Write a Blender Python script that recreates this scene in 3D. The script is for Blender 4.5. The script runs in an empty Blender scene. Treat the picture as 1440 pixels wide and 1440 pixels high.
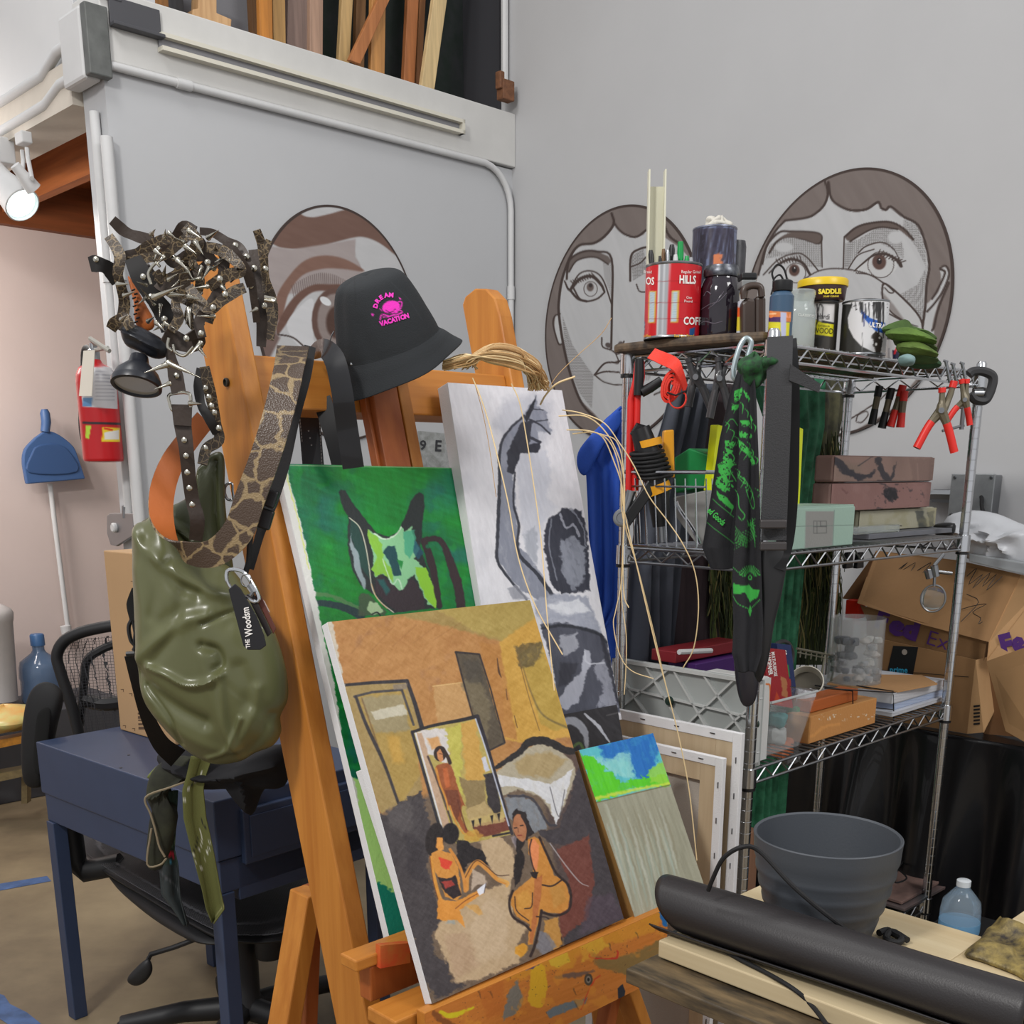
import bpy, math, random
import numpy as np
from mathutils import Vector
from mathutils.bvhtree import BVHTree
random.seed(7)
SC = bpy.context.scene
COL = SC.collection
TH, FP, PPY, YAW, EYE = .25938707, 1532.495, 1069.162, .7993308, 1.40
cam_data = bpy.data.cameras.new('camera')
cam_data.sensor_width = 36
cam_data.lens = FP / 1440 * 36
cam_data.shift_y = (PPY - 720) / 1440
cam_data.clip_start = .05
cam = bpy.data.objects.new('camera', cam_data)
cam.location = (0, 0, EYE)
cam.rotation_euler = (math.pi / 2 - TH, 0, 0)
COL.objects.link(cam)
SC.camera = cam
world = bpy.data.worlds.new('world')
SC.world = world
world.use_nodes = True
world.node_tree.nodes['Background'].inputs[0].default_value = (.97, .975, 1, 1)
world.node_tree.nodes['Background'].inputs[1].default_value = .62
def area(name, loc, target, size, power, color=(1, 1, 1)):
    l = bpy.data.lights.new(name, 'AREA')
    l.shape = 'SQUARE'; l.size = size; l.energy = power; l.color = color
    o = bpy.data.objects.new(name, l)
    o.location = loc
    o.rotation_euler = (Vector(target) - Vector(loc)).to_track_quat('-Z', 'Y').to_euler()
    COL.objects.link(o)
    return o
area('light_key', (-1.6, -.3, 3.6), (.3, 2.6, .9), .45, 72, (1, .98, .95))
area('light_fill', (2.6, .2, 3.7), (.6, 3.0, 1.0), 1.2, 48, (1, .99, .98))
area('light_back', (-1.2, 2.2, 4.4), (0, 3.4, 1.2), .8, 26, (1, .99, .97))
area('light_niche_fill', (-2.6, 4.0, 2.3), (-2.0, 5.6, 1.0), .5, 25, (1, .93, .88))  # unseen lamp added to brighten the far wall under the loft
SC.view_settings.view_transform = 'Standard'
SC.view_settings.look = 'None'
SC.view_settings.gamma = 1
SC.view_settings.use_curve_mapping = False
SC.view_settings.exposure = .12
cT, sT = math.cos(TH), math.sin(TH)
E1 = np.array([math.sin(YAW), math.cos(YAW), 0.])     # along the rack and the left wall, away to the right
E2 = np.array([-math.cos(YAW), math.sin(YAW), 0.])    # along the right wall, away to the left
UZ = np.array([0, 0, 1.])
EY = np.array([0, 0, EYE])
def A(*v): return np.array(v, float)
def nrm(v):
    v = np.asarray(v, float); return v / max(np.linalg.norm(v), 1e-9)
def ray(x, y):
    a = (x - 720) / FP; b = (PPY - y) / FP
    return A(a, cT + b * sT, -sT + b * cT)
def pl(x, y, n, d):
    r = ray(x, y); return EY + r * ((d - n @ EY) / (n @ r))
def pe1(x, y, d): return pl(x, y, E1, d)
def pe2(x, y, d): return pl(x, y, E2, d)
def pz(x, y, z): return pl(x, y, UZ, z)
def py(x, y, Y): return pl(x, y, A(0, 1, 0), Y)
def fr(a, b, z): return E1 * a + E2 * b + UZ * z
def proj(P):
    P = np.asarray(P, float) - EY
    z = P[..., 1] * cT - P[..., 2] * sT
    u = P[..., 1] * sT + P[..., 2] * cT
    return 720 + FP * P[..., 0] / z, PPY - FP * u / z, z
def px2m(P): return proj(P)[2] / FP
def lean(P, deg, e1=E1, e2=E2):
    t = math.radians(deg); v = UZ * math.cos(t) + e2 * math.sin(t); n = np.cross(e1, v)
    if n @ (EY - P) < 0: n = -n
    return n, n @ P, v
def S(ox, oy, k, *p): return [(ox + a / k, oy + b / k) for a, b in p]
def crom(pts, closed=False, n=6):
    p = [np.asarray(q, float) for q in pts]
    if len(p) < 3: return p
    out = []; N = len(p); rng = range(N) if closed else range(N - 1)
    for i in rng:
        if closed: a, b, c, d = p[i - 1], p[i], p[(i + 1) % N], p[(i + 2) % N]
        else:
            b, c = p[i], p[i + 1]
            a = p[i - 1] if i else 2 * b - c
            d = p[i + 2] if i + 2 < N else 2 * c - b
        for k in range(n):
            t = k / n
            out.append(.5 * (2 * b + (c - a) * t + (2 * a - 5 * b + 4 * c - d) * t * t + (3 * b - a - 3 * c + d) * t ** 3))
    if not closed: out.append(p[-1])
    return out
WL = {}
class MB:
    def __init__(s): s.v = []; s.f = []; s.m = []; s.s = []; s.n = 0
    def add(s, v, f, mi=0, sm=False):
        v = np.asarray(v, float).reshape(-1, 3); o = s.n
        s.v.append(v); s.n += len(v)
        for q in f: s.f.append([i + o for i in q]); s.m.append(mi); s.s.append(sm)
        return s
    def box(s, c, ax, h, mi=0):
        c = np.asarray(c, float); a = [np.asarray(x, float) * k for x, k in zip(ax, h)]
        v = [c + a[0] * i + a[1] * j + a[2] * k for i in (-1, 1) for j in (-1, 1) for k in (-1, 1)]
        f = [(0, 1, 3, 2), (4, 6, 7, 5), (0, 4, 5, 1), (2, 3, 7, 6), (0, 2, 6, 4), (1, 5, 7, 3)]
        if np.linalg.det(np.array(a)) < 0: f = [q[::-1] for q in f]
        return s.add(v, f, mi)
    def fbox(s, a0, a1, b0, b1, z0, z1, mi=0, e=None):
        X, Y = e if e else (E1, E2)
        return s.box(X * (a0 + a1) / 2 + Y * (b0 + b1) / 2 + UZ * (z0 + z1) / 2, (X, Y, UZ), (abs(a1 - a0) / 2, abs(b1 - b0) / 2, abs(z1 - z0) / 2), mi)
    def prism(s, pts, off, mi=0, mside=None):
        p = np.array(pts, float); n = len(p); off = np.asarray(off, float)
        v = np.vstack([p, p + off])
        nn = sum(np.cross(p[i] - p[0], p[(i + 1) % n] - p[0]) for i in range(1, n - 1))
        fl = nn @ off > 0
        f0 = list(range(n)); f1 = list(range(n, 2 * n))
        sd = [(i, (i + 1) % n, (i + 1) % n + n, i + n) for i in range(n)]
        if fl: f0 = f0[::-1]
        else: f1 = f1[::-1]; sd = [q[::-1] for q in sd]
        s.add(v, [f0, f1], mi); b = s.n - 2 * n
        ms = mi if mside is None else mside
        for q in sd: s.f.append([i + b for i in q]); s.m.append(ms); s.s.append(False)
        return s
    def tube(s, pts, r, n=8, mi=0, closed=False, cap=True, flat=None):
        p = np.array(pts, float); N = len(p)
        if closed: t = np.roll(p, -1, 0) - np.roll(p, 1, 0)
        else: t = np.gradient(p, axis=0)
        t /= np.maximum(np.linalg.norm(t, axis=1, keepdims=True), 1e-9)
        R = np.broadcast_to(np.asarray(r, float), (N,))
        u = np.cross(t[0], A(.13, .21, .97)); 
        if np.linalg.norm(u) < .1: u = np.cross(t[0], A(1, 0, 0))
        u = nrm(u); V = []
        for i in range(N):
            u = nrm(u - t[i] * (u @ t[i])); w = np.cross(t[i], u)
            for k in range(n):
                a = 2 * math.pi * k / n
                V.append(p[i] + (u * math.cos(a) + w * math.sin(a)) * R[i])
        F = []
        for i in range(N if closed else N - 1):
            j = (i + 1) % N
            for k in range(n):
                l = (k + 1) % n; F.append((i * n + k, i * n + l, j * n + l, j * n + k))
        if not closed and cap: F += [tuple(range(n))[::-1], tuple(range((N - 1) * n, N * n))]
        return s.add(V, F, mi, True)
    def lathe(s, prof, base, axis=UZ, n=32, mi=0, mis=None, sx=1., xdir=None):
        ax = nrm(axis); u = np.cross(ax, A(0, 1, .03)) if xdir is None else nrm(xdir); u = nrm(u); w = np.cross(ax, u); base = np.asarray(base, float)
        V = []
        for r, h in prof:
            for k in range(n):
                a = 2 * math.pi * k / n
                V.append(base + ax * h + (u * math.cos(a) * sx + w * math.sin(a)) * r)
        N = len(prof)
        for i in range(N - 1):
            F = [(i * n + k, i * n + (k + 1) % n, (i + 1) * n + (k + 1) % n, (i + 1) * n + k) for k in range(n)]
            if i == 0: s.add(V, F, mis[i] if mis else mi, True); b = s.n - len(V)
            else:
                for q in F: s.f.append([x + b for x in q]); s.m.append(mis[i] if mis else mi); s.s.append(True)
        if prof[0][0] > 1e-4: s.f.append([b + k for k in range(n)][::-1]); s.m.append(mi); s.s.append(False)
        if prof[-1][0] > 1e-4: s.f.append([b + (N - 1) * n + k for k in range(n)]); s.m.append(mi); s.s.append(False)
        return s
    def grid(s, P, mi=0, sm=True, cu=False):
        P = np.asarray(P, float); a, b = P.shape[:2]
        F = [(i * b + j, i * b + (j + 1) % b, (i + 1) * b + (j + 1) % b, (i + 1) * b + j) for i in range(a - 1) for j in range(b if cu else b - 1)]
        return s.add(P.reshape(-1, 3), F, mi, sm)
    def ribbon(s, pts, w, wd, t, mi=0, mib=None, sm=True):
        p = np.array(pts, float); N = len(p)
        W = np.broadcast_to(np.asarray(w, float), (N,)); wd = np.asarray(wd, float)
        D = np.broadcast_to(wd, (N, 3)) if wd.ndim == 1 else wd
        tg = np.gradient(p, axis=0); V = []
        for i in range(N):
            d = nrm(D[i] - nrm(tg[i]) * (D[i] @ nrm(tg[i]))); nn = nrm(np.cross(nrm(tg[i]), d))
            for a, b in ((-1, 1), (1, 1), (1, -1), (-1, -1)): V.append(p[i] + d * a * W[i] / 2 + nn * b * t / 2)
        mb = mi if mib is None else mib
        s.add(V, [(3, 2, 1, 0), tuple(range(4 * N - 4, 4 * N))], mi); b = s.n - 4 * N
        for i in range(N - 1):
            for k in range(4):
                l = (k + 1) % 4; s.f.append([b + i * 4 + k, b + i * 4 + l, b + i * 4 + 4 + l, b + i * 4 + 4 + k])
                s.m.append(mb if k == 2 else mi); s.s.append(sm)
        return s
    def bld(s, name, mats, parent=None, bevel=0, sub=0, solid=0, cols=None, **tg):
        v = np.vstack(s.v)
        if parent is not None: base = WL[parent.name]
        else: base = A((v[:, 0].min() + v[:, 0].max()) / 2, (v[:, 1].min() + v[:, 1].max()) / 2, v[:, 2].min())
        me = bpy.data.meshes.new(name)
        me.from_pydata((v - base).tolist(), [], s.f)
        if not isinstance(mats, (list, tuple)): mats = [mats]
        for m in mats: me.materials.append(m)
        me.polygons.foreach_set('material_index', s.m); me.polygons.foreach_set('use_smooth', s.s)
        if cols is not None:
            c = np.asarray(cols, float)
            c = np.clip(c / 255., 0, 1); c = np.where(c <= .04045, c / 12.92, ((c + .055) / 1.055) ** 2.4)
            ca = me.color_attributes.new('Col', 'FLOAT_COLOR', 'POINT')
            ca.data.foreach_set('color', np.hstack([c, np.ones((len(c), 1))]).astype(np.float32).ravel())
        me.update()
        if any(s.s): me.set_sharp_from_angle(angle=.75)
        o = bpy.data.objects.new(name, me); COL.objects.link(o)
        if parent is not None: o.parent = parent
        else: o.location = base
        WL[o.name] = base
        if bevel:
            m = o.modifiers.new('b', 'BEVEL'); m.width = bevel; m.segments = 2; m.limit_method = 'ANGLE'; m.angle_limit = .6
        if solid: m = o.modifiers.new('s', 'SOLIDIFY'); m.thickness = solid; m.offset = -1
        if sub: m = o.modifiers.new('d', 'SUBSURF'); m.levels = m.render_levels = sub
        tag(o, **tg)
        return o
def tag(o, label=None, cat=None, group=None, kind=None):
    if label: o['label'] = label
    if cat: o['category'] = cat
    if group: o['group'] = group
    if kind: o['kind'] = kind
    return o
def thing(name, loc, label, cat, group=None):
    o = bpy.data.objects.new(name, None); COL.objects.link(o)
    o.location = loc; WL[o.name] = np.asarray(loc, float); o.empty_display_size = .05
    return tag(o, label, cat, group)
def copy_tree(o, off, label=None, rz=0):
    c = o.copy(); COL.objects.link(c); c.location = Vector(o.location) + Vector(off)
    if label: c['label'] = label
    c.rotation_euler.z += rz
    WL[c.name] = WL[o.name] + np.asarray(off, float)
    def rec(a, b):
        for ch in list(a.children):
            d = ch.copy(); COL.objects.link(d); d.parent = b; WL[d.name] = WL[c.name]; rec(ch, d)
    rec(o, c)
    return c
def lin(c):
    c = np.asarray(c, float) / 255.; return np.where(c <= .04045, c / 12.92, ((c + .055) / 1.055) ** 2.4)
MC = {}
def M(name, c, r=.6, metal=0, var=0, vs=8, bump=0, bs=60, trans=0, coat=0, vc=False, st=None, c2=None, alpha=1, ior=1.45, spec=.5, emit=0):
    if name in MC: return MC[name]
    m = bpy.data.materials.new(name); m.use_nodes = True; nt = m.node_tree; b = nt.nodes['Principled BSDF']
    b.inputs['Roughness'].default_value = r; b.inputs['Metallic'].default_value = metal
    b.inputs['Transmission Weight'].default_value = trans; b.inputs['Coat Weight'].default_value = coat
    b.inputs['IOR'].default_value = ior; b.inputs['Alpha'].default_value = alpha; b.inputs['Specular IOR Level'].default_value = spec
    L = list(lin(c)) + [1]; b.inputs['Base Color'].default_value = L
    if emit: b.inputs['Emission Color'].default_value = L; b.inputs['Emission Strength'].default_value = emit
    tc = nt.nodes.new('ShaderNodeTexCoord'); mp = nt.nodes.new('ShaderNodeMapping')
    nt.links.new(tc.outputs['Object'], mp.inputs[0])
    if st is not None: mp.vector_type = 'TEXTURE'; mp.inputs['Rotation'].default_value = st[1]; mp.inputs['Scale'].default_value = [1 / k for k in st[0]]
    src = None
    if vc:
        a = nt.nodes.new('ShaderNodeAttribute'); a.attribute_name = 'Col'; nt.links.new(a.outputs['Color'], b.inputs['Base Color'])
    if var or c2 is not None:
        no = nt.nodes.new('ShaderNodeTexNoise'); no.inputs['Scale'].default_value = vs; no.inputs['Detail'].default_value = 6; no.inputs['Roughness'].default_value = .6
        nt.links.new(mp.outputs[0], no.inputs[0])
        cr = nt.nodes.new('ShaderNodeValToRGB'); nt.links.new(no.outputs[0], cr.inputs[0])
        cr.color_ramp.elements[0].position = .32; cr.color_ramp.elements[1].position = .68
        cr.color_ramp.elements[0].color = L if c2 is not None else [min(1, x * (1 - var)) for x in L[:3]] + [1]
        cr.color_ramp.elements[1].color = (list(lin(c2)) + [1]) if c2 is not None else [min(1, x * (1 + var)) for x in L[:3]] + [1]
        nt.links.new(cr.outputs[0], b.inputs['Base Color'])
    if bump:
        nb = nt.nodes.new('ShaderNodeTexNoise'); nb.inputs['Scale'].default_value = bs; nb.inputs['Detail'].default_value = 3
        nt.links.new(mp.outputs[0], nb.inputs[0])
        bp = nt.nodes.new('ShaderNodeBump'); bp.inputs['Strength'].default_value = bump; bp.inputs['Distance'].default_value = .004
        nt.links.new(nb.outputs[0], bp.inputs['Height']); nt.links.new(bp.outputs[0], b.inputs['Normal'])
    MC[name] = m; return m
def wood(name, a, b, ax=2, r=.5, sc=1.):
    """streaky wood: noise stretched along one axis of the object"""
    s = [60 * sc, 60 * sc, 60 * sc]; s[ax] = 3 * sc
    return M(name, a, r, c2=b, vs=1., st=(s, (0, 0, .7715)), bump=.12, bs=2)
WALL = M('wall_paint', (176, 176, 177), .75, var=.02, vs=3, bump=.08, bs=45)
VC = M('painted_colour', (200, 200, 200), .55, vc=True, bump=.15, bs=160)
VCm = M('painted_matte', (200, 200, 200), .85, vc=True, bump=.25, bs=500)
VCg = M('painted_gloss', (200, 200, 200), .28, vc=True)
VCw = M('painted_wall', (200, 200, 200), .8, vc=True)
BLK = M('black_plastic', (24, 24, 26), .4)
BLKM = M('black_rubber', (20, 20, 22), .7, bump=.1, bs=300)
CHR = M('chrome', (200, 202, 205), .18, metal=1)
CHRD = M('chrome_dull', (150, 152, 155), .35, metal=1)
STL = M('steel', (140, 142, 145), .3, metal=1)
WHT = M('white_canvas', (214, 213, 214), .8, bump=.2, bs=400)
WHP = M('white_paint', (196, 196, 196), .6, var=.04, vs=6, bump=.12, bs=30)
RED = M('red_plastic', (205, 32, 28), .4)
def hsh(i, j, s): 
    n = (i * 374761393 + j * 668265263 + s * 144269504) & 0x7fffffff
    n = ((n ^ (n >> 13)) * 1274126177) & 0x7fffffff
    return ((n ^ (n >> 16)) & 0xffff) / 65535.
def vnoise(x, y, s=0):
    xi = np.floor(x).astype(np.int64); yi = np.floor(y).astype(np.int64); fx = x - xi; fy = y - yi
    fx = fx * fx * (3 - 2 * fx); fy = fy * fy * (3 - 2 * fy)
    return (hsh(xi, yi, s) * (1 - fx) + hsh(xi + 1, yi, s) * fx) * (1 - fy) + (hsh(xi, yi + 1, s) * (1 - fx) + hsh(xi + 1, yi + 1, s) * fx) * fy
def fnoise(x, y, s=0, o=3):
    return sum(vnoise(x * 2 ** k, y * 2 ** k, s + k) * .5 ** k for k in range(o)) / sum(.5 ** k for k in range(o))
def segd(X, Y, a, b):
    dx, dy = b[0] - a[0], b[1] - a[1]; L = dx * dx + dy * dy + 1e-9
    t = np.clip(((X - a[0]) * dx + (Y - a[1]) * dy) / L, 0, 1)
    return np.hypot(X - a[0] - t * dx, Y - a[1] - t * dy), t
class Art:
    """colours the vertices P of a mesh; shapes are given where they lie on that surface as the camera sees it"""
    def __init__(s, P, base, xy=None):
        if xy is None: x, y, z = proj(P)
        else: x, y = xy
        s.X = np.asarray(x).ravel(); s.Y = np.asarray(y).ravel()
        s.c = np.tile(np.array(base, float), (len(s.X), 1)); s.lw = 1
    def _mix(s, idx, a, c):
        a = a[:, None]; s.c[idx] = s.c[idx] * (1 - a) + np.array(c, float) * a
    def _sel(s, p, m):
        p = np.array(p, float)
        return np.where((s.X > p[:, 0].min() - m) & (s.X < p[:, 0].max() + m) & (s.Y > p[:, 1].min() - m) & (s.Y < p[:, 1].max() + m))[0]
    def _xy(s, i, j):
        X, Y = s.X[i], s.Y[i]
        if j:
            X = X + (fnoise(X / 5, Y / 5, 11) - .5) * 2 * j; Y = Y + (fnoise(X / 5, Y / 5, 29) - .5) * 2 * j
        return X, Y
    def poly(s, pts, c, soft=1., a=1., j=0, sm=False, dab=None):
        if sm: pts = crom(pts, True, 5)
        i = s._sel(pts, soft + j + 1)
        if not len(i): return s
        X, Y = s._xy(i, j); n = len(pts); ins = np.zeros(len(i), bool); dm = np.full(len(i), 1e9)
        for k in range(n):
            p, q = pts[k], pts[(k + 1) % n]
            cnd = (p[1] > Y) != (q[1] > Y)
            xx = (q[0] - p[0]) * (Y - p[1]) / ((q[1] - p[1]) or 1e-9) + p[0]
            ins ^= cnd & (X < xx); dm = np.minimum(dm, segd(X, Y, p, q)[0])
        sd = np.where(ins, dm, -dm); al = np.clip(.5 + sd / soft, 0, 1) * a
        if dab is not None:   # streaked brush cover: (angle deg, length px, width px, amount)
            t = math.radians(dab[0]); u = (X * math.cos(t) + Y * math.sin(t)) / dab[1]; v = (-X * math.sin(t) + Y * math.cos(t)) / dab[2]
            al = al * np.clip(1 - dab[3] + dab[3] * 2 * fnoise(u, v, 5), 0, 1)
        s._mix(i, al, c); return s
    def line(s, pts, w, c, a=1., soft=1., sm=True, j=0):
        if sm: pts = crom(pts, False, 5)
        W = np.interp(np.linspace(0, 1, len(pts)), np.linspace(0, 1, len(w)), w) if isinstance(w, (list, tuple)) else np.full(len(pts), float(w))
        W = W * s.lw
        i = s._sel(pts, W.max() + soft + j + 1)
        if not len(i): return s
        X, Y = s._xy(i, j); al = np.zeros(len(i))
        for k in range(len(pts) - 1):
            d, t = segd(X, Y, pts[k], pts[k + 1]); al = np.maximum(al, np.clip(.5 + (W[k] * (1 - t) + W[k + 1] * t) / 2 / soft - d / soft, 0, 1))
        s._mix(i, al * a, c); return s
    def ell(s, x, y, rx, ry, c, soft=1., a=1., rot=0):
        t = math.radians(rot)
        return s.poly([(x + rx * math.cos(k) * math.cos(t) - ry * math.sin(k) * math.sin(t), y + rx * math.cos(k) * math.sin(t) + ry * math.sin(k) * math.cos(t)) for k in np.linspace(0, 2 * math.pi, 24, endpoint=False)], c, soft, a)
    def streak(s, ang, L, W, amp, seed=3, region=None):
        t = math.radians(ang); u = (s.X * math.cos(t) + s.Y * math.sin(t)) / L; v = (-s.X * math.sin(t) + s.Y * math.cos(t)) / W
        s.c = s.c + ((fnoise(u, v, seed) - .5) * 2 * amp)[:, None]; return s
    def blotch(s, sc, c, th=.55, soft=.08, a=1., seed=9, box=None):
        n = fnoise(s.X / sc, s.Y / sc, seed); al = np.clip((n - th) / soft, 0, 1) * a
        if box is not None: al = al * ((s.X > box[0]) & (s.X < box[2]) & (s.Y > box[1]) & (s.Y < box[3]))
        s._mix(np.arange(len(al)), al, c); return s
    def get(s): return np.clip(s.c, 0, 255)
def quadgrid(TL, TR, BR, BL, nu, nv):
    u = np.linspace(0, 1, nu)[None, :, None]; v = np.linspace(0, 1, nv)[:, None, None]
    return (TL * (1 - u) + TR * u) * (1 - v) + (BL * (1 - u) + BR * u) * v
def qside(Q):
    x, y, z = proj(np.array(Q)); 
    w = max(math.hypot(x[1] - x[0], y[1] - y[0]), math.hypot(x[2] - x[3], y[2] - y[3])); h = max(math.hypot(x[3] - x[0], y[3] - y[0]), math.hypot(x[2] - x[1], y[2] - y[1]))
    return w, h
def painted_quad(name, Q, n, off, fn, base, mat, parent=None, dens=.9, **tg):
    """a painted face: grid over the quad, lifted off along n, coloured by fn(Art)"""
    w, h = qside(Q); Q = [np.asarray(q) + n * off for q in Q]
    G = quadgrid(*Q, max(int(w * dens), 4), max(int(h * dens), 4)); mb = MB().grid(G[:, ::-1] if np.cross(Q[1] - Q[0], Q[3] - Q[0]) @ n > 0 else G)
    P = np.vstack(mb.v); a = Art(P, base); fn(a)
    return mb.bld(name, mat, parent, cols=a.get(), **tg)
def text_verts(s, font_bold=0):
    cu = bpy.data.curves.new('t', 'FONT'); cu.body = s; cu.size = 1; cu.resolution_u = 2
    cu.offset = font_bold
    o = bpy.data.objects.new('t', cu); COL.objects.link(o)
    dg = bpy.context.evaluated_depsgraph_get(); me = bpy.data.meshes.new_from_object(o.evaluated_get(dg))
    v = np.array([x.co[:] for x in me.vertices]) if len(me.vertices) else np.zeros((0, 3)); f = [list(p.vertices) for p in me.polygons]
    COL.objects.unlink(o); bpy.data.objects.remove(o); bpy.data.meshes.remove(me); bpy.data.curves.remove(cu)
    return v, f
def lettering(items, surf, mat, parent, name='lettering', lift=.0008):
    """items: (text, x, y, height px, angle deg, x-stretch, boldness): flat letters laid onto the surface surf(px, py) -> point"""
    mb = MB()
    for it in items:
        t, x, y, h, ang, sx, bo = it
        v, f = text_verts(t, bo)
        if not len(v): continue
        h = h / .7
        a = math.radians(ang); X = v[:, 0] * h * sx; Yv = -v[:, 1] * h
        qx = x + X * math.cos(a) - Yv * math.sin(a); qy = y + X * math.sin(a) + Yv * math.cos(a)
        P = np.array([surf(p, q) for p, q in zip(qx, qy)]); d = EY - P; P = P + d / np.linalg.norm(d, axis=1, keepdims=True) * lift
        mb.add(P, f)
    return mb.bld(name, mat, parent)
def cyl_surf(c, r, ax=UZ):
    """first hit of the sight line with a cylinder of axis through c"""
    c = np.asarray(c, float)
    def f(x, y):
        d = ray(x, y); o = EY - c; dp = d - ax * (d @ ax); op = o - ax * (o @ ax)
        a = dp @ dp; b = 2 * dp @ op; k = op @ op - r * r; D = b * b - 4 * a * k
        t = (-b - math.sqrt(max(D, 0))) / (2 * a); return EY + d * t
    return f
def bvh_surf(objs):
    bs = []
    for o in objs:
        mw = WL[o.name]; me = o.data
        bs.append(BVHTree.FromPolygons([Vector(np.array(v.co[:]) + mw) for v in me.vertices], [tuple(p.vertices) for p in me.polygons]))
    def f(x, y):
        d = Vector(ray(x, y)).normalized(); best = None
        for b in bs:
            h = b.ray_cast(Vector(EY), d)
            if h[0] is not None and (best is None or h[3] < best[1]): best = (h[0], h[3])
        return np.array(best[0]) if best else EY + np.array(d) * 2
    return f
# ================================================================ ROOM
dL, dR, dK, dP = 3.441, 3.3465, 1.6655, 5.40
st = dict(kind='structure')
FLOORM = M('concrete', (146, 130, 102), .5, c2=(108, 94, 74), vs=2.6, bump=.1, bs=20)
MB().fbox(-3.2, 4.2, -3, 6.6, -.1, 0).bld('floor', FLOORM, **st)
# worn blue paint marks on the concrete
mb = MB()
for q in ([(0, 1398), (6, 1400), (14, 1412), (38, 1424), (58, 1440), (20, 1446), (-20, 1420), (-20, 1395)], [(-20, 1246), (66, 1232), (72, 1239), (-20, 1256)]):
    mb.prism([pz(x, y, .001) for x, y in q], UZ * .0006)
mb.bld('trim_1', M('blue_floor_paint', (70, 96, 140), .6, var=.3, vs=20), **st)
LWM = M('wall_left_paint', (180, 181, 183), .72, var=.015, vs=3, bump=.08, bs=45)
MB().fbox(dK, dR + .1, dL, dL + .15, 0, 2.56).bld('wall_left', LWM, **st)
MB().fbox(dR, dR + .12, -2.6, dL + 2.2, 0, 5.2).bld('wall_right', WALL, **st)
PNK = M('wall_far_paint', (200, 184, 178), .75, var=.03, vs=2, bump=.08, bs=40)
MB().fbox(-3.2, 4.0, dP, dP + .12, 0, 2.5).bld('wall_far', PNK, **st)
# loft: edge beam, piece of wall over it at the corner, long white fascia running away to the left
BM = M('beam_paint', (196, 195, 192), .6, var=.05, vs=5, bump=.15, bs=22)
MB().fbox(dK - .005, dR, dL - .02, dL + .16, 2.565, 2.755).bld('trim_2', BM, bevel=.004, **st)
k = pe2(219, 30, dL) @ E1
MB().fbox(dK, k, dL - .004, dL + .16, 2.755, 5.2).bld('wall_upper_left', LWM, **st)
MB().fbox(dK - .004, dK + .12, dL + .16, 8.5, 2.60, 5.2).bld('wall_fascia', M('fascia_paint', (205, 205, 205), .7, var=.015, vs=4), **st)
MB().fbox(dK - .03, dK + .12, dL + .16, 8.5, 2.48, 2.602).bld('trim_3', M('lintel_paint', (196, 188, 176), .7, var=.08, vs=6), **st)
MB().fbox(dK + .1, 4.0, dL + .02, 8.5, 2.66, 2.70).bld('ceiling', wood('loft_boards', (150, 84, 40), (112, 60, 28), 0), **st)
JW = wood('joist_wood', (176, 104, 54), (130, 72, 34), 1, .6, .5)
for i in range(5):
    a = dK + .42 + i * .42
    MB().box(E1 * a + E2 * (dL + 1.05) + UZ * 2.58, (E1, E2, UZ), (.022, .93, .075)).bld('trim_%d' % (4 + i), JW, **st)
MB().fbox(dK - .6, 4.0, dP - .05, dP, 2.46, 2.66).bld('trim_9', wood('ledger_wood', (140, 78, 42), (104, 58, 30), 0, .6, .5), **st)
MB().fbox(dR - .012, dR - .001, dL + .06, dL + .27, 2.756, 5.2).bld('wall_loft_cover', M('loft_cover_dark', (52, 52, 56), .9), **st)  # dark cover added over the right wall so the loft opening stays dark
# back of the loft room: dark cloth and a grey panel
DK = M('loft_dark_cloth', (40, 42, 44), .9, c2=(14, 30, 20), vs=9)
MB().fbox(pe2(381, 20, dL + .27) @ E1, dR, dL + .27, dL + .30, 2.756, 5.2).bld('wall_loft_back', DK, **st)
MB().fbox(dK, pe2(387, 20, dL + .27) @ E1, dL + .272, dL + .31, 2.756, 5.2).bld('wall_loft_side', M('loft_grey', (120, 120, 124), .8), **st)
MB().fbox(dK + .12, dR, dL + .16, dL + .9, 2.70, 2.75).bld('trim_10', JW, **st)
# corner post of the loft opening and the white pipe at the wall corner
MB().tube([fr(dR - .02, dL + .02, 2.86), fr(dR - .02, dL + .02, 5.1)], .014).bld('corner_pipe', WHP, label='white vertical pipe in the loft opening beside the wall corner', cat='pipe')
mb = MB(); p = pe2(711, 128, dL - .03); mb.box(p, (E1, E2, UZ), (.03, .02, .035)); mb.box(p + UZ * .03 - E1 * .03, (E1, E2, UZ), (.012, .015, .03))
mb.bld('pipe_bracket', M('rust', (112, 74, 50), .7, var=.3, vs=60), bevel=.004, label='rusty bracket at the foot of the pipe by the wall corner', cat='bracket')
# light raceway
t = thing('light_raceway', fr(2, dL - .04, 2.62), 'long pale raceway with a grey groove under the loft edge', 'raceway')
x0 = pe2(228, 86, dL - .04) @ E1; x1 = pe2(652, 192, dL - .04) @ E1
MB().fbox(x0, x1, dL - .05, dL - .018, 2.624, 2.636).fbox(x0, x1, dL - .05, dL - .018, 2.66, 2.672).fbox(x1 - .012, x1, dL - .05, dL - .018, 2.624, 2.672).bld('housing', M('raceway', (206, 202, 188), .4), t)
MB().fbox(x0, x1 - .012, dL - .03, dL - .022, 2.636, 2.66).bld('groove', M('raceway_dark', (128, 128, 132), .5), t, label='dark recessed groove')
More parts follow.
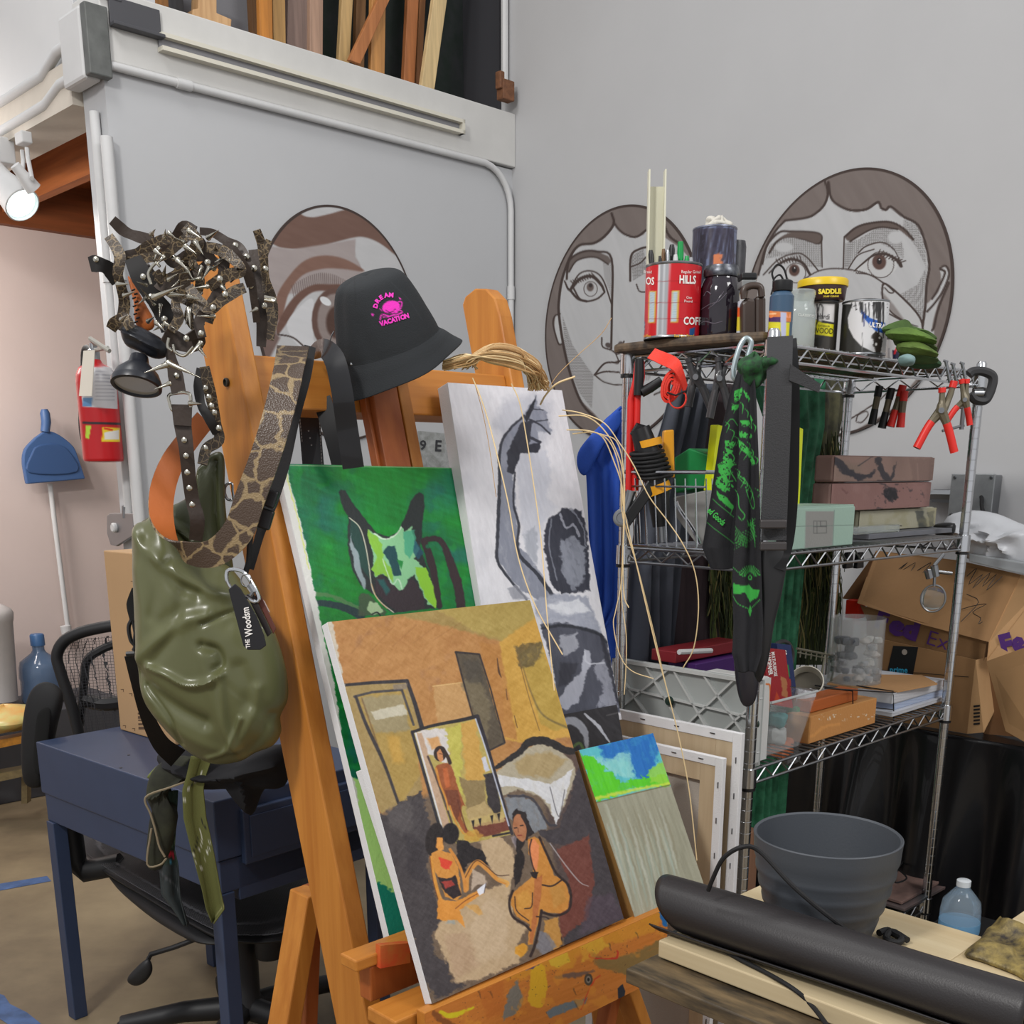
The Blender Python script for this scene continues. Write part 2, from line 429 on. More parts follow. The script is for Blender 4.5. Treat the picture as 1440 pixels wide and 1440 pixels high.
# conduits
def conduit(name, pts, r, label, cpl=(), mat=WHP):
    t = thing(name, pts[0], label, 'conduit')
    MB().tube(pts, r, 10).bld('pipe', mat, t)
    for q, d in cpl: MB().tube([A(*q) - nrm(d) * .025, A(*q) + nrm(d) * .025], r * 1.28, 10).bld('coupling', mat, t)
    return t
zc_ = 2.555; b_ = dL - .016
xe = pe2(724, 330, b_) @ E1 - .012
pts = [fr(dK + .01, b_, zc_), fr(xe - .16, b_, zc_)] + [fr(xe - .16 + .15 * math.sin(t), b_, zc_ - .15 * (1 - math.cos(t))) for t in np.linspace(.1, math.pi / 2, 8)] + [fr(xe - .01, b_, z) for z in (2.2, 1.4, .6, .02)]
conduit('conduit_run', pts, .012, 'white conduit under the loft edge bending down the wall corner', [(fr(xe - .01, b_, 2.1), UZ), (fr(dK + .25, b_, zc_), E1)])
for i, (px_, zt, lb) in enumerate([(152, 2.44, 'white vertical conduit on the outer side of the wall end'), (176, 2.36, 'white vertical conduit on the left wall near its end')]):
    if i == 0:
        b = dL + .05; x = dK - .016; q = lambda z: fr(x, b, z)
    else:
        x = pe2(176, 500, b_) @ E1; q = lambda z: fr(x, b_, z)
    conduit('conduit_drop', [q(zt), q(1.9), q(1.23 if i else 1.21)], .015 + .004 * i, lb, [(q(1.99), UZ)])
for i, (z, dz) in enumerate([(2.612, .028), (2.53, .02)]):
    o_ = dK - .028
    conduit('fascia_conduit', [fr(o_, dL + .17, z + dz + .0)] + [fr(o_, dL + .24, z + dz), fr(o_, dL + .36, z - .01), fr(o_, dL + .6, z - .012), fr(o_, dL + 3.5, z - .012)], .016, ['upper white conduit along the fascia on the left', 'lower white conduit along the fascia on the left'][i], [(fr(o_, dL + .8, z - .012), E2)])
# junction box and bracket at the loft corner
t = thing('junction_box', fr(dK - .04, dL + .08, 2.5), 'white box with dark side cover on the loft corner', 'junction box')
MB().fbox(dK - .06, dK - .006, dL + .0, dL + .15, 2.51, 2.70).bld('housing', WHP, t, bevel=.01)
MB().fbox(dK - .058, dK + .012, dL - .035, dL - .001, 2.515, 2.70).bld('side_cover', M('zinc_dark', (96, 98, 96), .5, metal=.3, var=.2, vs=20), t, bevel=.004, label='grey metal side cover')
mb = MB().fbox(dK + .02, dK + .18, dL - .03, dL - .021, 2.655, 2.735).fbox(dK - .01, dK + .06, dL - .032, dL - .022, 2.725, 2.75).fbox(dK + .02, dK + .18, dL - .055, dL - .03, 2.655, 2.665)
mb.bld('angle_bracket', M('dark_steel', (70, 70, 74), .5), bevel=.002, label='dark steel angle bracket screwed to the loft beam corner', cat='bracket')
t = thing('wall_latch', pe1(172, 735, dK), 'galvanised pipe bracket with a round white plug at the wall end', 'bracket')
MB().prism([pe1(x, y, dK - .02) for x, y in ((155, 725), (160, 721), (192, 722), (193, 752), (168, 768), (160, 766), (155, 750))], -E1 * .012).bld('plate', CHRD, t, bevel=.002)
c = pe1(163, 742, dK - .03); MB().lathe([(.016, 0), (.016, .01), (.012, .014)], c, -E1, 16).bld('plug', WHP, t)
MB().tube([pe1(178, 712, dK - .02), pe1(178, 728, dK - .02)], .016, 10).bld('clamp', CHRD, t)
# track lights
def track_light(x, y, label, sc, hp, ax):
    p = pe2(x, y, dL + .16) if 0 else pe1(x, y, dK - .05)
    t = thing('track_light', p, label, 'track light', 'track lights on the fascia')
    MB().box(p, (E1, E2, UZ), (.035 * sc, .06 * sc, .035 * sc)).bld('adapter', WHP, t, bevel=.004)
    a = p - UZ * .03; h = pe1(*hp, dK - .09)
    MB().tube([a + E2 * .02, a + E2 * .02 - UZ * .03, h + E2 * .04], .007).tube([a - E2 * .02, a - E2 * .02 - UZ * .03, h - E2 * .04], .007).bld('yoke', WHP, t)
    ax = nrm(ax)
    prof = [(.004, -.11), (.032, -.105), (.036, -.04), (.046, .0), (.052, .06), (.048, .062), (.042, .03), (.0001, .02)]
    MB().lathe([(r * sc, q * sc) for r, q in prof], h, ax, 24).bld('lamp_head', WHP, t)
    MB().lathe([(.0001, .05 * sc), (.043 * sc, .052 * sc)], h, ax, 24).bld('lens', M('lamp_glow', (225, 250, 248), .3, emit=3.5), t, label='bright lens')
    l = bpy.data.lights.new('track_lamp', 'SPOT'); l.energy = 18; l.spot_size = 1.3; l.spot_blend = .6; l.shadow_soft_size = .04; l.color = (1, .96, .9)
    o = bpy.data.objects.new('track_lamp', l); COL.objects.link(o); o.location = Vector(h + ax * .075); o.rotation_euler = Vector(ax).to_track_quat('-Z', 'Y').to_euler()
track_light(33, 195, 'white track light hanging nearest the wall end, aimed away to the left', .5, (38, 254), A(.35, .45, -.6))
track_light(-6, 216, 'larger white track light at the left frame edge with its lit lens facing down right', 1.15, (15, 269), A(.62, -.35, -.66))
# ================================================================ wood stored on the loft (between beam and dark cloth)
loft = [(365, 383, 53, 2, (196, 128, 54), 'orange pine bar'), (384, 401, 58, 2, (202, 158, 98), 'pale pine bar'), (402, 433, 67, 4, (166, 142, 132), 'wide grey-pink board'),
 (435, 453, 74, 3, (176, 142, 120), 'pinkish pine board'), (474, 489, 83, 6, (204, 170, 116), 'thin pale stretcher bar'), (497, 510, 88, 4, (166, 122, 80), 'brown stretcher bar behind the diagonal one'),
 (521, 540, 98, 3, (196, 140, 80), 'tan stretcher bar'), (566, 581, 106, 5, (178, 112, 66), 'reddish stretcher bar'), (582, 590, 110, 5, (192, 132, 84), 'narrow reddish bar edge on'),
 (590, 608, 116, 11, (220, 192, 142), 'pale yellow stretcher bar leaning right')]
for i, (xa, xb, yb, dx, col, nm) in enumerate(loft):
    d = dL + .10 + (i % 3) * .05
    a = pe2(xa, yb, d); b = pe2(xb, yb, d)
    x0, x1 = a @ E1, b @ E1; zb = 2.755; zt = 3.35; sh = dx * .012
    mb = MB().prism([fr(x0, d, zb), fr(x1, d, zb), fr(x1 + sh, d, zt), fr(x0 + sh, d, zt)], E2 * .02)
    mb.bld('wood_strip', wood('strip_wood_%d' % i, col, tuple(int(v * .82) for v in col), 2), bevel=.002, label=nm + ' standing on the loft, %s from the left' % ['first', 'second', 'third', 'fourth', 'fifth', 'sixth', 'seventh', 'eighth', 'ninth', 'last'][i], cat='wood strip', group='stretcher bars stored on the loft')
d = dL + .08
a, b, c_, e_ = [pe2(*q, d) for q in ((491, 84), (507, 90), (548, 0), (534, -6))]
MB().prism([a, b, c_ + (c_ - b) * .4, e_ + (e_ - a) * .4], E2 * .018).bld('wood_strip', wood('strip_wood_d', (184, 120, 72), (150, 94, 54), 2), bevel=.002, label='reddish stretcher bar leaning diagonally across the others on the loft', cat='wood strip', group='stretcher bars stored on the loft')
t = thing('wooden_bracket', pe2(300, 30, dL + .1), 'pale wooden easel foot standing at the left of the loft', 'wooden bracket')
MB().prism([pe2(x, y, dL + .14) for x, y in ((280, -20), (305, -20), (305, 18), (326, 27), (325, 39), (290, 30), (270, 24), (271, 13), (279, 12))], E2 * .05).bld('foot', wood('bracket_wood', (204, 166, 122), (178, 138, 96), 2), t, bevel=.003)
for x0, x1, y, c, lb in ((218, 238, 12, (188, 128, 66), 'orange-brown board at the far left of the loft'), (356, 366, 50, (110, 78, 48), 'dark brown strip beside the grey panel on the loft'), (237, 259, 18, (62, 62, 66), 'dark grey bar at the left of the loft')):
    d = dL + .2; a = pe2(x0, y, d) @ E1; b = pe2(x1, y, d) @ E1
    MB().fbox(a, b, d, d + .03, 2.752, 3.4).bld('board', wood('brd%d' % x0, c, tuple(int(v * .8) for v in c), 2), bevel=.002, label=lb, cat='board')
# ================================================================ drawn oval panels
LN = (62, 50, 46); HAIR = (112, 102, 98)
def mural(name, plane, cen, a, b, fn, label, nr=120, ns=560, base=(176, 176, 177)):
    ax = E2 if plane == 1 else E1; off = -E1 * .008 if plane == 1 else -E2 * .008
    R_ = np.linspace(0, 1, nr)[:, None, None]; t_ = np.linspace(0, 2 * math.pi, ns, endpoint=False)[None, :, None]
    P = cen + off + R_ * (np.cos(t_) * a * ax + np.sin(t_) * b * UZ)
    rim = P[-1:] - off * .95
    G = np.concatenate([P, rim], 0)
    mb = MB().grid(G, cu=True, sm=False); V = np.vstack(mb.v); art = Art(V, base); art.lw = 1.4; fn(art)
    art.c[-ns:] = LN
    art.c[-4 * ns:-ns] = LN
    return mb.bld(name, VCw, cols=art.get(), label=label, cat='wall drawing')
def hatch(a, pts, dx, dy, c, w=.6, al=.55, ang=0):
    """fine pen hatching inside a polygon"""
    m = Art.__new__(Art); m.X, m.Y = a.X, a.Y; m.c = np.zeros((len(a.X), 3)); m.poly(pts, (1, 1, 1), 1.2)
    k = m.c[:, 0]
    h = np.zeros(len(k))
    if dx: h = np.maximum(h, np.clip(1.2 - np.abs((a.X % dx) - dx / 2) / w, 0, 1))
    if dy: h = np.maximum(h, np.clip(1.2 - np.abs(((a.Y + ang * a.X) % dy) - dy / 2) / w, 0, 1))
    a._mix(np.arange(len(k)), k * h * al, c); a._mix(np.arange(len(k)), k * .1, c)
def m2(a):
    q = lambda *p: S(1040, 220, 3.6, *p)
    W = (178, 178, 179)
    a.poly(q((-20, 700), (0, 560), (60, 430), (180, 190), (430, 60), (447, 180), (432, 240), (390, 285), (340, 310), (230, 325), (180, 375), (140, 440), (120, 520), (95, 600), (60, 720), (20, 900), (-30, 900)), HAIR, 1.5, sm=True)
    a.poly(q((440, 60), (560, 10), (740, 10), (920, 90), (1060, 220), (1130, 400), (1130, 600), (1070, 800), (1015, 980), (980, 1000), (985, 890), (975, 860), (1000, 760), (1030, 690), (1060, 640), (1055, 575), (1040, 558), (1015, 570), (1020, 610), (1010, 680), (975, 720), (945, 740), (948, 640), (960, 560), (948, 470), (905, 350), (830, 305), (765, 255), (742, 270), (718, 262), (706, 235), (640, 268), (560, 272), (490, 240), (462, 200)), HAIR, 1.5, sm=True)
    a.streak(60, 60, 7, 5, 4)
    h = q((130, 520), (150, 450), (200, 420), (290, 400), (415, 430), (415, 560), (340, 560), (250, 500), (170, 510)); hatch(a, h, 3, 3, (90, 86, 84))
    a.ell(1040 + 225 / 3.6, 220 + 460 / 3.6, 13, 7, W, 3)
    hatch(a, q((530, 440), (600, 420), (700, 360), (800, 360), (830, 470), (830, 520), (780, 470), (700, 435), (620, 460), (560, 560), (525, 565)), 3, 3, (90, 86, 84))
    a.ell(1040 + 790 / 3.6, 220 + 410 / 3.6, 11, 9, W, 3)
    hatch(a, q((830, 320), (900, 345), (940, 470), (945, 560), (900, 470), (830, 370)), 3, 3, (90, 86, 84)); hatch(a, q((810, 700), (900, 650), (945, 560), (945, 720), (925, 860), (870, 770)), 3, 3, (90, 86, 84))
    for l, w in (([(115, 545), (140, 450), (200, 385), (260, 380), (380, 385), (415, 405), (400, 440), (330, 420), (250, 405), (190, 430), (150, 490)], 2.2), ([(95, 600), (130, 470), (180, 380), (230, 325)], 2.2), ([(230, 325), (340, 310), (390, 285), (432, 240), (447, 180), (430, 120)], 2.4),
        ([(450, 130), (460, 200), (490, 240), (560, 272), (640, 268), (700, 232), (718, 262), (742, 270), (765, 255), (830, 305), (905, 350), (948, 470), (960, 560), (948, 640), (940, 760), (925, 870)], 2.6), ([(975, 720), (1000, 680), (1040, 590), (1015, 570), (1045, 555), (1060, 600), (1030, 680), (990, 740), (950, 785)], 2.2), ([(1060, 640), (1010, 760), (985, 860), (975, 880)], 2.4),
        ([(415, 400), (418, 560)], 1.2), ([(530, 405), (525, 570)], 1.4), ([(600, 490), (640, 455), (720, 435), (780, 470), (820, 545)], 1.3), ([(550, 570), (600, 500), (680, 470)], 1.2), ([(120, 600), (200, 520), (290, 490), (340, 510), (400, 580)], 1.4)):
        a.line(q(*l), w, LN)
    a.poly(q((535, 405), (590, 360), (660, 338), (760, 332), (830, 365), (880, 420), (870, 422), (800, 368), (720, 358), (660, 372), (600, 405), (560, 430)), (92, 80, 75), 1.5, sm=True); a.line(q((535, 405), (590, 360), (660, 338), (760, 332), (830, 365), (880, 420)), 2.2, LN); a.line(q((560, 430), (600, 405), (660, 372), (720, 358), (800, 368)), 1.8, LN)
    a.poly(q((195, 420), (260, 385), (380, 388), (414, 405), (395, 440), (330, 420), (250, 408)), (92, 80, 75), 1.5, sm=True)
    # eyes
    a.poly(q((590, 580), (650, 520), (720, 495), (780, 510), (800, 550), (770, 595), (720, 612), (650, 590)), (186, 186, 186), 1, sm=True)
    for x, y, rr in ((715, 548, 68), (285, 590, 52)):
        a.ell(1040 + x / 3.6, 220 + y / 3.6, rr / 3.6, rr / 3.6, LN, 1); a.ell(1040 + x / 3.6, 220 + y / 3.6, rr / 3.6 - 1.1, rr / 3.6 - 1.1, (184, 184, 184), 1); a.ell(1040 + (x - 8) / 3.6, 220 + (y - 14) / 3.6, rr * .52 / 3.6, rr * .58 / 3.6, (84, 62, 56), 2); a.ell(1040 + (x - 8) / 3.6, 220 + (y - 18) / 3.6, 3.6, 4.6, (36, 28, 28), 1.4); a.ell(1040 + (x - 6) / 3.6, 220 + (y - 26) / 3.6, .9, .9, (230, 230, 230), 1)
    a.line(q((580, 580), (620, 545), (680, 500), (740, 495), (790, 520), (818, 555)), [1.2, 2.4, 3.4], LN); a.line(q((150, 590), (200, 545), (260, 520), (320, 540), (355, 595)), [1.5, 3, 2.6], LN)
    for k in range(9): a.line(q((700 + k * 14, 498 + k * 5), (712 + k * 16, 472 + k * 7)), 1.1, LN); a.line(q((200 + k * 14, 545 - k * 2), (185 + k * 15, 520 - k * 2)), 1., LN)
    a.line(q((590, 590), (660, 600), (730, 640)), 1.2, LN)
    # mask top and pointing finger
    a.line(q((300, 640), (400, 580), (510, 568), (640, 592), (725, 640), (735, 680)), 1.3, LN)
    a.poly(q((735, 645), (790, 690), (850, 740), (910, 810), (925, 870), (925, 890), (860, 860), (780, 770), (735, 720), (722, 670)), (180, 180, 180), 1); a.poly(q((726, 690), (780, 750), (850, 850), (780, 810), (730, 730)), (122, 114, 111), 3, .8)
    a.line(q((725, 720), (722, 680), (740, 645), (850, 740), (915, 820), (930, 890)), 2, LN); a.line(q((745, 650), (780, 685), (760, 690), (735, 665)), 1.2, LN); a.line(q((745, 790), (840, 840), (900, 860)), 1.4, LN); a.line(q((725, 720), (770, 790), (860, 850)), 1.4, LN)
    # below the shelf: mouth corner and chin
    a.line(q((560, 1330), (700, 1240), (760, 1180)), 1.4, LN); a.line(q((590, 1340), (600, 1310), (640, 1290), (650, 1310), (620, 1345), (595, 1345)), 1.2, LN)
    a.line(q((180, 1100), (400, 1330), (640, 1395), (860, 1250)), 2, LN)
    a.poly(q((560, 1400), (760, 1290), (1000, 1000), (1030, 900), (1060, 1000), (800, 1420)), HAIR, 2)
    a.poly(q((100, 640), (60, 900), (160, 1150), (400, 1380), (400, 1440), (60, 1300), (-40, 700)), HAIR, 2)
mural('face_drawing', 1, fr(dR, 1.937, 1.905), .365, .395, m2, 'large oval line drawing of a face with hand over the mouth, right of the tins', 130, 640)
def m1(a):
    q = lambda *p: S(740, 220, 4., *p)
    a.poly(q((520, 240), (380, 300), (190, 500), (90, 740), (60, 950), (90, 1220), (180, 1440), (310, 1560), (420, 1500), (300, 1360), (250, 1240), (215, 1090), (190, 960), (182, 880), (200, 720), (210, 640), (250, 560), (300, 500), (340, 490), (420, 470), (490, 380), (480, 300)), HAIR, 1.5, sm=True)
    a.poly(q((486, 280), (590, 235), (710, 240), (850, 300), (950, 420), (960, 560), (980, 640), (880, 530), (800, 470), (690, 400), (660, 440), (600, 455), (560, 440), (520, 410), (495, 380)), HAIR, 1.5, sm=True)
    a.poly(q((960, 560), (1010, 800), (1000, 1100), (900, 1400), (780, 1560), (700, 1560), (880, 1340), (930, 1100), (940, 800)), HAIR, 1.5)
    a.poly(q((165, 900), (180, 890), (195, 950), (200, 1050), (180, 1040), (160, 960)), (180, 180, 180), 1.2, sm=True); a.line(q((190, 885), (160, 900), (152, 950), (180, 1050), (200, 1055)), 1.6, LN)
    a.streak(70, 60, 6, 5, 4)
    hatch(a, q((430, 600), (480, 590), (482, 830), (470, 760), (440, 680)), 0, 2.6, (90, 86, 84)); hatch(a, q((205, 900), (260, 1060), (340, 1180), (378, 1230), (370, 1420), (300, 1330), (240, 1180), (215, 1060)), 0, 2.2, (95, 90, 88), .6, .8)
    hatch(a, q((640, 1220), (720, 1200), (690, 1260), (660, 1260)), 2.6, 0, (90, 86, 84)); hatch(a, q((590, 560), (660, 520), (680, 650), (600, 700)), 2.4, 2.4, (80, 76, 74))
    a.poly(q((228, 640), (250, 575), (320, 535), (400, 535), (460, 560), (482, 590), (460, 606), (400, 570), (340, 568), (280, 590), (240, 650)), (98, 88, 84), 1.4)
    for l, w in (([(228, 690), (232, 630), (250, 575), (320, 535), (400, 535), (480, 575), (482, 860), (478, 1080)], 2.2), ([(240, 650), (280, 590), (340, 568), (400, 570), (460, 606)], 1.6), ([(480, 320), (492, 380), (440, 450), (380, 488), (300, 500), (250, 560), (205, 680), (185, 800), (185, 900), (215, 1090), (260, 1260), (320, 1400), (420, 1500)], 2.6), ([(492, 370), (520, 410), (560, 440), (620, 452), (680, 410)], 2.2),
        ([(250, 740), (300, 660), (370, 645), (430, 690), (480, 830)], 1.5), ([(440, 765), (400, 800), (340, 815), (300, 800), (268, 745)], 1.8),
        ([(425, 1020), (430, 1070), (480, 1090), (520, 1110), (550, 1040)], 1.5), ([(500, 1100), (520, 1160), (480, 1160)], 1.2), ([(385, 1228), (440, 1165), (500, 1158), (540, 1150), (600, 1160)], 1.8), ([(385, 1228), (450, 1210), (560, 1218)], 1.6), ([(385, 1230), (440, 1270), (520, 1285), (600, 1270)], 1.4),
        ([(585, 700), (590, 560), (640, 520), (680, 510)], 2.2), ([(590, 620), (640, 600), (680, 560)], 1.4), ([(620, 720), (640, 760), (700, 760)], 1.4), ([(760, 330), (800, 440), (860, 490)], 2.4), ([(720, 1340), (780, 1300), (900, 1120), (960, 900)], 1.6)):
        a.line(q(*l), w, LN)
    a.line(q((215, 700), (245, 750), (300, 690), (370, 675), (420, 720), (440, 760)), [1.5, 3, 3.4, 2], LN); a.line(q((245, 750), (290, 800), (340, 815)), 2.4, LN)
    a.ell(740 + 362 / 4, 220 + 745 / 4, 10, 11, LN); a.ell(740 + 362 / 4, 220 + 745 / 4, 9, 10, (176, 176, 177)); a.ell(740 + 360 / 4, 220 + 735 / 4, 5, 6, (96, 84, 80), 2); a.ell(740 + 362 / 4, 220 + 725 / 4, 2.6, 3, (50, 42, 42), 1.5)
    for k in range(10): a.line(q((270 + k * 13, 720 - k * 5), (250 + k * 13, 700 - k * 5)), 1., LN)
    a.ell(740 + 462 / 4, 220 + 1062 / 4, 4.5, 3.5, (80, 70, 68), 1.5, rot=25); a.ell(740 + 530 / 4, 220 + 1060 / 4, 4, 5, (80, 70, 68), 1.5, rot=25)
mural('face_drawing', 1, fr(dR, 2.862, 1.925), .382, .415, m1, 'oval line drawing of a face with one eye shown, behind the red coffee can', 120, 560)
def m3(a):
    q = lambda *p: S(350, 0, 3.6, *p); B = (110, 84, 74)
    a.poly(q((40, 1150), (110, 1050), (235, 1005), (260, 1080), (320, 1100), (400, 1085), (520, 1060), (640, 1100), (740, 1240), (770, 1310), (660, 1230), (580, 1200), (520, 1205), (440, 1225), (330, 1255), (220, 1260), (130, 1240)), B, 2, sm=True)
    a.poly(q((60, 1240), (220, 1262), (440, 1228), (540, 1210), (540, 1300), (580, 1360), (560, 1460), (60, 1500)), (158, 148, 146), 3)
    a.poly(q((570, 1205), (700, 1260), (760, 1360), (800, 1500), (640, 1500), (560, 1330), (540, 1260)), (184, 184, 185), 2, sm=True)
    q2 = lambda *p: S(350, 350, 3.2, *p)
    a.poly(q2((120, 230), (160, 150), (240, 60), (330, 30), (430, 45), (520, 100), (420, 90), (330, 90), (240, 120), (180, 200), (150, 300), (110, 330)), (124, 94, 82), 2.5, sm=True)
    for k in range(30):
        t = k / 29; x = 200 + 250 * t; a.line(q2((x + 5, 170 + 60 * (1 - math.sin(t * 3))), (x - 6 + 16 * t, 110 + 55 * (1 - math.sin(t * 3)))), 1., (90, 74, 70), .6)
    a.poly(q2((130, 330), (200, 220), (280, 165), (360, 160), (430, 170), (430, 260), (380, 200), (300, 190), (230, 240), (180, 320), (130, 385)), (104, 76, 66), 2.5, sm=True)
    a.poly(q2((170, 345), (230, 260), (290, 230), (290, 400), (310, 450), (230, 440)), (200, 200, 202), 2, sm=True)
    a.ell(350 + 385 / 3.2, 350 + 320 / 3.2, 32, 45, (98, 74, 66), 2); a.ell(350 + 385 / 3.2, 350 + 320 / 3.2, 24, 37, (140, 128, 124), 3); a.ell(350 + 395 / 3.2, 350 + 330 / 3.2, 15, 23, (80, 58, 50), 4); a.ell(350 + 345 / 3.2, 350 + 235 / 3.2, 9, 5, (212, 214, 216), 1.5, rot=35)
    a.line(q2((130, 385), (200, 400), (280, 460), (400, 480)), 1.6, LN)
    a.poly(q2((40, 350), (100, 350), (140, 400), (60, 560), (30, 560)), (112, 92, 86), 4)
    a.streak(20, 22, 5, 4, 3)
    a.line(q((60, 1180), (130, 1090), (240, 1040), (330, 1028)), 2.2, LN)
mural('eye_drawing', 0, fr(2.487, dL, 1.905), .352, .395, m3, 'brown oval drawing of one large eye on the left wall behind the hat', 120, 560, (182, 182, 183))
# distant lettering strip low on the left wall between the easel mast and the white painting
t = thing('wall_sign', pe2(610, 640, dL - .01), 'small pale panel with dark letters on the left wall behind the easel', 'panel')
MB().prism([pe2(x, y, dL - .004) for x, y in ((588, 606), (650, 612), (650, 665), (588, 660))], -E2 * .006).bld('board', M('panel_grey', (168, 170, 170), .6, c2=(120, 122, 118), vs=30), t)
lettering([('9', 590, 632, 13, 3, 1.0, .03), ('E', 611, 634, 15, 3, .9, .03), ('M', 628, 636, 15, 3, .9, .03)], lambda x, y: pe2(x, y, dL - .011), M('ink_dark', (52, 52, 56), .6), t)
# electrical box with conduit on the right wall
t = thing('electrical_box', pe1(1378, 690, dR), 'grey metal electrical box with a horizontal conduit on the right wall', 'electrical box')
c = pe1(1372, 698, dR - .03); 
MB().box(c, (E1, E2, UZ), (.028, .062, .062)).bld('box_body', CHRD, t, bevel=.004)
MB().box(c - E1 * .03, (E1, E2, UZ), (.003, .065, .065)).bld('cover', M('galv', (150, 153, 155), .45, metal=.6, var=.1, vs=30), t, bevel=.002)
for i in (-1, 1):
    for j in (-1, 1): MB().lathe([(.005, 0), (.004, .004)], c - E1 * .033 + E2 * .054 * i + UZ * .054 * j, -E1, 8).bld('screw', STL, t)
MB().tube([c + E2 * .07, c + E2 * .6], .014).tube([c + E2 * .07, c + E2 * .13], .02).bld('conduit_arm', CHRD, t)
p0 = c - E1 * .03 - E2 * .03 - UZ * .0
MB().tube(crom([p0, p0 - E1 * .05 - UZ * .05 - E2 * .04, p0 - UZ * .11 - E2 * .14 - E1 * .03, p0 - UZ * .12 - E2 * .5, p0 - UZ * .11 - E2 * .9]), .006).bld('power_cable', BLKM, label='black cable running from the electrical box along the wall', cat='cable')
# ================================================================ left background
# fire extinguisher on the wall end
g = dK - .1
c0 = pe1(146, 650, g); R_ = 27 * px2m(c0); zb = c0[2]; zt = pe1(146, 508, g)[2]; h = zt - zb
t = thing('fire_extinguisher', c0, 'red fire extinguisher with white label hung on the wall end', 'fire extinguisher')
prof = [(.6, 0), (.95, .006), (1, .03), (1, .80), (.96, .88), (.8, .95), (.4, .99), (.3, 1.03)]
mb = MB()
zz = np.concatenate([np.linspace(0, .03, 4), np.linspace(.04, .8, 90), np.linspace(.82, 1.03, 14)])
rr = np.interp(zz, [a[1] for a in prof], [a[0] for a in prof]) * R_
G = np.array([[c0 + UZ * z * h + (E1 * math.cos(a) + E2 * math.sin(a)) * r for a in np.linspace(0, 2 * math.pi, 80, endpoint=False)] for z, r in zip(zz, rr)])
mb.grid(G, cu=True); a = Art(np.vstack(mb.v), (176, 24, 30)); q = lambda *p: S(0, 300, 3.2, *p)
a.poly(q((365, 690), (525, 690), (530, 880), (370, 870)), (188, 186, 188), 1); 
for k in range(9): a.line(q((430, 710 + k * 16), (515, 712 + k * 16)), 1.1, (120, 120, 128), .7, sm=False)
a.poly(q((372, 830), (415, 830), (415, 870), (372, 868)), (90, 130, 170), 1); a.line(q((375, 942), (545, 948)), 3.4, (40, 34, 38), sm=False)
a.poly(q((462, 962), (540, 966), (540, 1028), (458, 1028)), (220, 190, 40), 1); a.poly(q((472, 985), (536, 975), (536, 1018), (468, 1018)), (214, 210, 204), 1); a.line(q((470, 968), (505, 975)), 2.5, (200, 30, 30), sm=False); a.poly(q((385, 955), (410, 955), (400, 1015), (385, 1010)), (170, 200, 60), 1)
mb.bld('cylinder', VCg, t, cols=a.get())
top = c0 + UZ * h * 1.02
MB().lathe([(.018, 0), (.018, .03), (.012, .035), (.012, .05)], top, UZ, 16).bld('valve', CHRD, t)
MB().tube([top + UZ * .045 - E2 * .02, top + UZ * .06 - E2 * .03 - E1 * .02, top + UZ * .02 - E2 * .11], .007).tube([top + UZ * .03, top + UZ * .03 - E2 * .10 - UZ * .0], .006).bld('handle', M('galv2', (170, 168, 160), .4, metal=.4), t)
MB().tube(crom([top + UZ * .03 + E2 * .01, top + UZ * .035 + E2 * .06, top - UZ * .04 + E2 * .085, top - UZ * .2 + E2 * .09 - E1 * .02, top - UZ * .3 + E2 * .085]), .011, 10).bld('hose', BLKM, t)
MB().prism([pe1(x, y, g - .075) for x, y in S(0, 300, 3.2, (375, 618), (425, 615), (412, 822), (355, 822))], E1 * .002).bld('inspection_tag', M('tag_paper', (214, 208, 196), .8), t)
# dustpan with long handle on the far wall
t = thing('dustpan', pe2(75, 640, dP - .05), 'blue dustpan with long white handle hanging on the pinkish wall', 'dustpan')
d = dP - .07; q = lambda *p: [pe2(x, y, d) for x, y in S(0, 300, 3.2, *p)]
MB().prism(crom(q((185, 985), (212, 980), (260, 1000), (320, 1050), (345, 1110), (372, 1190)), False, 4) + q((372, 1195), (112, 1218)) + crom(q((108, 1200), (95, 1120), (105, 1060), (150, 1010)), False, 4), -E2 * .03).bld('pan', M('dustpan_blue', (64, 94, 140), .45), t, bevel=.008)
MB().prism(crom(q((160, 1045), (240, 1038), (300, 1070), (335, 1165), (118, 1168), (130, 1080)), True, 4), -E2 * .036).bld('pan_ridge', M('dustpan_blue_dark', (56, 84, 128), .5), t, bevel=.006)
MB().tube([A(*p) - E2 * .02 for p in q((195, 985), (200, 940), (195, 900), (192, 882))], [.02, .022, .022, .014], 12).bld('grip', M('dustpan_blue', 0), t)
hp = [pe2(x, y, dP - .05) for x, y in ((70, 680), (80, 760), (97, 895))]
MB().tube(hp, .012, 10).bld('handle_tube', WHP, t)
MB().tube([pe2(92, 880, dP - .05), pe2(97, 902, dP - .05)], .026, 10).bld('handle_joint', WHP, t)
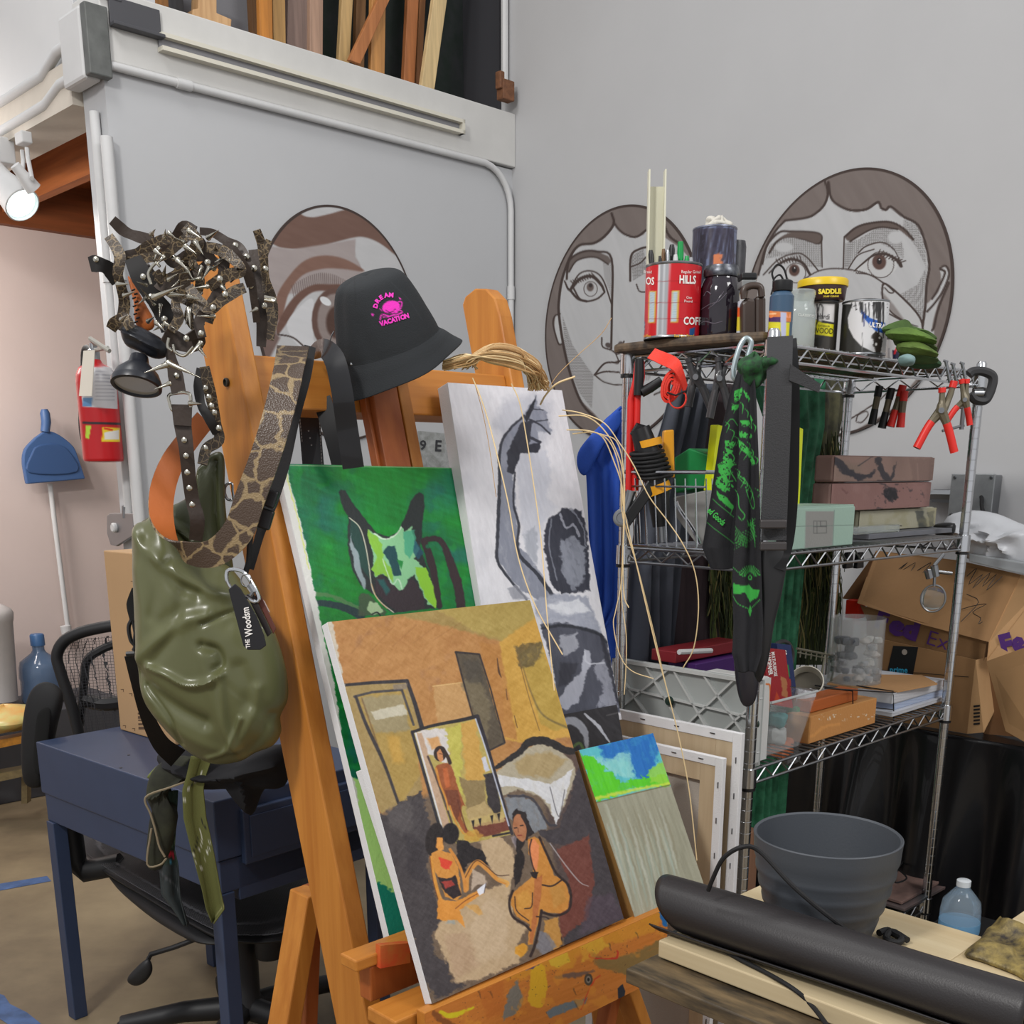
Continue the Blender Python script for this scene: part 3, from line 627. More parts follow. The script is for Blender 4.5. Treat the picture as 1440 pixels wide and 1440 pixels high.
# white bin, water jug, bags on a pallet
c = pz(6, 1010, .0); c = py(4, 995, 5.9); z0 = 0.02
def basez(x, y, Y): return py(x, y, Y)
p = py(2, 985, 4.75); t = thing('waste_bin', p, 'white plastic bin with a bag rim at the left edge', 'bin')
s_ = px2m(p); MB().lathe([(22 * s_, 0), (27 * s_, 110 * s_), (28 * s_, 112 * s_), (29 * s_, 122 * s_), (26 * s_, 128 * s_), (12 * s_, 136 * s_), (.001, 137 * s_)], p, UZ, 24).bld('bin_body', M('bin_white', (178, 174, 172), .6, var=.05), t)
bz = py(62, 986, 4.9); MB().fbox(bz @ E1 - .75, bz @ E1 + .30, bz @ E2 - .22, bz @ E2 + .22, 0, bz[2] - .002).bld('low_bench', M('bench_dark', (66, 66, 70), .7), bevel=.005, label='low dark bench under the water jug along the pinkish wall', cat='bench')
p = py(62, 985, 4.9); s_ = px2m(p); t = thing('water_jug', p, 'blue five gallon water jug standing behind the office chair', 'water jug')
MB().lathe([(28 * s_, 0), (29 * s_, 6 * s_), (28 * s_, 30 * s_), (29 * s_, 34 * s_), (28 * s_, 48 * s_), (26 * s_, 56 * s_), (10 * s_, 68 * s_), (8 * s_, 72 * s_), (8 * s_, 86 * s_), (9 * s_, 88 * s_), (.001, 89 * s_)], p, UZ, 28).bld('jug_body', M('jug_blue', (110, 134, 166), .12, trans=.45, var=.06), t)
MB().lathe([(9.5 * s_, 78 * s_), (9.5 * s_, 92 * s_), (8 * s_, 94 * s_)], p, UZ, 20).bld('cap', M('jug_cap', (60, 96, 140), .4), t)
p = pz(-30, 1075, .12)
t = thing('low_shelf_rack', p, 'low wooden rack with yellow-painted boards at the left edge', 'rack')
for i, (y0, cc) in enumerate(((1043, (190, 128, 40)), (1090, (120, 104, 70)))):
    q = [py(x, y, 4.2) for x, y in ((-60, y0 + 8), (42, y0 - 10), (42, y0 + 0), (-60, y0 + 22))]
    MB().prism(q, A(0, .09, 0)).bld('board', wood('rackw%d' % i, cc, tuple(int(k * .8) for k in cc), 0), t)
for i in (0, 1):
    x = (-20, 30)[i]; MB().prism([py(x, 1040, 4.27), py(x + 8, 1040, 4.27), py(x + 8, 1130, 4.27), py(x, 1130, 4.27)], A(0, .04, 0)).bld('leg', wood('rackw1', 0, 0), t)
def blob(name, c, rx, ry, rz, mat, seed=1, parent=None, n=20, amp=.18, ax=(E1, E2), sub=0, cols=None, **k):
    mb = MB(); G = []
    rs = np.random.RandomState(seed); ph = rs.rand(12) * 6
    for i in range(n + 1):
        th = math.pi * i / n; row = []
        for j in range(2 * n):
            f = 2 * math.pi * j / (2 * n)
            d = 1 + amp * (math.sin(3 * f + ph[0] + 2 * th) * .5 + math.sin(5 * f + ph[1]) * .3 * math.sin(th) + math.sin(4 * th + ph[2]) * .4)
            cs = math.sin(th); 
            row.append(c + (ax[0] * rx * math.cos(f) * cs + ax[1] * ry * math.sin(f) * cs) * d + UZ * rz * math.cos(th) * d)
        G.append(row)
    return mb.grid(np.array(G), cu=True).bld(name, mat, parent, **k)
p = py(8, 1010, 4.25)
blob('plastic_bag', p, .16, .12, .05, M('bag_orange', (206, 150, 80), .3, c2=(186, 186, 120), vs=14), 3, label='orange and yellow plastic bag lying on the low rack', cat='bag')
# ================================================================ EASEL
EW = wood('easel_wood', (194, 128, 54), (170, 104, 38), 2, .42, .6)
EWX = wood('easel_wood_x', (194, 128, 54), (170, 104, 38), 0, .42, .6)
EWD = wood('easel_wood_red', (172, 96, 46), (150, 76, 34), 2, .4, .6)
ph_ = math.radians(15)
EV = UZ * math.cos(ph_) + E2 * math.sin(ph_); EN = nrm(E2 * math.cos(ph_) - UZ * math.sin(ph_))   # EN points to the back
P0 = pe2(477, 1440, 1.46); EO = E2 * 1.46 + UZ * P0[2]
def ep(a, w, s): return EO + E1 * a + EN * w + EV * s      # w negative = towards the front
def eslab(mb, a0, a1, w0, w1, s0, s1, mi=0):
    return mb.box(ep((a0 + a1) / 2, (w0 + w1) / 2, (s0 + s1) / 2), (E1, EN, EV), ((a1 - a0) / 2, (w1 - w0) / 2, (s1 - s0) / 2), mi)
def es(x, y, w):   # (a, s) on the easel plane at depth w
    p = pl(x, y, EN, EN @ ep(0, w, 0)) - EO; return p @ E1, p @ EV
easel = thing('easel', fr(1.2, 1.3, 0), 'large orange-brown studio easel carrying the stacked paintings', 'easel')
LA, RA = .9876, es(652, 440, 0)[0]
sl = es(318, 352, -.05)[1]; sr = es(690, 410, -.05)[1]
def post(a, s0, s1, name='post'):
    c = [(-.1, s0), (0, s0), (0, s1 - .012), (-.012, s1)] + [(-.045, s1 + .004), (-.075, s1 - .008), (-.095, s1 - .035), (-.1, s1 - .07)]
    MB().prism([ep(a, w, s) for w, s in c], E1 * .036).bld(name, EW, easel, bevel=.003)
post(LA, -.5, sl); post(RA, -.5, sr)
for s_ in (es(314, 528, -.09)[1],):
    MB().lathe([(.007, 0), (.007, .004), (.005, .005), (.0045, .001), (.0001, 0.001)], ep(LA - .001, -.06, s_), -E1, 14).bld('bolt', M('bolt_dark', (70, 66, 60), .5, metal=.6), easel)
s1 = es(520, 512, -.085)[1]; s0 = s1 - .088
mb = MB(); eslab(mb, LA + .036, RA, -.085, -.04, s0, s1); mb.bld('crossbar', EWX, easel, bevel=.003)
# central mast of three strips with dark grooves
m0 = es(531, 640, -.11)[0]; m1_ = es(592, 640, -.11)[0]; wdt = m1_ - m0
mb = MB(); mt = s1 + .004
eslab(mb, m0 + wdt * .08, m0 + wdt * .66, -.118, -.086, -.75, mt); eslab(mb, m0, m0 + wdt * .1, -.105, -.086, -.75, mt)
mb.bld('mast', EWD, easel, bevel=.002)
mb = MB(); eslab(mb, m0 + wdt * .74, m1_, -.112, -.086, -.75, mt); mb.bld('mast_rail', EW, easel, bevel=.002)
mb = MB(); eslab(mb, m0 + wdt * .66, m0 + wdt * .74, -.092, -.086, -.75, mt - .002); mb.bld('mast_groove', M('groove_dark', (84, 44, 22), .7), easel, label='dark groove')
# foot rails, back legs, lower bar
zf = .06
MB().fbox(LA - .0, LA + .05, .95, 1.75, .0, .07).bld('foot_rail', EW, easel, bevel=.004)
MB().fbox(RA - .0, RA + .05, .95, 1.75, .0, .07).bld('foot_rail', EW, easel, bevel=.004)
MB().fbox(LA + .05, RA, 1.36, 1.40, .02, .08).bld('floor_crossbar', EWX, easel, bevel=.003)
def leg(x0, y0, x1, y1, d, w, t, nm='back_leg', m=EW):
    a, b = pe2(x0, y0, d), pe2(x1, y1, d); b = a + (b - a)
    MB().prism([a, a + E1 * w, b + E1 * w, b], E2 * t).bld(nm, m, easel, bevel=.003)
leg(433, 1262, 398, 1470, 1.60, .035, .06); leg(436, 1250, 428, 1480, 1.66, .03, .03, 'back_brace', EWD)
leg(884, 1392, 930, 1520, 1.22, .03, .05, 'front_brace'); leg(862, 1400, 838, 1520, 1.25, .03, .03, 'front_brace', EWD)
# canvas ledge with red paint and the long painted tray plank in front
za = pe2(500, 1350, 1.27)[2]
mb = MB().fbox(pe2(500, 1350, 1.27) @ E1, 1.70, 1.27, 1.312, za - .022, za - .002); mb.bld('ledge', EWX, easel, bevel=.003)
G = [pe2(x, y, 1.262) for x, y in ((535, 1330), (577, 1326), (577, 1354), (535, 1362))]
mb = MB().prism(G, E2 * .012); mb.bld('ledge_lip', M('paint_red_smear', (206, 60, 36), .5, c2=(190, 110, 50), vs=26), easel, label='paint-smeared lip')
MB().fbox(.93, 1.05, 1.275, 1.305, za - .085, za - .024).bld('ledge_block', EWD, easel, bevel=.003)
zt_ = .612
MB().fbox(.90, 1.62, 1.175, 1.245, zt_ - .03, zt_ - .006).bld('tray_board', EWX, easel, bevel=.003)
MB().fbox(1.18, 1.26, 1.19, 1.30, .1, zt_ - .03).bld('tray_support', EWD, easel, bevel=.003)
def tray_art(a):
    q = lambda *p: S(440, 840, 2.4, *p); a.streak(-22, 60, 3, 10, 3)
    a.poly(q((640, 1290), (760, 1215), (900, 1150), (1010, 1110), (1104, 1080), (1200, 1040), (1150, 1130), (1000, 1170), (900, 1200), (870, 1250), (780, 1260), (700, 1290)), (222, 152, 50), 3, .9, 4, dab=(-20, 14, 3, .35))
    a.poly(q((900, 1160), (960, 1130), (1000, 1180), (960, 1200), (910, 1230)), (232, 180, 60), 3, .9, 4, dab=(70, 12, 3, .4)); a.poly(q((560, 1330), (640, 1290), (650, 1400), (590, 1420)), (196, 110, 46), 4, .7, 4); a.poly(q((740, 1240), (770, 1230), (790, 1290), (782, 1370), (750, 1385), (725, 1360), (735, 1300)), (228, 176, 44), 2, 1, 2, sm=True)
    a.poly(q((790, 1200), (850, 1180), (870, 1230), (830, 1250), (800, 1240)), (230, 190, 60), 2, .9, 2)
    a.line(q((820, 1282), (880, 1275), (950, 1262)), [4, 8, 2], (96, 84, 88), .75, 3, j=2); a.poly(q((940, 1200), (1000, 1225), (1104, 1190), (1180, 1150), (1170, 1230), (1060, 1275), (960, 1250)), (120, 110, 70), 3, .75, 3, dab=(-15, 20, 3, .5))
    a.poly(q((785, 1400), (830, 1375), (925, 1352), (920, 1372), (840, 1405), (800, 1420)), (104, 124, 140), 2, .9, 2); a.poly(q((655, 1340), (690, 1290), (712, 1360), (690, 1400), (640, 1430), (650, 1380)), (110, 122, 128), 2, .8, 3)
    a.line(q((430, 1400), (470, 1412), (540, 1385)), [5, 8, 3], (226, 206, 40), 1, 1.5, j=1.5); a.poly(q((400, 1380), (440, 1420), (480, 1440), (460, 1460), (400, 1410)), (120, 70, 40), 2, .7, 3)
    a.poly(q((1028, 1320), (1045, 1305), (1055, 1330), (1050, 1362), (1030, 1355)), (44, 48, 60), 1, 1, 1); a.line(q((905, 1390), (945, 1300), (970, 1275)), 1.6, (210, 60, 36), .8, j=1); a.line(q((935, 1205), (940, 1215), (1020, 1220), (1028, 1195)), 2.5, (206, 50, 40), .8, 1, j=2)
    a.line(q((1180, 1060), (1190, 1100), (1215, 1100)), [9, 8, 6], (38, 110, 178), 1, 1.5, j=2)
    a.line(q((700, 1255), (740, 1245), (765, 1235)), [3, 7, 3], (70, 60, 130), .9, 1.5, j=2); a.line(q((640, 1275), (720, 1250), (740, 1238)), [2, 5, 2], (220, 216, 220), .9, 1, j=1.5)
    for x, y, c in ((560, 1330, (90, 60, 40)), (600, 1330, (90, 60, 40)), (660, 1265, (60, 44, 40)), (880, 1320, (70, 56, 40)), (1000, 1170, (60, 60, 60)), (1090, 1130, (60, 66, 60)), (885, 1365, (60, 50, 40))):
        a.line(q((x, y), (x + 8, y + 22)), [2, 4, 1], c, .6, 1.5, j=2)
    a.blotch(16, (226, 150, 56), .6, .1, .6, 21); a.blotch(3, (90, 66, 50), .8, .02, .6, 25)
    a.ell(440 + 930 / 2.4, 840 + 1290 / 2.4, 6, 8.5, (84, 72, 60), 1.2); a.ell(440 + 930 / 2.4, 840 + 1290 / 2.4, 3.4, 5, (140, 130, 120), 1); a.ell(440 + 930 / 2.4, 840 + 1290 / 2.4, 1.8, 2.6, (40, 34, 30), 1)
tl, tr = pe2(598, 1415, 1.150), pe2(940, 1277, 1.150)
aL, aR = tl @ E1, tr @ E1
MB().fbox(aL, aR, 1.151, 1.172, .478, .616).bld('tray_plank', EWX, easel, bevel=.002)
painted_quad('tray_plank_face', [fr(aL, 1.151, .615), fr(aR, 1.151, .615), fr(aR, 1.151, .479), fr(aL, 1.151, .479)], -E2, .0006, tray_art, (208, 126, 54), VC, easel, 1., label='paint-smeared front face of the tray plank')
# ================================================================ CANVASES
def canvas(name, pix, plane, thick, fn, base, label, cat='painting', side=WHT, dens=1., edge=None, group=None):
    n, d, v = plane
    Q = [pl(x, y, n, d) for x, y in pix]
    w = (Q[1] - Q[0]); 
    t = thing(name, Q[3], label, cat, group)
    MB().prism([Q[0], Q[1], Q[2], Q[3]], -n * thick).bld('stretched_canvas', side, t, bevel=.0015)
    if fn: painted_quad('painted_face', Q, n, .0006, fn, base, VC, t, dens)
    return t, Q, n
def lp(x, y, e2d, deg): return lean(pe2(x, y, e2d), deg)
gp = lp(545, 1335, 1.315, 20)
off = lambda p, k: (p[0], p[1] - k, p[2])
SIDEY = WHT
def green_art(a):
    q = lambda *p: S(370, 640, 4.3636, *p)
    a.blotch(60, (0, 128, 34), .42, .2, .9, 2); a.blotch(46, (8, 100, 88), .58, .15, .8, 5); a.blotch(22, (20, 150, 44), .62, .1, .5, 8)
    a.ell(540, 715, 60, 60, (6, 142, 40), 60, .7); a.ell(410, 740, 40, 60, (10, 96, 84), 40, .6); a.ell(690, 830, 30, 30, (8, 104, 96), 30, .7); a.ell(630, 690, 26, 30, (16, 116, 100), 26, .6)
    a.streak(20, 22, 4, 12, 6); a.streak(80, 26, 5, 8, 7)
    DKG = (34, 42, 42)
    a.poly(q((462, 225), (480, 210), (505, 218), (560, 310), (640, 410), (700, 480), (770, 500), (830, 470), (870, 380), (900, 300), (930, 250), (960, 228), (985, 245), (992, 310), (975, 420), (975, 500), (960, 560), (990, 640), (1060, 830), (1085, 935), (1000, 945), (800, 970), (740, 930), (690, 860), (640, 830), (600, 800), (545, 700), (520, 560), (520, 440), (525, 390), (480, 300)), DKG, 1.6, j=1.2)
    a.poly(q((540, 390), (580, 430), (620, 540), (640, 640), (655, 760), (600, 690), (560, 560), (530, 480)), (28, 70, 62), 2, .9, 1)
    a.poly(q((540, 480), (545, 540), (585, 600), (600, 700), (635, 790), (620, 830), (590, 760), (560, 700), (555, 620), (530, 560)), (150, 166, 170), 1.4, .95, 1.4)
    a.poly(q((640, 460), (690, 480), (760, 520), (820, 480), (850, 430), (870, 470), (910, 440), (930, 520), (960, 580), (930, 640), (1000, 700), (1040, 800), (1070, 860), (1060, 930), (1010, 920), (960, 800), (930, 730), (890, 760), (860, 830), (830, 835), (790, 790), (760, 740), (720, 730), (690, 750), (670, 700), (680, 620), (650, 530)), (142, 204, 150), 1.4, 1, 2)
    a.poly(q((640, 460), (700, 500), (730, 560), (740, 640), (790, 700), (800, 780), (740, 730), (690, 740), (665, 700), (700, 620), (650, 540)), (138, 196, 62), 1.2, 1, 2, dab=(70, 12, 4, .3))
    a.poly(q((930, 690), (1000, 690), (1040, 800), (1075, 880), (1060, 940), (1010, 900), (960, 790)), (142, 204, 50), 1.2, 1, 2); a.poly(q((760, 560), (810, 560), (830, 640), (850, 740), (800, 740), (770, 640), (735, 600)), (20, 72, 78), 1.2, 1, 1.5)
    a.poly(q((860, 470), (930, 460), (945, 560), (900, 640), (870, 600)), (66, 168, 130), 1.5, .8, 2); a.poly(q((820, 640), (860, 650), (850, 700)), (30, 140, 60), 1, 1, 1); a.poly(q((930, 520), (985, 600), (950, 640), (925, 600)), (20, 80, 104), 1.5, .8, 1.5)
    a.line(q((680, 480), (740, 515), (800, 500), (850, 440)), 1.6, (226, 240, 220), .9, j=1); a.line(q((735, 640), (790, 790), (830, 760), (855, 830)), 1.5, (214, 240, 214), .8, j=1)
    a.poly(q((690, 760), (720, 730), (800, 800), (850, 840), (900, 760), (940, 780), (990, 880), (990, 945), (830, 965), (750, 900), (690, 840)), (52, 40, 46), 1.6, 1, 1.5); a.poly(q((700, 760), (740, 760), (780, 830), (760, 860)), (22, 110, 104), 3, .7, 2)
    a.line(q((530, 385), (590, 440), (625, 540), (650, 680), (670, 820), (720, 900), (800, 965)), 1.5, (214, 214, 190), .95); a.line(q((665, 790), (700, 880), (760, 940)), 1.2, (214, 170, 120), .8)
    a.line(q((985, 530), (1020, 620), (1050, 740), (1085, 930)), [9, 11, 7], (50, 34, 38), 1, 1.5, j=1); a.line(q((985, 520), (1070, 515), (1120, 580), (1160, 690), (1195, 800), (1215, 925)), [7, 9, 13, 13], (50, 34, 38), 1, 1.6, j=1.2)
    a.line(q((1010, 560), (1060, 545), (1090, 580)), 6, (14, 118, 72), .8, 2)
    a.line(q((290, 850), (400, 860), (480, 890), (570, 940)), [6, 5, 8], (84, 128, 76), .9, 2, j=1.5); a.line(q((290, 905), (420, 915), (520, 945), (600, 985)), [8, 10, 12], (26, 54, 56), 1, 1.5, j=1)
    a.poly(q((590, 850), (650, 850), (700, 910), (760, 960), (740, 985), (580, 985)), (70, 84, 60), 2, .9, 2); a.poly(q((650, 900), (700, 905), (740, 960), (690, 985), (640, 950)), (168, 196, 150), 1.5, 1, 2); a.line(q((670, 975), (700, 965), (720, 985)), 2, (30, 34, 36))
    # lower, mostly hidden part
    a.poly([(470, 1095), (640, 1095), (700, 1440), (500, 1440)], (176, 222, 130), 3, 1, 4); a.poly([(515, 1262), (530, 1240), (560, 1255), (640, 1240), (700, 1440), (520, 1440)], (16, 128, 108), 2, 1, 5)
    # bare canvas along the left edge
    a.poly([(383, 650), (403, 650), (406, 672), (424, 740), (437, 800), (452, 880), (470, 960), (488, 1080), (500, 1100), (512, 1200), (516, 1262), (540, 1345), (500, 1400)], (216, 216, 210), 1.2, 1, 2.2); a.line([(402, 652), (404, 672), (421, 738), (434, 800)], 1.4, (206, 220, 70), .7, j=1.5)
    a.line([(385, 654), (637, 658)], 1.4, (190, 200, 160), .7, sm=False)
cv, Q, n_ = canvas('green_painting', [(390, 652), (637, 658), (783, 1300), (553, 1342)], gp, .018, green_art, (2, 112, 56), 'bright green painting of a dark horned animal head, leaning at the left of the easel')
canvas('blank_canvas', [(397, 655), (640, 660), (788, 1296), (559, 1336)], off(gp, .0205), .018, None, None, 'white canvas edge directly behind the green painting', 'canvas')
canvas('blank_canvas', [(418, 776), (660, 780), (792, 1296), (563, 1330)], off(gp, .041), .019, None, None, 'shorter white canvas at the back of the left stack', 'canvas')
bp = lp(605, 1412, 1.162, 24)
def brown_art(a):
    q = lambda *p: S(440, 840, 2.4, *p); z = lambda *p: S(560, 1000, 3.6, *p)
    a.blotch(30, (170, 118, 66), .5, .3, .7, 2); a.blotch(22, (152, 108, 74), .6, .2, .6, 4)
    a.poly(q((20, 70), (310, 50), (760, -10), (790, 90), (640, 150), (420, 90), (310, 65)), (150, 128, 72), 4, .9, 3, dab=(10, 22, 6, .3))
    a.poly(q((400, 30), (760, -20), (770, 70), (640, 145), (560, 120)), (170, 148, 78), 4, .8, 3)
    a.poly(q((630, 150), (760, 60), (900, 470), (780, 480), (700, 490), (650, 480), (640, 330)), (196, 152, 68), 3, 1, 2)
    a.poly(q((690, 190), (770, 150), (860, 440), (820, 450), (770, 430), (720, 260)), (176, 146, 66), 2.5, 1, 2); a.poly(q((680, 165), (770, 150), (775, 190), (740, 230), (700, 240)), (88, 76, 50), 3, .8, 4, dab=(-70, 10, 3, .5)); a.line(q((710, 240), (740, 330), (780, 400), (870, 445)), [1.5, 2.5, 3], (112, 96, 56), .8, 2); a.line(q((690, 190), (730, 340), (765, 450)), 1.2, (112, 86, 46), .8)
    a.poly(q((560, 150), (630, 160), (690, 480), (640, 470), (600, 330)), (176, 122, 62), 3, .9, 2)
    for l in (((622, 205), (628, 250), (636, 270)), ((652, 310), (656, 345)), ((680, 400), (690, 440))): a.line(q(*l), [1, 3, 1], (72, 48, 34), .9)
    a.streak(-30, 26, 6, 9, 8)
    for k in range(5): a.line(q((130 + 70 * k, 190 - 12 * k), (200 + 75 * k, 100 - 4 * k)), 1.2, (138, 92, 50), .35, 2)
    a.poly([(520, 1150), (600, 1120), (760, 1090), (900, 1090), (900, 1300), (600, 1420), (560, 1300)], (104, 88, 74), 8, .95, 4); a.poly([(760, 1060), (880, 1040), (900, 1300), (800, 1340), (770, 1150)], (78, 64, 62), 6, .9, 3)
    a.poly(q((405, 300), (520, 285), (545, 400), (420, 425)), (186, 144, 92), 2, 1, 2); a.line(q((405, 300), (500, 288)), 1.5, (214, 178, 120), .8, sm=False)
    a.poly(q((480, 182), (562, 192), (648, 495), (590, 520), (545, 400), (510, 300)), (84, 74, 60), 1.2, 1, 1); a.poly(q((500, 290), (560, 260), (600, 370), (590, 480), (550, 400)), (120, 108, 82), 4, .7, 4); a.poly(q((505, 210), (560, 215), (580, 290), (525, 290)), (70, 64, 56), 4, .7, 3)
    a.line(q((482, 185), (562, 192), (600, 310), (648, 490), (590, 520)), [3, 2, 2.4], (50, 42, 40), sm=False); a.line(q((482, 185), (512, 300), (540, 400)), 2.4, (50, 42, 40))
    # doorway at the left
    a.poly(q((100, 300), (320, 280), (370, 440), (345, 520), (370, 650), (290, 700), (230, 730), (170, 560)), (158, 134, 84), 2, 1, 2)
    a.poly(q((150, 330), (310, 310), (350, 440), (360, 600), (300, 700), (240, 560), (190, 440)), (166, 138, 72), 2.5, 1, 2); a.poly(q((160, 340), (300, 325), (320, 400), (330, 450), (210, 460)), (150, 138, 106), 4, .9, 3)
    a.poly(q((195, 385), (310, 360), (320, 395), (210, 415)), (196, 190, 170), 2, .9, 2); a.poly(q((250, 470), (290, 470), (310, 560), (270, 560)), (196, 152, 66), 6, .7, 3); a.line(q((165, 340), (240, 560), (290, 690)), 2, (110, 84, 56), .8, 2)
    a.line(q((108, 296), (200, 288), (318, 282), (345, 360), (368, 440)), [4, 5, 6.5], (46, 42, 46), 1, 1.2, False); a.line(q((140, 335), (200, 320), (300, 312), (340, 430)), 3.4, (60, 58, 64), .9, 1.2, False); a.line(q((145, 335), (180, 430), (240, 560), (290, 700)), [4, 5, 3.5], (48, 44, 48), .95, 1.4); a.poly(q((270, 295), (320, 290), (316, 310), (272, 312)), (130, 120, 112), 1.5, .7)
    # dark floor area left
    a.poly(q((250, 730), (300, 690), (370, 650), (390, 740), (400, 790), (395, 860), (385, 900), (400, 960), (440, 1080), (400, 1140), (410, 1200), (450, 1230), (470, 1300), (520, 1305), (470, 1330), (420, 1360), (370, 1270), (300, 1010), (250, 840), (220, 740)), (66, 60, 62), 2.5, 1, 5)
    a.poly(q((250, 720), (330, 680), (340, 780), (300, 800), (260, 770)), (90, 84, 84), 6, .7, 4); a.poly(q((310, 800), (370, 830), (380, 960), (320, 940)), (52, 46, 50), 6, .7, 4)
    # pale floor
    a.poly(q((560, 820), (620, 800), (660, 830), (690, 900), (660, 1000), (680, 1090), (720, 1120), (690, 1170), (700, 1230), (560, 1290), (480, 1300), (440, 1200), (410, 1140), (430, 1090), (560, 990), (640, 970), (590, 900)), (186, 160, 126), 3, 1, 4)
    a.poly(q((600, 1000), (660, 1060), (650, 1200), (560, 1240), (520, 1120)), (196, 172, 142), 10, .7, 6); a.poly(q((440, 1140), (520, 1130), (560, 1240), (480, 1290)), (176, 146, 118), 8, .7, 5)
    # bed
    a.poly(q((620, 590), (700, 520), (760, 490), (830, 510), (880, 560), (890, 600), (850, 700), (820, 760), (790, 700), (760, 670), (690, 650), (640, 670)), (170, 160, 138), 2, 1, 2)
    a.poly(q((680, 560), (720, 530), (800, 520), (860, 550), (800, 610), (700, 600)), (164, 142, 98), 4, .9, 3); a.poly(q((625, 600), (720, 612), (800, 630), (880, 580), (850, 680), (820, 770), (800, 700), (750, 660), (680, 640), (630, 640)), (206, 206, 208), 1.6, 1, 2.5, dab=(80, 16, 4, .35))
    a.line(q((620, 575), (700, 520), (730, 488), (790, 486), (850, 515), (890, 520)), [6, 9, 12, 10, 8], (38, 34, 34), 1, 1.4, j=1.5)
    a.poly(q((650, 680), (700, 665), (760, 700), (790, 780), (740, 800), (700, 780), (660, 740)), (124, 128, 134), 2, 1, 3, dab=(75, 14, 4, .4)); a.line(q((660, 670), (740, 680), (790, 760), (820, 770)), 3.5, (56, 54, 62), .9, 1.5, j=1); a.line(q((800, 640), (830, 740), (850, 650)), 1.3, (86, 84, 90), .8)
    # dark mass right and maroon wedge
    a.poly(q((890, 590), (905, 560), (960, 780), (1060, 1080), (850, 1190), (840, 1080), (870, 1000), (930, 960), (930, 800), (870, 840), (800, 830), (760, 790), (830, 780), (870, 680)), (62, 56, 60), 2, 1, 3)
    a.poly(q((820, 850), (900, 820), (930, 800), (950, 960), (930, 1080), (840, 1150), (830, 1060), (870, 1030), (865, 960), (840, 900)), (108, 58, 48), 2.5, 1, 3); a.line(q((800, 830), (850, 900), (900, 960), (930, 975)), [1.5, 2, 1], (170, 164, 166), .8); a.poly(q((930, 1010), (1010, 1000), (1050, 1080), (900, 1140)), (80, 66, 78), 5, .7, 4)
    # mirror
    a.poly(z((75, 100), (400, 28), (570, 600), (570, 625), (300, 680), (215, 600)), (176, 158, 88), 1.2, 1, 1)
    a.poly(z((100, 100), (240, 85), (260, 190), (250, 280), (180, 230), (120, 200)), (206, 200, 196), 2, 1, 3); a.poly(z((140, 140), (200, 130), (220, 180), (170, 200)), (204, 150, 90), 3, .9, 2); a.poly(z((240, 85), (320, 60), (320, 330), (350, 440), (300, 400), (270, 250)), (188, 180, 84), 3, 1, 4, dab=(85, 20, 6, .3)); a.poly(z((320, 60), (390, 45), (440, 330), (420, 360), (340, 350)), (196, 152, 74), 3, .95, 4)
    a.poly(z((90, 110), (120, 110), (270, 600), (230, 600), (150, 330)), (186, 156, 130), 1.5, 1, 1); a.line(z((88, 110), (150, 330), (225, 600)), 2.6, (214, 214, 220), .9, 1); a.line(z((150, 230), (190, 330), (280, 590)), 3, (70, 56, 54), .9)
    a.poly(z((300, 330), (350, 350), (440, 350), (440, 450), (480, 500), (350, 530), (340, 440)), (138, 118, 78), 2, 1, 2); a.poly(z((345, 500), (440, 455), (480, 520), (360, 560)), (176, 152, 104), 2, 1, 2); a.poly(z((435, 320), (485, 310), (520, 480), (510, 560), (455, 470)), (52, 46, 48), 1.5, 1, 1.5)
    a.poly(z((420, 240), (440, 230), (465, 300), (440, 310)), (196, 196, 204), 1.2, 1, 1); a.poly(z((370, 580), (550, 540), (565, 600), (480, 630), (400, 640)), (112, 60, 46), 1.5, 1, 1.5); a.poly(z((360, 545), (530, 510), (540, 560), (370, 590)), (190, 166, 110), 1.5, .8, 2)
    for x0, y0 in ((370, 555), (405, 545), (465, 530), (500, 520)): a.poly(z((x0, y0), (x0 + 16, y0 - 4), (x0 + 12, y0 + 42)), (34, 30, 34), 1)
    a.line(z((75, 105), (150, 80), (230, 62), (320, 45), (400, 26)), [4, 4.5, 5.5], (40, 36, 38), 1, 1); a.line(z((70, 105), (130, 310), (210, 590)), 4.2, (44, 42, 48), 1, 1); a.line(z((400, 28), (460, 210), (520, 420), (575, 620)), [6, 4, 4], (44, 40, 48), 1, 1); a.line(z((392, 40), (455, 230), (560, 580)), 2, (190, 196, 214), .9); a.line(z((480, 632), (570, 615)), 3, (48, 42, 42), 1, 1, sm=False)
    # standing figure in the mirror
    SK = (150, 82, 44)
    a.poly(z((190, 285), (235, 265), (270, 280), (300, 380), (330, 460), (340, 480), (325, 480), (320, 540), (350, 600), (385, 625), (380, 635), (345, 625), (300, 560), (255, 480), (232, 420), (205, 370)), SK, 1.3, 1, 1, sm=True)
    a.poly(z((235, 400), (300, 400), (320, 470), (300, 560), (270, 500), (245, 440)), (110, 58, 36), 1.5, .9, 1); a.poly(z((225, 290), (250, 285), (265, 380), (240, 390)), (196, 104, 56), 2, .8, 1); a.line(z((192, 290), (212, 370), (240, 440), (252, 500)), [3, 2.5, 2], (206, 138, 56), .9); a.line(z((262, 480), (290, 560), (330, 620)), 2.2, (206, 138, 56), .85); a.line(z((300, 450), (320, 520), (345, 600)), 2, (96, 48, 34), .8)
    a.ell(560 + 212 / 3.6, 1000 + 215 / 3.6, 9, 11, (48, 34, 30), 1.2); a.line(z((225, 190), (250, 230), (262, 262)), 5, (48, 34, 30)); a.poly(z((195, 210), (212, 190), (225, 215), (228, 250), (212, 258), (200, 240)), (196, 132, 84), 1, 1); a.line(z((210, 215), (222, 218)), 1, (70, 40, 30), .8, sm=False)
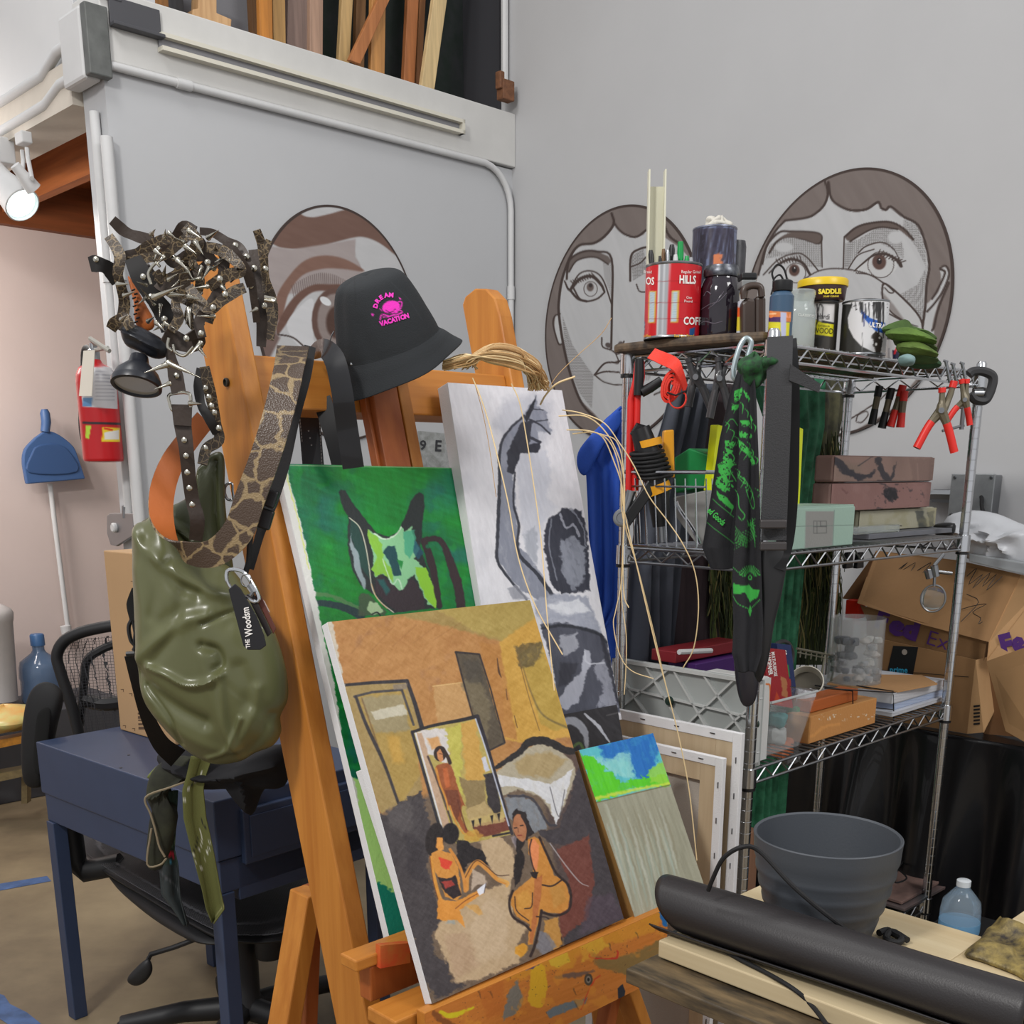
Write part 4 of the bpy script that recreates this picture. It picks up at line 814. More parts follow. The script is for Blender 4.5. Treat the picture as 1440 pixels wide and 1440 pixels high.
    a.poly(z((330, 620), (390, 600), (430, 630), (400, 660), (340, 660)), (196, 150, 60), 2, .8, 3)
    # seated pair
    a.ell(560 + 185 / 3.6, 1000 + 650 / 3.6, 13, 24, (36, 28, 28), 2, rot=10); a.poly(z((170, 720), (210, 700), (240, 715), (270, 720), (305, 790), (320, 930), (300, 960), (240, 940), (200, 840), (165, 760)), (206, 140, 62), 1.3, 1, 1); a.poly(z((195, 640), (225, 640), (230, 700), (205, 712), (190, 690)), (220, 150, 70), 1.5, 1, 1)
    a.poly(z((205, 740), (235, 750), (272, 760), (262, 800), (238, 800), (215, 790)), (214, 66, 42), 1.5, 1, 2); a.poly(z((200, 840), (250, 850), (290, 830), (320, 930), (280, 950), (240, 920), (220, 890)), (44, 32, 34), 1.3, 1, 1); a.poly(z((218, 862), (270, 855), (290, 880), (240, 900)), (160, 60, 52), 1.5, 1, 1.5)
    a.line(z((165, 740), (180, 830), (205, 930), (230, 975)), [4, 5, 5], (212, 146, 60), 1, 1.2); a.line(z((160, 735), (175, 850), (200, 950)), 1.2, (110, 60, 34), .8)
    a.poly(z((205, 950), (240, 960), (300, 960), (360, 930), (420, 900), (440, 895), (430, 925), (370, 960), (310, 1010), (330, 1060), (340, 1100), (300, 1060), (230, 1060), (195, 1050), (200, 990)), (214, 142, 58), 1.4, 1, 1.6); a.line(z((290, 1000), (340, 960), (400, 925)), 1.3, (120, 66, 36), .8)
    a.ell(560 + 265 / 3.6, 1000 + 620 / 3.6, 12, 15, (30, 24, 26), 2); a.poly(z((290, 660), (340, 655), (380, 690), (430, 710), (460, 780), (400, 760), (350, 770), (330, 840), (300, 760)), (32, 26, 28), 1.8, 1, 3)
    a.line(z((345, 900), (350, 830), (400, 765), (450, 800), (500, 850), (545, 870)), [7, 8, 6, 5], (206, 140, 64), 1, 1.3); a.line(z((335, 850), (390, 760), (440, 780), (500, 830), (560, 830)), 1.3, (60, 36, 28), .8); a.line(z((262, 700), (300, 760), (330, 840), (340, 910)), [4, 4, 5], (206, 136, 60), 1, 1.3); a.line(z((510, 850), (555, 868), (550, 885)), 4, (214, 160, 84))
    a.poly(z((375, 800), (440, 830), (450, 880), (400, 880), (370, 910)), (200, 180, 160), 2, .8, 2); a.poly(z((400, 905), (445, 870), (435, 920), (410, 935)), (226, 226, 234), 1, 1, 1); a.line(z((445, 870), (435, 920)), 1, (60, 50, 60), .9, sm=False); a.poly(z((330, 980), (400, 980), (430, 1030), (410, 1035)), (206, 150, 70), 2, .7, 2)
    a.poly(z((250, 1060), (290, 1060), (290, 1080), (240, 1075)), (150, 160, 160), 2, .7, 2)
    # kneeling figure
    a.poly(z((575, 520), (600, 495), (640, 510), (660, 560), (690, 620), (650, 640), (625, 700), (640, 760), (620, 860), (590, 890), (585, 780), (600, 700), (590, 660)), (34, 26, 26), 1.6, 1, 2.4)
    a.poly(z((655, 650), (690, 635), (735, 660), (755, 740), (790, 830), (850, 870), (868, 940), (860, 1000), (820, 1025), (760, 1020), (725, 1010), (700, 1100), (680, 1180), (655, 1185), (665, 1080), (600, 1040), (568, 980), (580, 920), (640, 870), (685, 830), (680, 780), (660, 720)), (196, 132, 56), 1.4, 1, 1)
    a.poly(z((660, 660), (690, 645), (712, 680), (712, 740), (700, 810), (680, 790), (665, 720)), (220, 134, 84), 1.6, 1, 1); a.poly(z((690, 850), (730, 830), (722, 940), (700, 1080), (678, 1180), (662, 1170), (680, 1020)), (178, 106, 56), 1.6, 1, 1); a.poly(z((600, 930), (660, 900), (680, 960), (650, 1000), (600, 1000)), (206, 150, 66), 4, .8, 2); a.poly(z((760, 880), (840, 880), (850, 960), (790, 1000)), (186, 134, 62), 4, .8, 2)
    a.poly(z((590, 530), (625, 530), (650, 580), (655, 630), (630, 660), (600, 640), (580, 590)), (170, 112, 76), 1.4, 1, 1, sm=True); a.line(z((588, 592), (600, 590)), 1.6, (30, 20, 20), sm=False); a.line(z((618, 580), (632, 578)), 1.6, (30, 20, 20), sm=False); a.line(z((606, 592), (608, 612)), 1.2, (110, 64, 40)); a.line(z((605, 630), (625, 628)), 1.5, (130, 50, 40), sm=False); a.line(z((625, 530), (655, 590), (650, 650)), 3, (40, 28, 28))
    for l, w in (([(715, 640), (760, 740), (800, 820), (860, 880), (875, 950), (860, 1010), (800, 1035), (730, 1020)], 3.4), ([(580, 910), (562, 970), (580, 1040), (640, 1080), (670, 1110)], 3.4), ([(725, 1010), (710, 1110), (690, 1190), (670, 1240)], 4), ([(675, 650), (665, 700), (680, 780), (700, 830)], 2), ([(730, 880), (780, 885), (835, 850)], 2.2), ([(680, 920), (675, 990), (640, 1000)], 1.4), ([(700, 1040), (760, 1050), (820, 1130), (830, 1200)], 1.8), ([(590, 940), (600, 1010), (660, 1060)], 1.4)):
        a.line(z(*l), w, (44, 30, 28), .95, 1.2)
    a.poly(z((670, 815), (710, 815), (700, 850), (680, 845)), (38, 26, 26), 1, 1, 1); a.poly(z((740, 1060), (810, 1040), (830, 1180), (790, 1210), (740, 1130)), (190, 136, 62), 2, .9, 2); a.poly(z((700, 1200), (720, 1110), (760, 1130), (800, 1190), (740, 1240)), (120, 120, 130), 2.5, .8, 3); a.poly(z((590, 1190), (640, 1170), (660, 1210), (620, 1250), (595, 1230)), (214, 150, 44), 2, .9, 2)
    a.poly(z((590, 630), (600, 640), (595, 700), (570, 640)), (160, 150, 160), 1.5, .6, 1)
    # unpainted edge
    a.poly([(455, 868), (466, 868), (474, 905), (490, 1000), (505, 1080), (540, 1210), (590, 1370), (606, 1420), (590, 1420)], (196, 190, 176), 1.5, .9, 2.4)
    a.streak(35, 9, 2.5, 9, 14); a.streak(-60, 14, 3, 7, 17)
canvas('interior_painting', [(460, 875), (745, 844), (877, 1292), (607, 1412)], bp, .018, brown_art, (176, 126, 72), 'brown and ochre painting of women in a room with a mirror, front of the easel', dens=1.15)
canvas('blank_canvas', [(508, 1082), (700, 1060), (812, 1300), (610, 1396)], off(bp, .021), .017, None, None, 'small white canvas between the brown interior painting and the green one', 'canvas')
wp = lp(870, 1010, 1.405, 18)
def bw_art(a):
    q = lambda *p: S(620, 520, 2.5714, *p); D = (48, 50, 60); G = (120, 124, 138)
    a.blotch(40, (200, 200, 206), .6, .2, .7, 3)
    a.poly(q((190, 200), (230, 110), (320, 90), (400, 120), (400, 230), (330, 330), (250, 260)), (176, 178, 188), 14, .7, 4)
    a.poly(q((270, 310), (380, 290), (400, 380), (380, 460), (420, 500), (370, 560), (340, 700), (300, 620), (280, 450)), (196, 198, 208), 5, .9, 4, dab=(85, 20, 5, .5)); a.poly(q((300, 600), (340, 560), (350, 640), (345, 700), (310, 670)), (160, 164, 174), 3, .8, 3)
    a.poly(q((210, 300), (240, 230), (300, 160), (345, 95), (345, 130), (380, 150), (390, 190), (400, 230), (350, 220), (360, 270), (330, 300), (290, 300), (262, 380), (270, 480), (285, 640), (340, 700), (400, 800), (430, 830), (350, 830), (290, 800), (240, 740), (205, 680), (205, 580), (212, 420)), (132, 136, 150), 2, 1, 3, dab=(80, 26, 5, .3))
    a.poly(q((300, 170), (345, 95), (335, 140), (310, 190)), (36, 38, 46), 1.3, 1, 1.5); a.poly(q((240, 300), (290, 190), (330, 180), (320, 270), (365, 262), (350, 300), (290, 300), (262, 380), (240, 370)), D, 1.5, 1, 2)
    for l, w in (([(300, 165), (250, 215), (215, 280), (212, 420), (205, 600), (205, 690), (250, 760), (310, 830)], [3, 5, 3]), ([(268, 370), (262, 480), (282, 560), (280, 660), (350, 740), (400, 810)], [2, 4, 6]), ([(320, 180), (360, 200), (395, 232)], 2.4), ([(330, 190), (385, 180)], 1.6), ([(320, 140), (370, 145)], 1.6), ([(310, 240), (360, 262)], 4)):
        a.line(q(*l), w, D, .95, 1.2, j=1)
    a.poly(q((370, 600), (390, 540), (440, 500), (510, 510), (530, 600), (540, 800), (440, 810), (400, 780), (380, 690)), (52, 54, 66), 2, 1, 3); a.poly(q((430, 620), (480, 600), (520, 640), (520, 760), (480, 800), (440, 740)), (132, 136, 148), 2.5, 1, 4, dab=(70, 12, 4, .4)); a.line(q((430, 520), (450, 570), (480, 560), (500, 600)), 3, (170, 172, 184), .8, j=2); a.line(q((400, 540), (392, 640), (420, 760)), 2, (140, 144, 156), .7, j=1); a.line(q((470, 500), (510, 560), (525, 640)), 2, (150, 154, 166), .7, j=2)
    a.poly(q((330, 830), (440, 810), (530, 820), (560, 900), (600, 990), (560, 950), (450, 920), (370, 930)), (156, 160, 174), 3, 1, 4, dab=(0, 20, 4, .4)); a.poly(q((380, 850), (500, 830), (540, 870), (440, 890)), (214, 216, 222), 3, .9, 3, dab=(0, 16, 4, .4)); a.poly(q((240, 790), (270, 780), (320, 830), (260, 830)), (140, 142, 152), 2, .8, 2)
    a.poly(q((360, 920), (450, 915), (560, 945), (605, 990), (650, 1240), (440, 1260), (420, 1180), (400, 1050), (370, 960)), (74, 76, 88), 2, 1, 3)
    a.poly(q((430, 960), (490, 950), (500, 1000), (450, 1040), (430, 1000)), (160, 162, 172), 3, .9, 4); a.poly(q((520, 1010), (540, 1020), (540, 1060), (520, 1130), (500, 1200), (450, 1230), (420, 1200), (460, 1140), (510, 1090)), (170, 172, 184), 2, 1, 3); a.poly(q((550, 1080), (600, 1040), (620, 1120), (640, 1220), (560, 1220), (590, 1160)), (146, 148, 160), 2.5, .9, 4, dab=(70, 12, 4, .4)); a.line(q((520, 1020), (530, 1060), (590, 1060)), 2.4, (196, 198, 208), .8, j=1); a.poly(q((430, 1060), (500, 1060), (470, 1130), (425, 1150)), (50, 50, 60), 3, .8, 3); a.line(q((580, 960), (600, 1040), (640, 1200)), [5, 6, 3], (44, 44, 54), .8, 2, j=2)
    a.line(q((365, 935), (450, 925), (560, 950), (600, 985)), [3, 5, 4], (40, 42, 50), .9, 2, j=1); a.streak(75, 14, 3, 8, 5)
canvas('black_and_white_painting', [(629, 538), (790, 549), (874, 1012), (700, 1010)], wp, .03, bw_art, (216, 215, 220), 'tall black, grey and white painting of a raised arm and a seated figure', dens=1.1)
sp = lp(875, 1045, 1.365, 20)
def bw2(a):
    q = lambda *p: S(620, 520, 2.5714, *p)
    a.line(q((440, 1275), (480, 1270), (520, 1310), (530, 1370)), [10, 12, 4], (150, 152, 160), 1, 2, j=1.5); a.line(q((520, 1245), (570, 1290), (610, 1345)), [3, 5, 2], (176, 178, 186), 1, 1.2, j=1); a.line(q((470, 1370), (500, 1350), (515, 1370)), 4, (90, 116, 60), .8, 1.5); a.line(q((600, 1250), (640, 1240)), 2, (90, 88, 90), .7); a.streak(50, 12, 3, 10, 5)
canvas('small_dark_painting', [(785, 1006), (867, 991), (892, 1130), (812, 1150)], sp, .018, bw2, (44, 42, 46), 'small black painting with grey strokes behind the landscape block', dens=1.2)
ap = lp(891, 1292, 1.165, 24)
def land_art(a):
    q = lambda *p: S(780, 880, 2.5725, *p)
    a.poly(q((80, 440), (360, 370), (420, 580), (300, 600), (150, 650)), (90, 186, 196), 2)
    a.poly(q((160, 430), (360, 380), (380, 440), (340, 560), (300, 560), (260, 480), (180, 490)), (30, 108, 186), 6, 1, 6, dab=(75, 12, 5, .4)); a.poly(q((90, 470), (130, 470), (200, 530), (230, 560), (420, 540), (420, 580), (280, 590), (150, 640)), (86, 200, 30), 3, 1, 7, dab=(70, 10, 4, .35)); a.poly(q((130, 470), (200, 480), (270, 450), (290, 550), (220, 540)), (150, 210, 206), 4, .8, 5, dab=(70, 10, 4, .5)); a.poly(q((340, 520), (400, 490), (415, 570), (350, 570)), (150, 206, 60), 3, .8, 4); a.line(q((140, 628), (260, 600), (415, 570)), 4, (196, 214, 70), .9, 2.5, j=2)
    a.poly(q((148, 640), (260, 612), (415, 578), (560, 980), (290, 1080)), (152, 150, 130), 2, 1, 1.5); a.streak(70, 40, 3, 12, 5)
    for k in range(46):
        x = 180 + (k * 67) % 230; y = 640 + (k * 97) % 200; c = [(176, 182, 164), (134, 128, 104), (150, 170, 160), (190, 192, 180)][k % 4]
        a.line(q((x, y), (x + 30, y + 90), (x + 62, y + 190 + (k * 31) % 90)), [1, 3.5, 1], c, .5, 2.5, j=1)
    a.line(q((150, 640), (415, 576)), 1.6, (110, 96, 66), .8)
BLKW = wood('block_wood', (150, 112, 62), (124, 90, 46), 2, .6, .5)
canvas('landscape_block', [(814, 1055), (918, 1031), (999, 1272), (893, 1292)], ap, .034, land_art, (150, 148, 128), 'small wooden block painted with blue sky, green trees and grey field', side=BLKW, dens=1.3)
# canvases seen from behind, leaning against the left end of the rack
STW = wood('stretcher_pine', (190, 170, 140), (170, 148, 118), 2, .6, .5)
def back_canvas(d, b0, b1, z0, z1, lt, w=.042, tilt=.0):
    t = thing('canvas_back', fr(d, (b0 + b1) / 2, z0), lt, 'canvas')
    P = lambda b, z, k=0.: fr(d + k + tilt * (z - z0), b, z)
    MB().prism([P(b0 + .004, z0 + .004, .012), P(b1 - .004, z0 + .004, .012), P(b1 - .004, z1 - .004, .012), P(b0 + .004, z1 - .004, .012)], E1 * .002).bld('raw_linen', M('linen_back', (172, 164, 154), .9, bump=.2, bs=300), t)
    for nm, a, b in (('turned_edge', 0, w * .42), ('stretcher_bar', w * .42, w * 1.25)):
        k = -.002 if a == 0 else 0
        for (x0, x1, y0, y1) in ((b0 + a, b0 + b, z0 + a, z1 - a), (b1 - b, b1 - a, z0 + a, z1 - a), (b0 + b, b1 - b, z1 - b, z1 - a), (b0 + b, b1 - b, z0 + a, z0 + b)):
            MB().prism([P(x0, y0, k), P(x1, y0, k), P(x1, y1, k), P(x0, y1, k)], E1 * .012).bld(nm, WHT if a == 0 else STW, t, bevel=.001)
    n = 0
    for i in range(12):
        z = z1 - .05 - i * .075
        if z < z0: break
        for bb in (b0 + w * .2,): MB().prism([P(bb - .001, z, -.004), P(bb + .001, z, -.004), P(bb + .001, z - .012, -.004), P(bb - .001, z - .012, -.004)], E1 * .003).bld('staple', STL, t)
    for i in range(4):
        b = b0 + (b1 - b0) * (i + .7) / 4.4; MB().prism([P(b, z1 - w * .18, -.004), P(b + .012, z1 - w * .18, -.004), P(b + .012, z1 - w * .22, -.004), P(b, z1 - w * .22, -.004)], E1 * .003).bld('staple', STL, t)
d1 = 1.80; zt = pe1(1044, 1032, d1)[2]; b0 = pe1(1044, 1032, d1) @ E2
back_canvas(d1, b0, b0 + .40, .02, zt, 'larger white-edged canvas seen from behind, beside the rack post', .05)
d2 = 1.765; p = pe1(1018, 1067, d2); back_canvas(d2, p @ E2, p @ E2 + .30, .02, p[2], 'smaller white-edged canvas seen from behind, in front of the larger one', .045)
# ================================================================ shared builders
def zat(P, y):
    b = (PPY - y) / FP; return EYE + P[1] * (b * cT - sT) / (cT + b * sT)
def puff(name, outline, ctr, plane, tf, tb, mat, parent=None, ridges=(), nr=26, smooth=4, pw=.5, paint=None, base=None, **k):
    """soft body: closed outline on a plane, swollen to both sides; ridges = (points, width px, height m)"""
    n, d = plane[0], plane[1]
    o = np.array(crom(outline, True, smooth)); ns = len(o); c = np.array(ctr, float)
    rr = np.sin(np.linspace(0, 1, nr) * math.pi / 2)
    G = []; xs = c + (o - c) * rr[:, None, None]; H_ = (1 - rr ** 2.6) ** pw
    def surf(sgn, t):
        X, Y = xs[..., 0], xs[..., 1]; h = np.broadcast_to(H_[:, None], X.shape) * t
        if sgn > 0:
            for pts, w, hh in ridges:
                q = crom(pts, False, 5); dm = np.full(X.shape, 1e9)
                for i in range(len(q) - 1): dm = np.minimum(dm, segd(X, Y, q[i], q[i + 1])[0])
                h = h + hh * np.exp(-(dm / w) ** 2) * np.clip(H_[:, None] * 3, 0, 1)
        return np.array([[pl(X[i, j], Y[i, j], n, d) + n * h[i, j] * sgn for j in range(ns)] for i in range(nr)])
    F_ = surf(1, tf); B_ = surf(-1, tb)
    mb = MB().grid(np.concatenate([F_, B_[::-1][1:]], 0), cu=True)
    if paint:
        a = Art(np.vstack(mb.v), base); paint(a); return mb.bld(name, mat, parent, cols=a.get(), **k)
    return mb.bld(name, mat, parent, **k)
def YP(Y): return (A(0, -1, 0), -Y)
def drape(name, rows, plane, mat, parent=None, folds=5, amp=.012, nc=60, seed=0, paint=None, base=None, solid=.002, sharp=1.3, ns=None, **k):
    """hanging cloth: rows (y, x left, x right) top to bottom in a plane, with folds standing out of it"""
    n, d = plane[0], plane[1]; rs = np.random.RandomState(seed); ph = rs.rand(6) * 6
    rows = [np.array(r, float) for r in rows]; yy = np.array([r[0] for r in rows]); m = ns or max(int((yy[-1] - yy[0]) / 5), 10)
    ys = np.linspace(yy[0], yy[-1], m); xl = np.interp(ys, yy, [r[1] for r in rows]); xr = np.interp(ys, yy, [r[2] for r in rows])
    G = []
    for i, y in enumerate(ys):
        t = i / (m - 1); row = []
        for j in range(nc):
            u = j / (nc - 1); w = u + .03 * math.sin(3 * t + ph[0] + 5 * u)
            f = math.sin(w * folds * 2 * math.pi + ph[1] + .8 * math.sin(2.2 * t + ph[2])) + .45 * math.sin(w * folds * 4.3 + ph[3] + 3 * t)
            f = math.copysign(abs(f) ** (1 / sharp), f)
            x = xl[i] + (xr[i] - xl[i]) * u
            row.append(pl(x, y, n, d) + n * amp * f * (.5 + .5 * t))
        G.append(row)
    mb = MB().grid(np.array(G))
    if paint:
        a = Art(np.vstack(mb.v), base); paint(a); return mb.bld(name, mat, parent, solid=solid, cols=a.get(), **k)
    return mb.bld(name, mat, parent, solid=solid, **k)
def pts3(p, Y):
    """pixel path + forward distance (one or per point) -> points"""
    Y = np.broadcast_to(np.asarray(Y, float), (len(p),)); return [py(x, y, Yk) for (x, y), Yk in zip(p, Y)]
def strap(name, p, Y, wpx, mat, parent=None, t=.003, W=None, mib=None, n=5, paint=None, base=None, **k):
    P = crom(pts3(p, Y), False, n); N = len(P); P = np.array(P)
    if W is None:
        tg = np.gradient(P, axis=0); wd = np.array([nrm(np.cross(a, q - EY)) for a, q in zip(tg, P)])
        if wd[0][0] < 0: wd = -wd
    else: wd = np.array([np.interp(np.linspace(0, 1, N), np.linspace(0, 1, len(W)), [w[i] for w in W]) for i in range(3)]).T
    w = np.interp(np.linspace(0, 1, N), np.linspace(0, 1, len(wpx) if isinstance(wpx, (list, tuple)) else 1), wpx if isinstance(wpx, (list, tuple)) else [wpx]) * np.array([px2m(q) for q in P])
    mb = MB().ribbon(P, w, wd, t, 0, 1 if mib else None)
    return mb.bld(name, [mat, mib] if mib else mat, parent, **k), P, wd
# ================================================================ WIRE RACK
RA0, RA1, RB0, RB1 = 1.8725, 2.7865, 1.221, 1.5736
ZS = [1.632, 1.237, .798, .253]
rack = thing('wire_rack', fr((RA0 + RA1) / 2, (RB0 + RB1) / 2, 0), 'chrome wire shelving rack with four shelves full of studio supplies', 'shelving rack')
for a, b in ((RA0, RB0), (RA1, RB0), (RA0, RB1), (RA1, RB1)):
    zs = np.arange(.03, 1.655, .0254); pr = [(.0122, .03)]
    for z in zs[1:-1]: pr += [(.0122, z - .0022), (.0122, z - .0012), (.0115, z - .0006), (.0115, z + .0006), (.0122, z + .0012), (.0122, z + .0022)]
    pr += [(.0122, 1.652), (.009, 1.658)]
    p_ = MB().lathe(pr, fr(a, b, 0), UZ, 16).bld('post', CHR, rack)
    MB().lathe([(.012, 0), (.014, .006), (.007, .012), (.006, .03)], fr(a, b, 0), UZ, 12).bld('foot', BLK, p_)
def shelf(z, i):
    mb = MB(); c = lambda a, b, zz: fr(a, b, zz); T = .0032; m = .0
    cor = [(RA0, RB0), (RA1, RB0), (RA1, RB1), (RA0, RB1)]
    for k in range(4):
        (a0, b0), (a1, b1) = cor[k], cor[(k + 1) % 4]
        for zz in (z, z - .030): mb.tube([c(a0, b0, zz), c(a1, b1, zz)], T, 6)
        L = math.hypot(a1 - a0, b1 - b0); n = int(L / .030) // 2 * 2
        zg = [c(a0 + (a1 - a0) * q / n, b0 + (b1 - b0) * q / n, z - .003 - .024 * (q % 2)) for q in range(n + 1)]
        for q in range(n): mb.tube([zg[q], zg[q + 1]], .0021, 5, cap=False)
    for q in range(1, 36): a = RA0 + (RA1 - RA0) * q / 36; mb.tube([c(a, RB0, z + .0035), c(a, RB1, z + .0035)], .0018, 5)
    for b in (RB0 + .09, RB0 + .18, RB0 + .27): mb.tube([c(RA0, b, z - .001), c(RA1, b, z - .001)], .0028, 6)
    s_ = mb.bld('shelf', CHRD if i else CHR, rack)
    for a, b in cor: MB().lathe([(.0155, -.036), (.0175, -.034), (.0165, .006), (.0135, .007)], fr(a, b, z), UZ, 16).bld('collar', CHR, s_); MB().lathe([(.0145, -.042), (.0162, -.041), (.0160, -.036)], fr(a, b, z), UZ, 16).bld('clip', BLK, s_)
for i, z in enumerate(ZS): shelf(z, i)
MB().fbox(2.03, RA1 - .02, RB0 + .012, RB1 - .012, 1.6368, 1.6376).bld('shelf_liner', M('liner_tan', (168, 140, 108), .7, var=.1, vs=6), rack, label='tan liner sheet')
TOP, MID, LOW, BOT = [z + .0058 for z in ZS]
def can(x, yb, yt, wpx, z0, d=None):
    P = pz(x, yb, z0) if d is None else pe2(x, yb, d); P[2] = z0
    s = px2m(P); return P, wpx / 2 * s, zat(P, yt) - z0
def pcyl(name, P, r, h, fn, base, mat, parent, n=96, nz=90, z0=0, taper=0, **k):
    """painted side wall of a can"""
    zz = np.linspace(z0, h, nz); G = np.array([[P + UZ * z + (E1 * math.cos(a) + E2 * math.sin(a)) * (r * (1 + taper * z / h)) for a in np.linspace(0, 2 * math.pi, n, endpoint=False)] for z in zz])
    mb = MB().grid(G, cu=True); a = Art(np.vstack(mb.v), base); fn(a); return mb.bld(name, mat, parent, cols=a.get(), **k)
BW_ = wood('driftwood', (110, 92, 72), (52, 44, 38), 0, .7, .7)
t = thing('wooden_board', fr(1.9, 1.38, TOP), 'rough dark brown wooden board lying across the left end of the top shelf', 'board')
out = [fr(a, b, TOP) for a, b in ((1.835, 1.585), (1.83, 1.43), (1.85, 1.30), (1.875, 1.245), (1.92, 1.24), (1.97, 1.27), (2.02, 1.40), (2.02, 1.585))]
MB().prism(out, UZ * .018).bld('plank', BW_, t, bevel=.006)
ZB = TOP + .0185
# red coffee can
P, r, h = can(944, 478, 376, 77, ZB)
t = thing('coffee_can', P, 'red coffee can with silver seam strips holding brushes and markers', 'can')
def redcan(a):
    q = lambda *p: S(740, 220, 4, *p)
    a.poly(q((745, 600), (808, 600), (790, 1040), (728, 1040)), (150, 152, 156), .8); a.line(q((750, 600), (733, 1040)), 1, (214, 214, 216), sm=False); a.line(q((806, 600), (788, 1040)), 1.2, (222, 222, 222), sm=False); a.line(q((778, 600), (765, 1040)), .9, (190, 192, 196), sm=False)
    for pts in (((692, 757), (733, 757), (722, 937), (684, 937)), ((820, 755), (862, 755), (850, 935), (810, 935))):
        a.poly(q(*pts), (196, 160, 60), .7); cx = sum(p[0] for p in pts) / 4; cy = sum(p[1] for p in pts) / 4
        a.poly(q(*[(cx + (p[0] - cx) * .74, cy + (p[1] - cy) * .94) for p in pts]), (176, 190, 196), .7)
        for k in range(13): a.line(q((cx - 12, 770 + k * 13), (cx + 12, 770 + k * 13)), .6, (120, 150, 176), .6, sm=False)
    a.poly(q((640, 930), (668, 930), (664, 1000), (640, 1010)), (50, 110, 150), 1); a.line(q((645, 960), (668, 945)), 1.2, (170, 190, 190)); a.line(q((645, 985), (666, 970)), 1.2, (170, 190, 190)); a.poly(q((918, 970), (950, 960), (945, 1030), (920, 1030)), (30, 80, 130), 1)
    for y in (700, 820, 910): a.line(q((640, y + 4), (960, y)), .8, (120, 16, 20), .6, sm=False)
b = pcyl('can_wall', P, r, h, redcan, (188, 22, 32), VCg, t)
MB().lathe([(r * 1.0, h - .002), (r * 1.02, h), (r * 1.02, h + .003), (r * .97, h + .003), (r * .96, .004), (.0001, .003)], P, UZ, 48).lathe([(r * 1.015, 0), (r * 1.015, .003), (r, .004)], P, UZ, 48).bld('rim', STL, t)
sf = cyl_surf(P, r + .0006)
lettering([('OS', 908, 400, 10.5, 2, .62, .02), ('HILLS', 955, 398, 11, 2, .62, .03), ('COFFEE', 961, 456, 10.5, 2, .7, .03), ('Regular Grind', 958, 384, 4.2, 1, .8, .0), ('Brand', 905, 384, 4.2, 2, .8, 0), ('One', 965, 420, 3.6, 2, .9, 0), ('Pound', 962, 425, 3.6, 2, .9, 0)], sf, M('ink_white', (232, 228, 224), .4), t)
lettering([('Red Can Brand', 948, 474, 4, 0, .8, .01), ('coffee', 904, 474, 4, 0, .8, 0)], sf, M('ink_yellow', (226, 176, 40), .4), t, 'small_lettering')
rim = lambda dx, dd=0: P + nrm(A(1, 0, 0)) * dx * px2m(P) + A(0, 1, 0) * dd + UZ * h
# contents of the can: things of their own
def inside(x, ytop, dd, lean_=0):
    s = px2m(P); b = A(P[0] + (x - 944) * s * .75, P[1] + dd, P[2] + .005); top = py(x + lean_, ytop, P[1] + dd); return b, top
t2 = thing('plastic_channel', P + UZ * .01, 'tall white plastic U-channel standing in the red coffee can', 'plastic profile')
s = px2m(P); X_ = A(1, 0, 0)
x0 = py(908, 368, P[1] + .015); zt1 = zat(x0, 236); b0 = A(x0[0] + .004, x0[1], P[2] + .006); w = 24 * s
top = py(924, 240, P[1] + .02); zt2 = zat(A(0, P[1] + .015, 0), 260)
def ch(mb, u0, u1, d0, d1, zt):
    L = top[2] - b0[2]; dv = (top - np.array(b0) - X_ * w / 2) / L
    f = lambda u, dd, z: b0 + X_ * u + A(0, 1, 0) * dd + dv * z
    q = [f(u0, d0, 0), f(u1, d0, 0), f(u1, d1, 0), f(u0, d1, 0)]; mb.prism(q, dv * zt)
L = top[2] - b0[2]
mb = MB(); ch(mb, 0, .003, -.012, .012, L); ch(mb, w - .003, w, -.012, .012, L); ch(mb, 0, w, .009, .012, zt2 - b0[2]); mb.bld('profile', M('ivory_plastic', (206, 204, 184), .4), t2)
def stick(nm, x, yt, r_, mat, lb, cat, dd=0, dx=0, group='brushes and markers in the coffee can', flat=None):
    b_, tp = inside(x, yt, dd, dx); mb = MB()
    if flat: mb.tube([b_, tp - (tp - b_) * .12, tp], [r_ * .8, r_, r_ * .85], 10)
    else: mb.tube([b_, tp - (tp - b_) * .05, tp], [r_, r_, r_ * .7], 10)
    return mb.bld(nm, mat, label=lb, cat=cat, group=group)
stick('marker', 915, 352, .0055, BLK, 'black marker cap at the left of the coffee can', 'marker', -.012)
stick('marker', 950, 358, .0048, WHP, 'white rounded marker end in the coffee can', 'marker', -.03)
stick('scraper_handle', 957, 340, .0065, M('green_plastic', (0, 140, 66), .35), 'tall green plastic handle in the coffee can', 'handle', -.015, 0, flat=1)
stick('marker', 966, 360, .005, M('green_plastic', 0), 'short green marker in the coffee can, beside the tall one', 'marker', -.022)
stick('marker', 972, 362, .0042, M('grey_plastic', (150, 152, 156), .4), 'grey marker at the right of the coffee can', 'marker', -.025)
stick('brush', 933, 350, .004, wood('br_w', (120, 90, 60), (90, 66, 44)), 'dark brush standing in the coffee can behind the white marker', 'brush', .0)
stick('brush', 942, 344, .006, BLK, 'thick black brush in the coffee can', 'brush', .01, 3)
stick('brush', 928, 360, .0035, BLK, 'thin black brush in the coffee can beside the white channel', 'brush', -.02)
stick('palette_knife', 938, 352, .005, STL, 'metal palette knife in the coffee can', 'palette knife', -.01, 1)
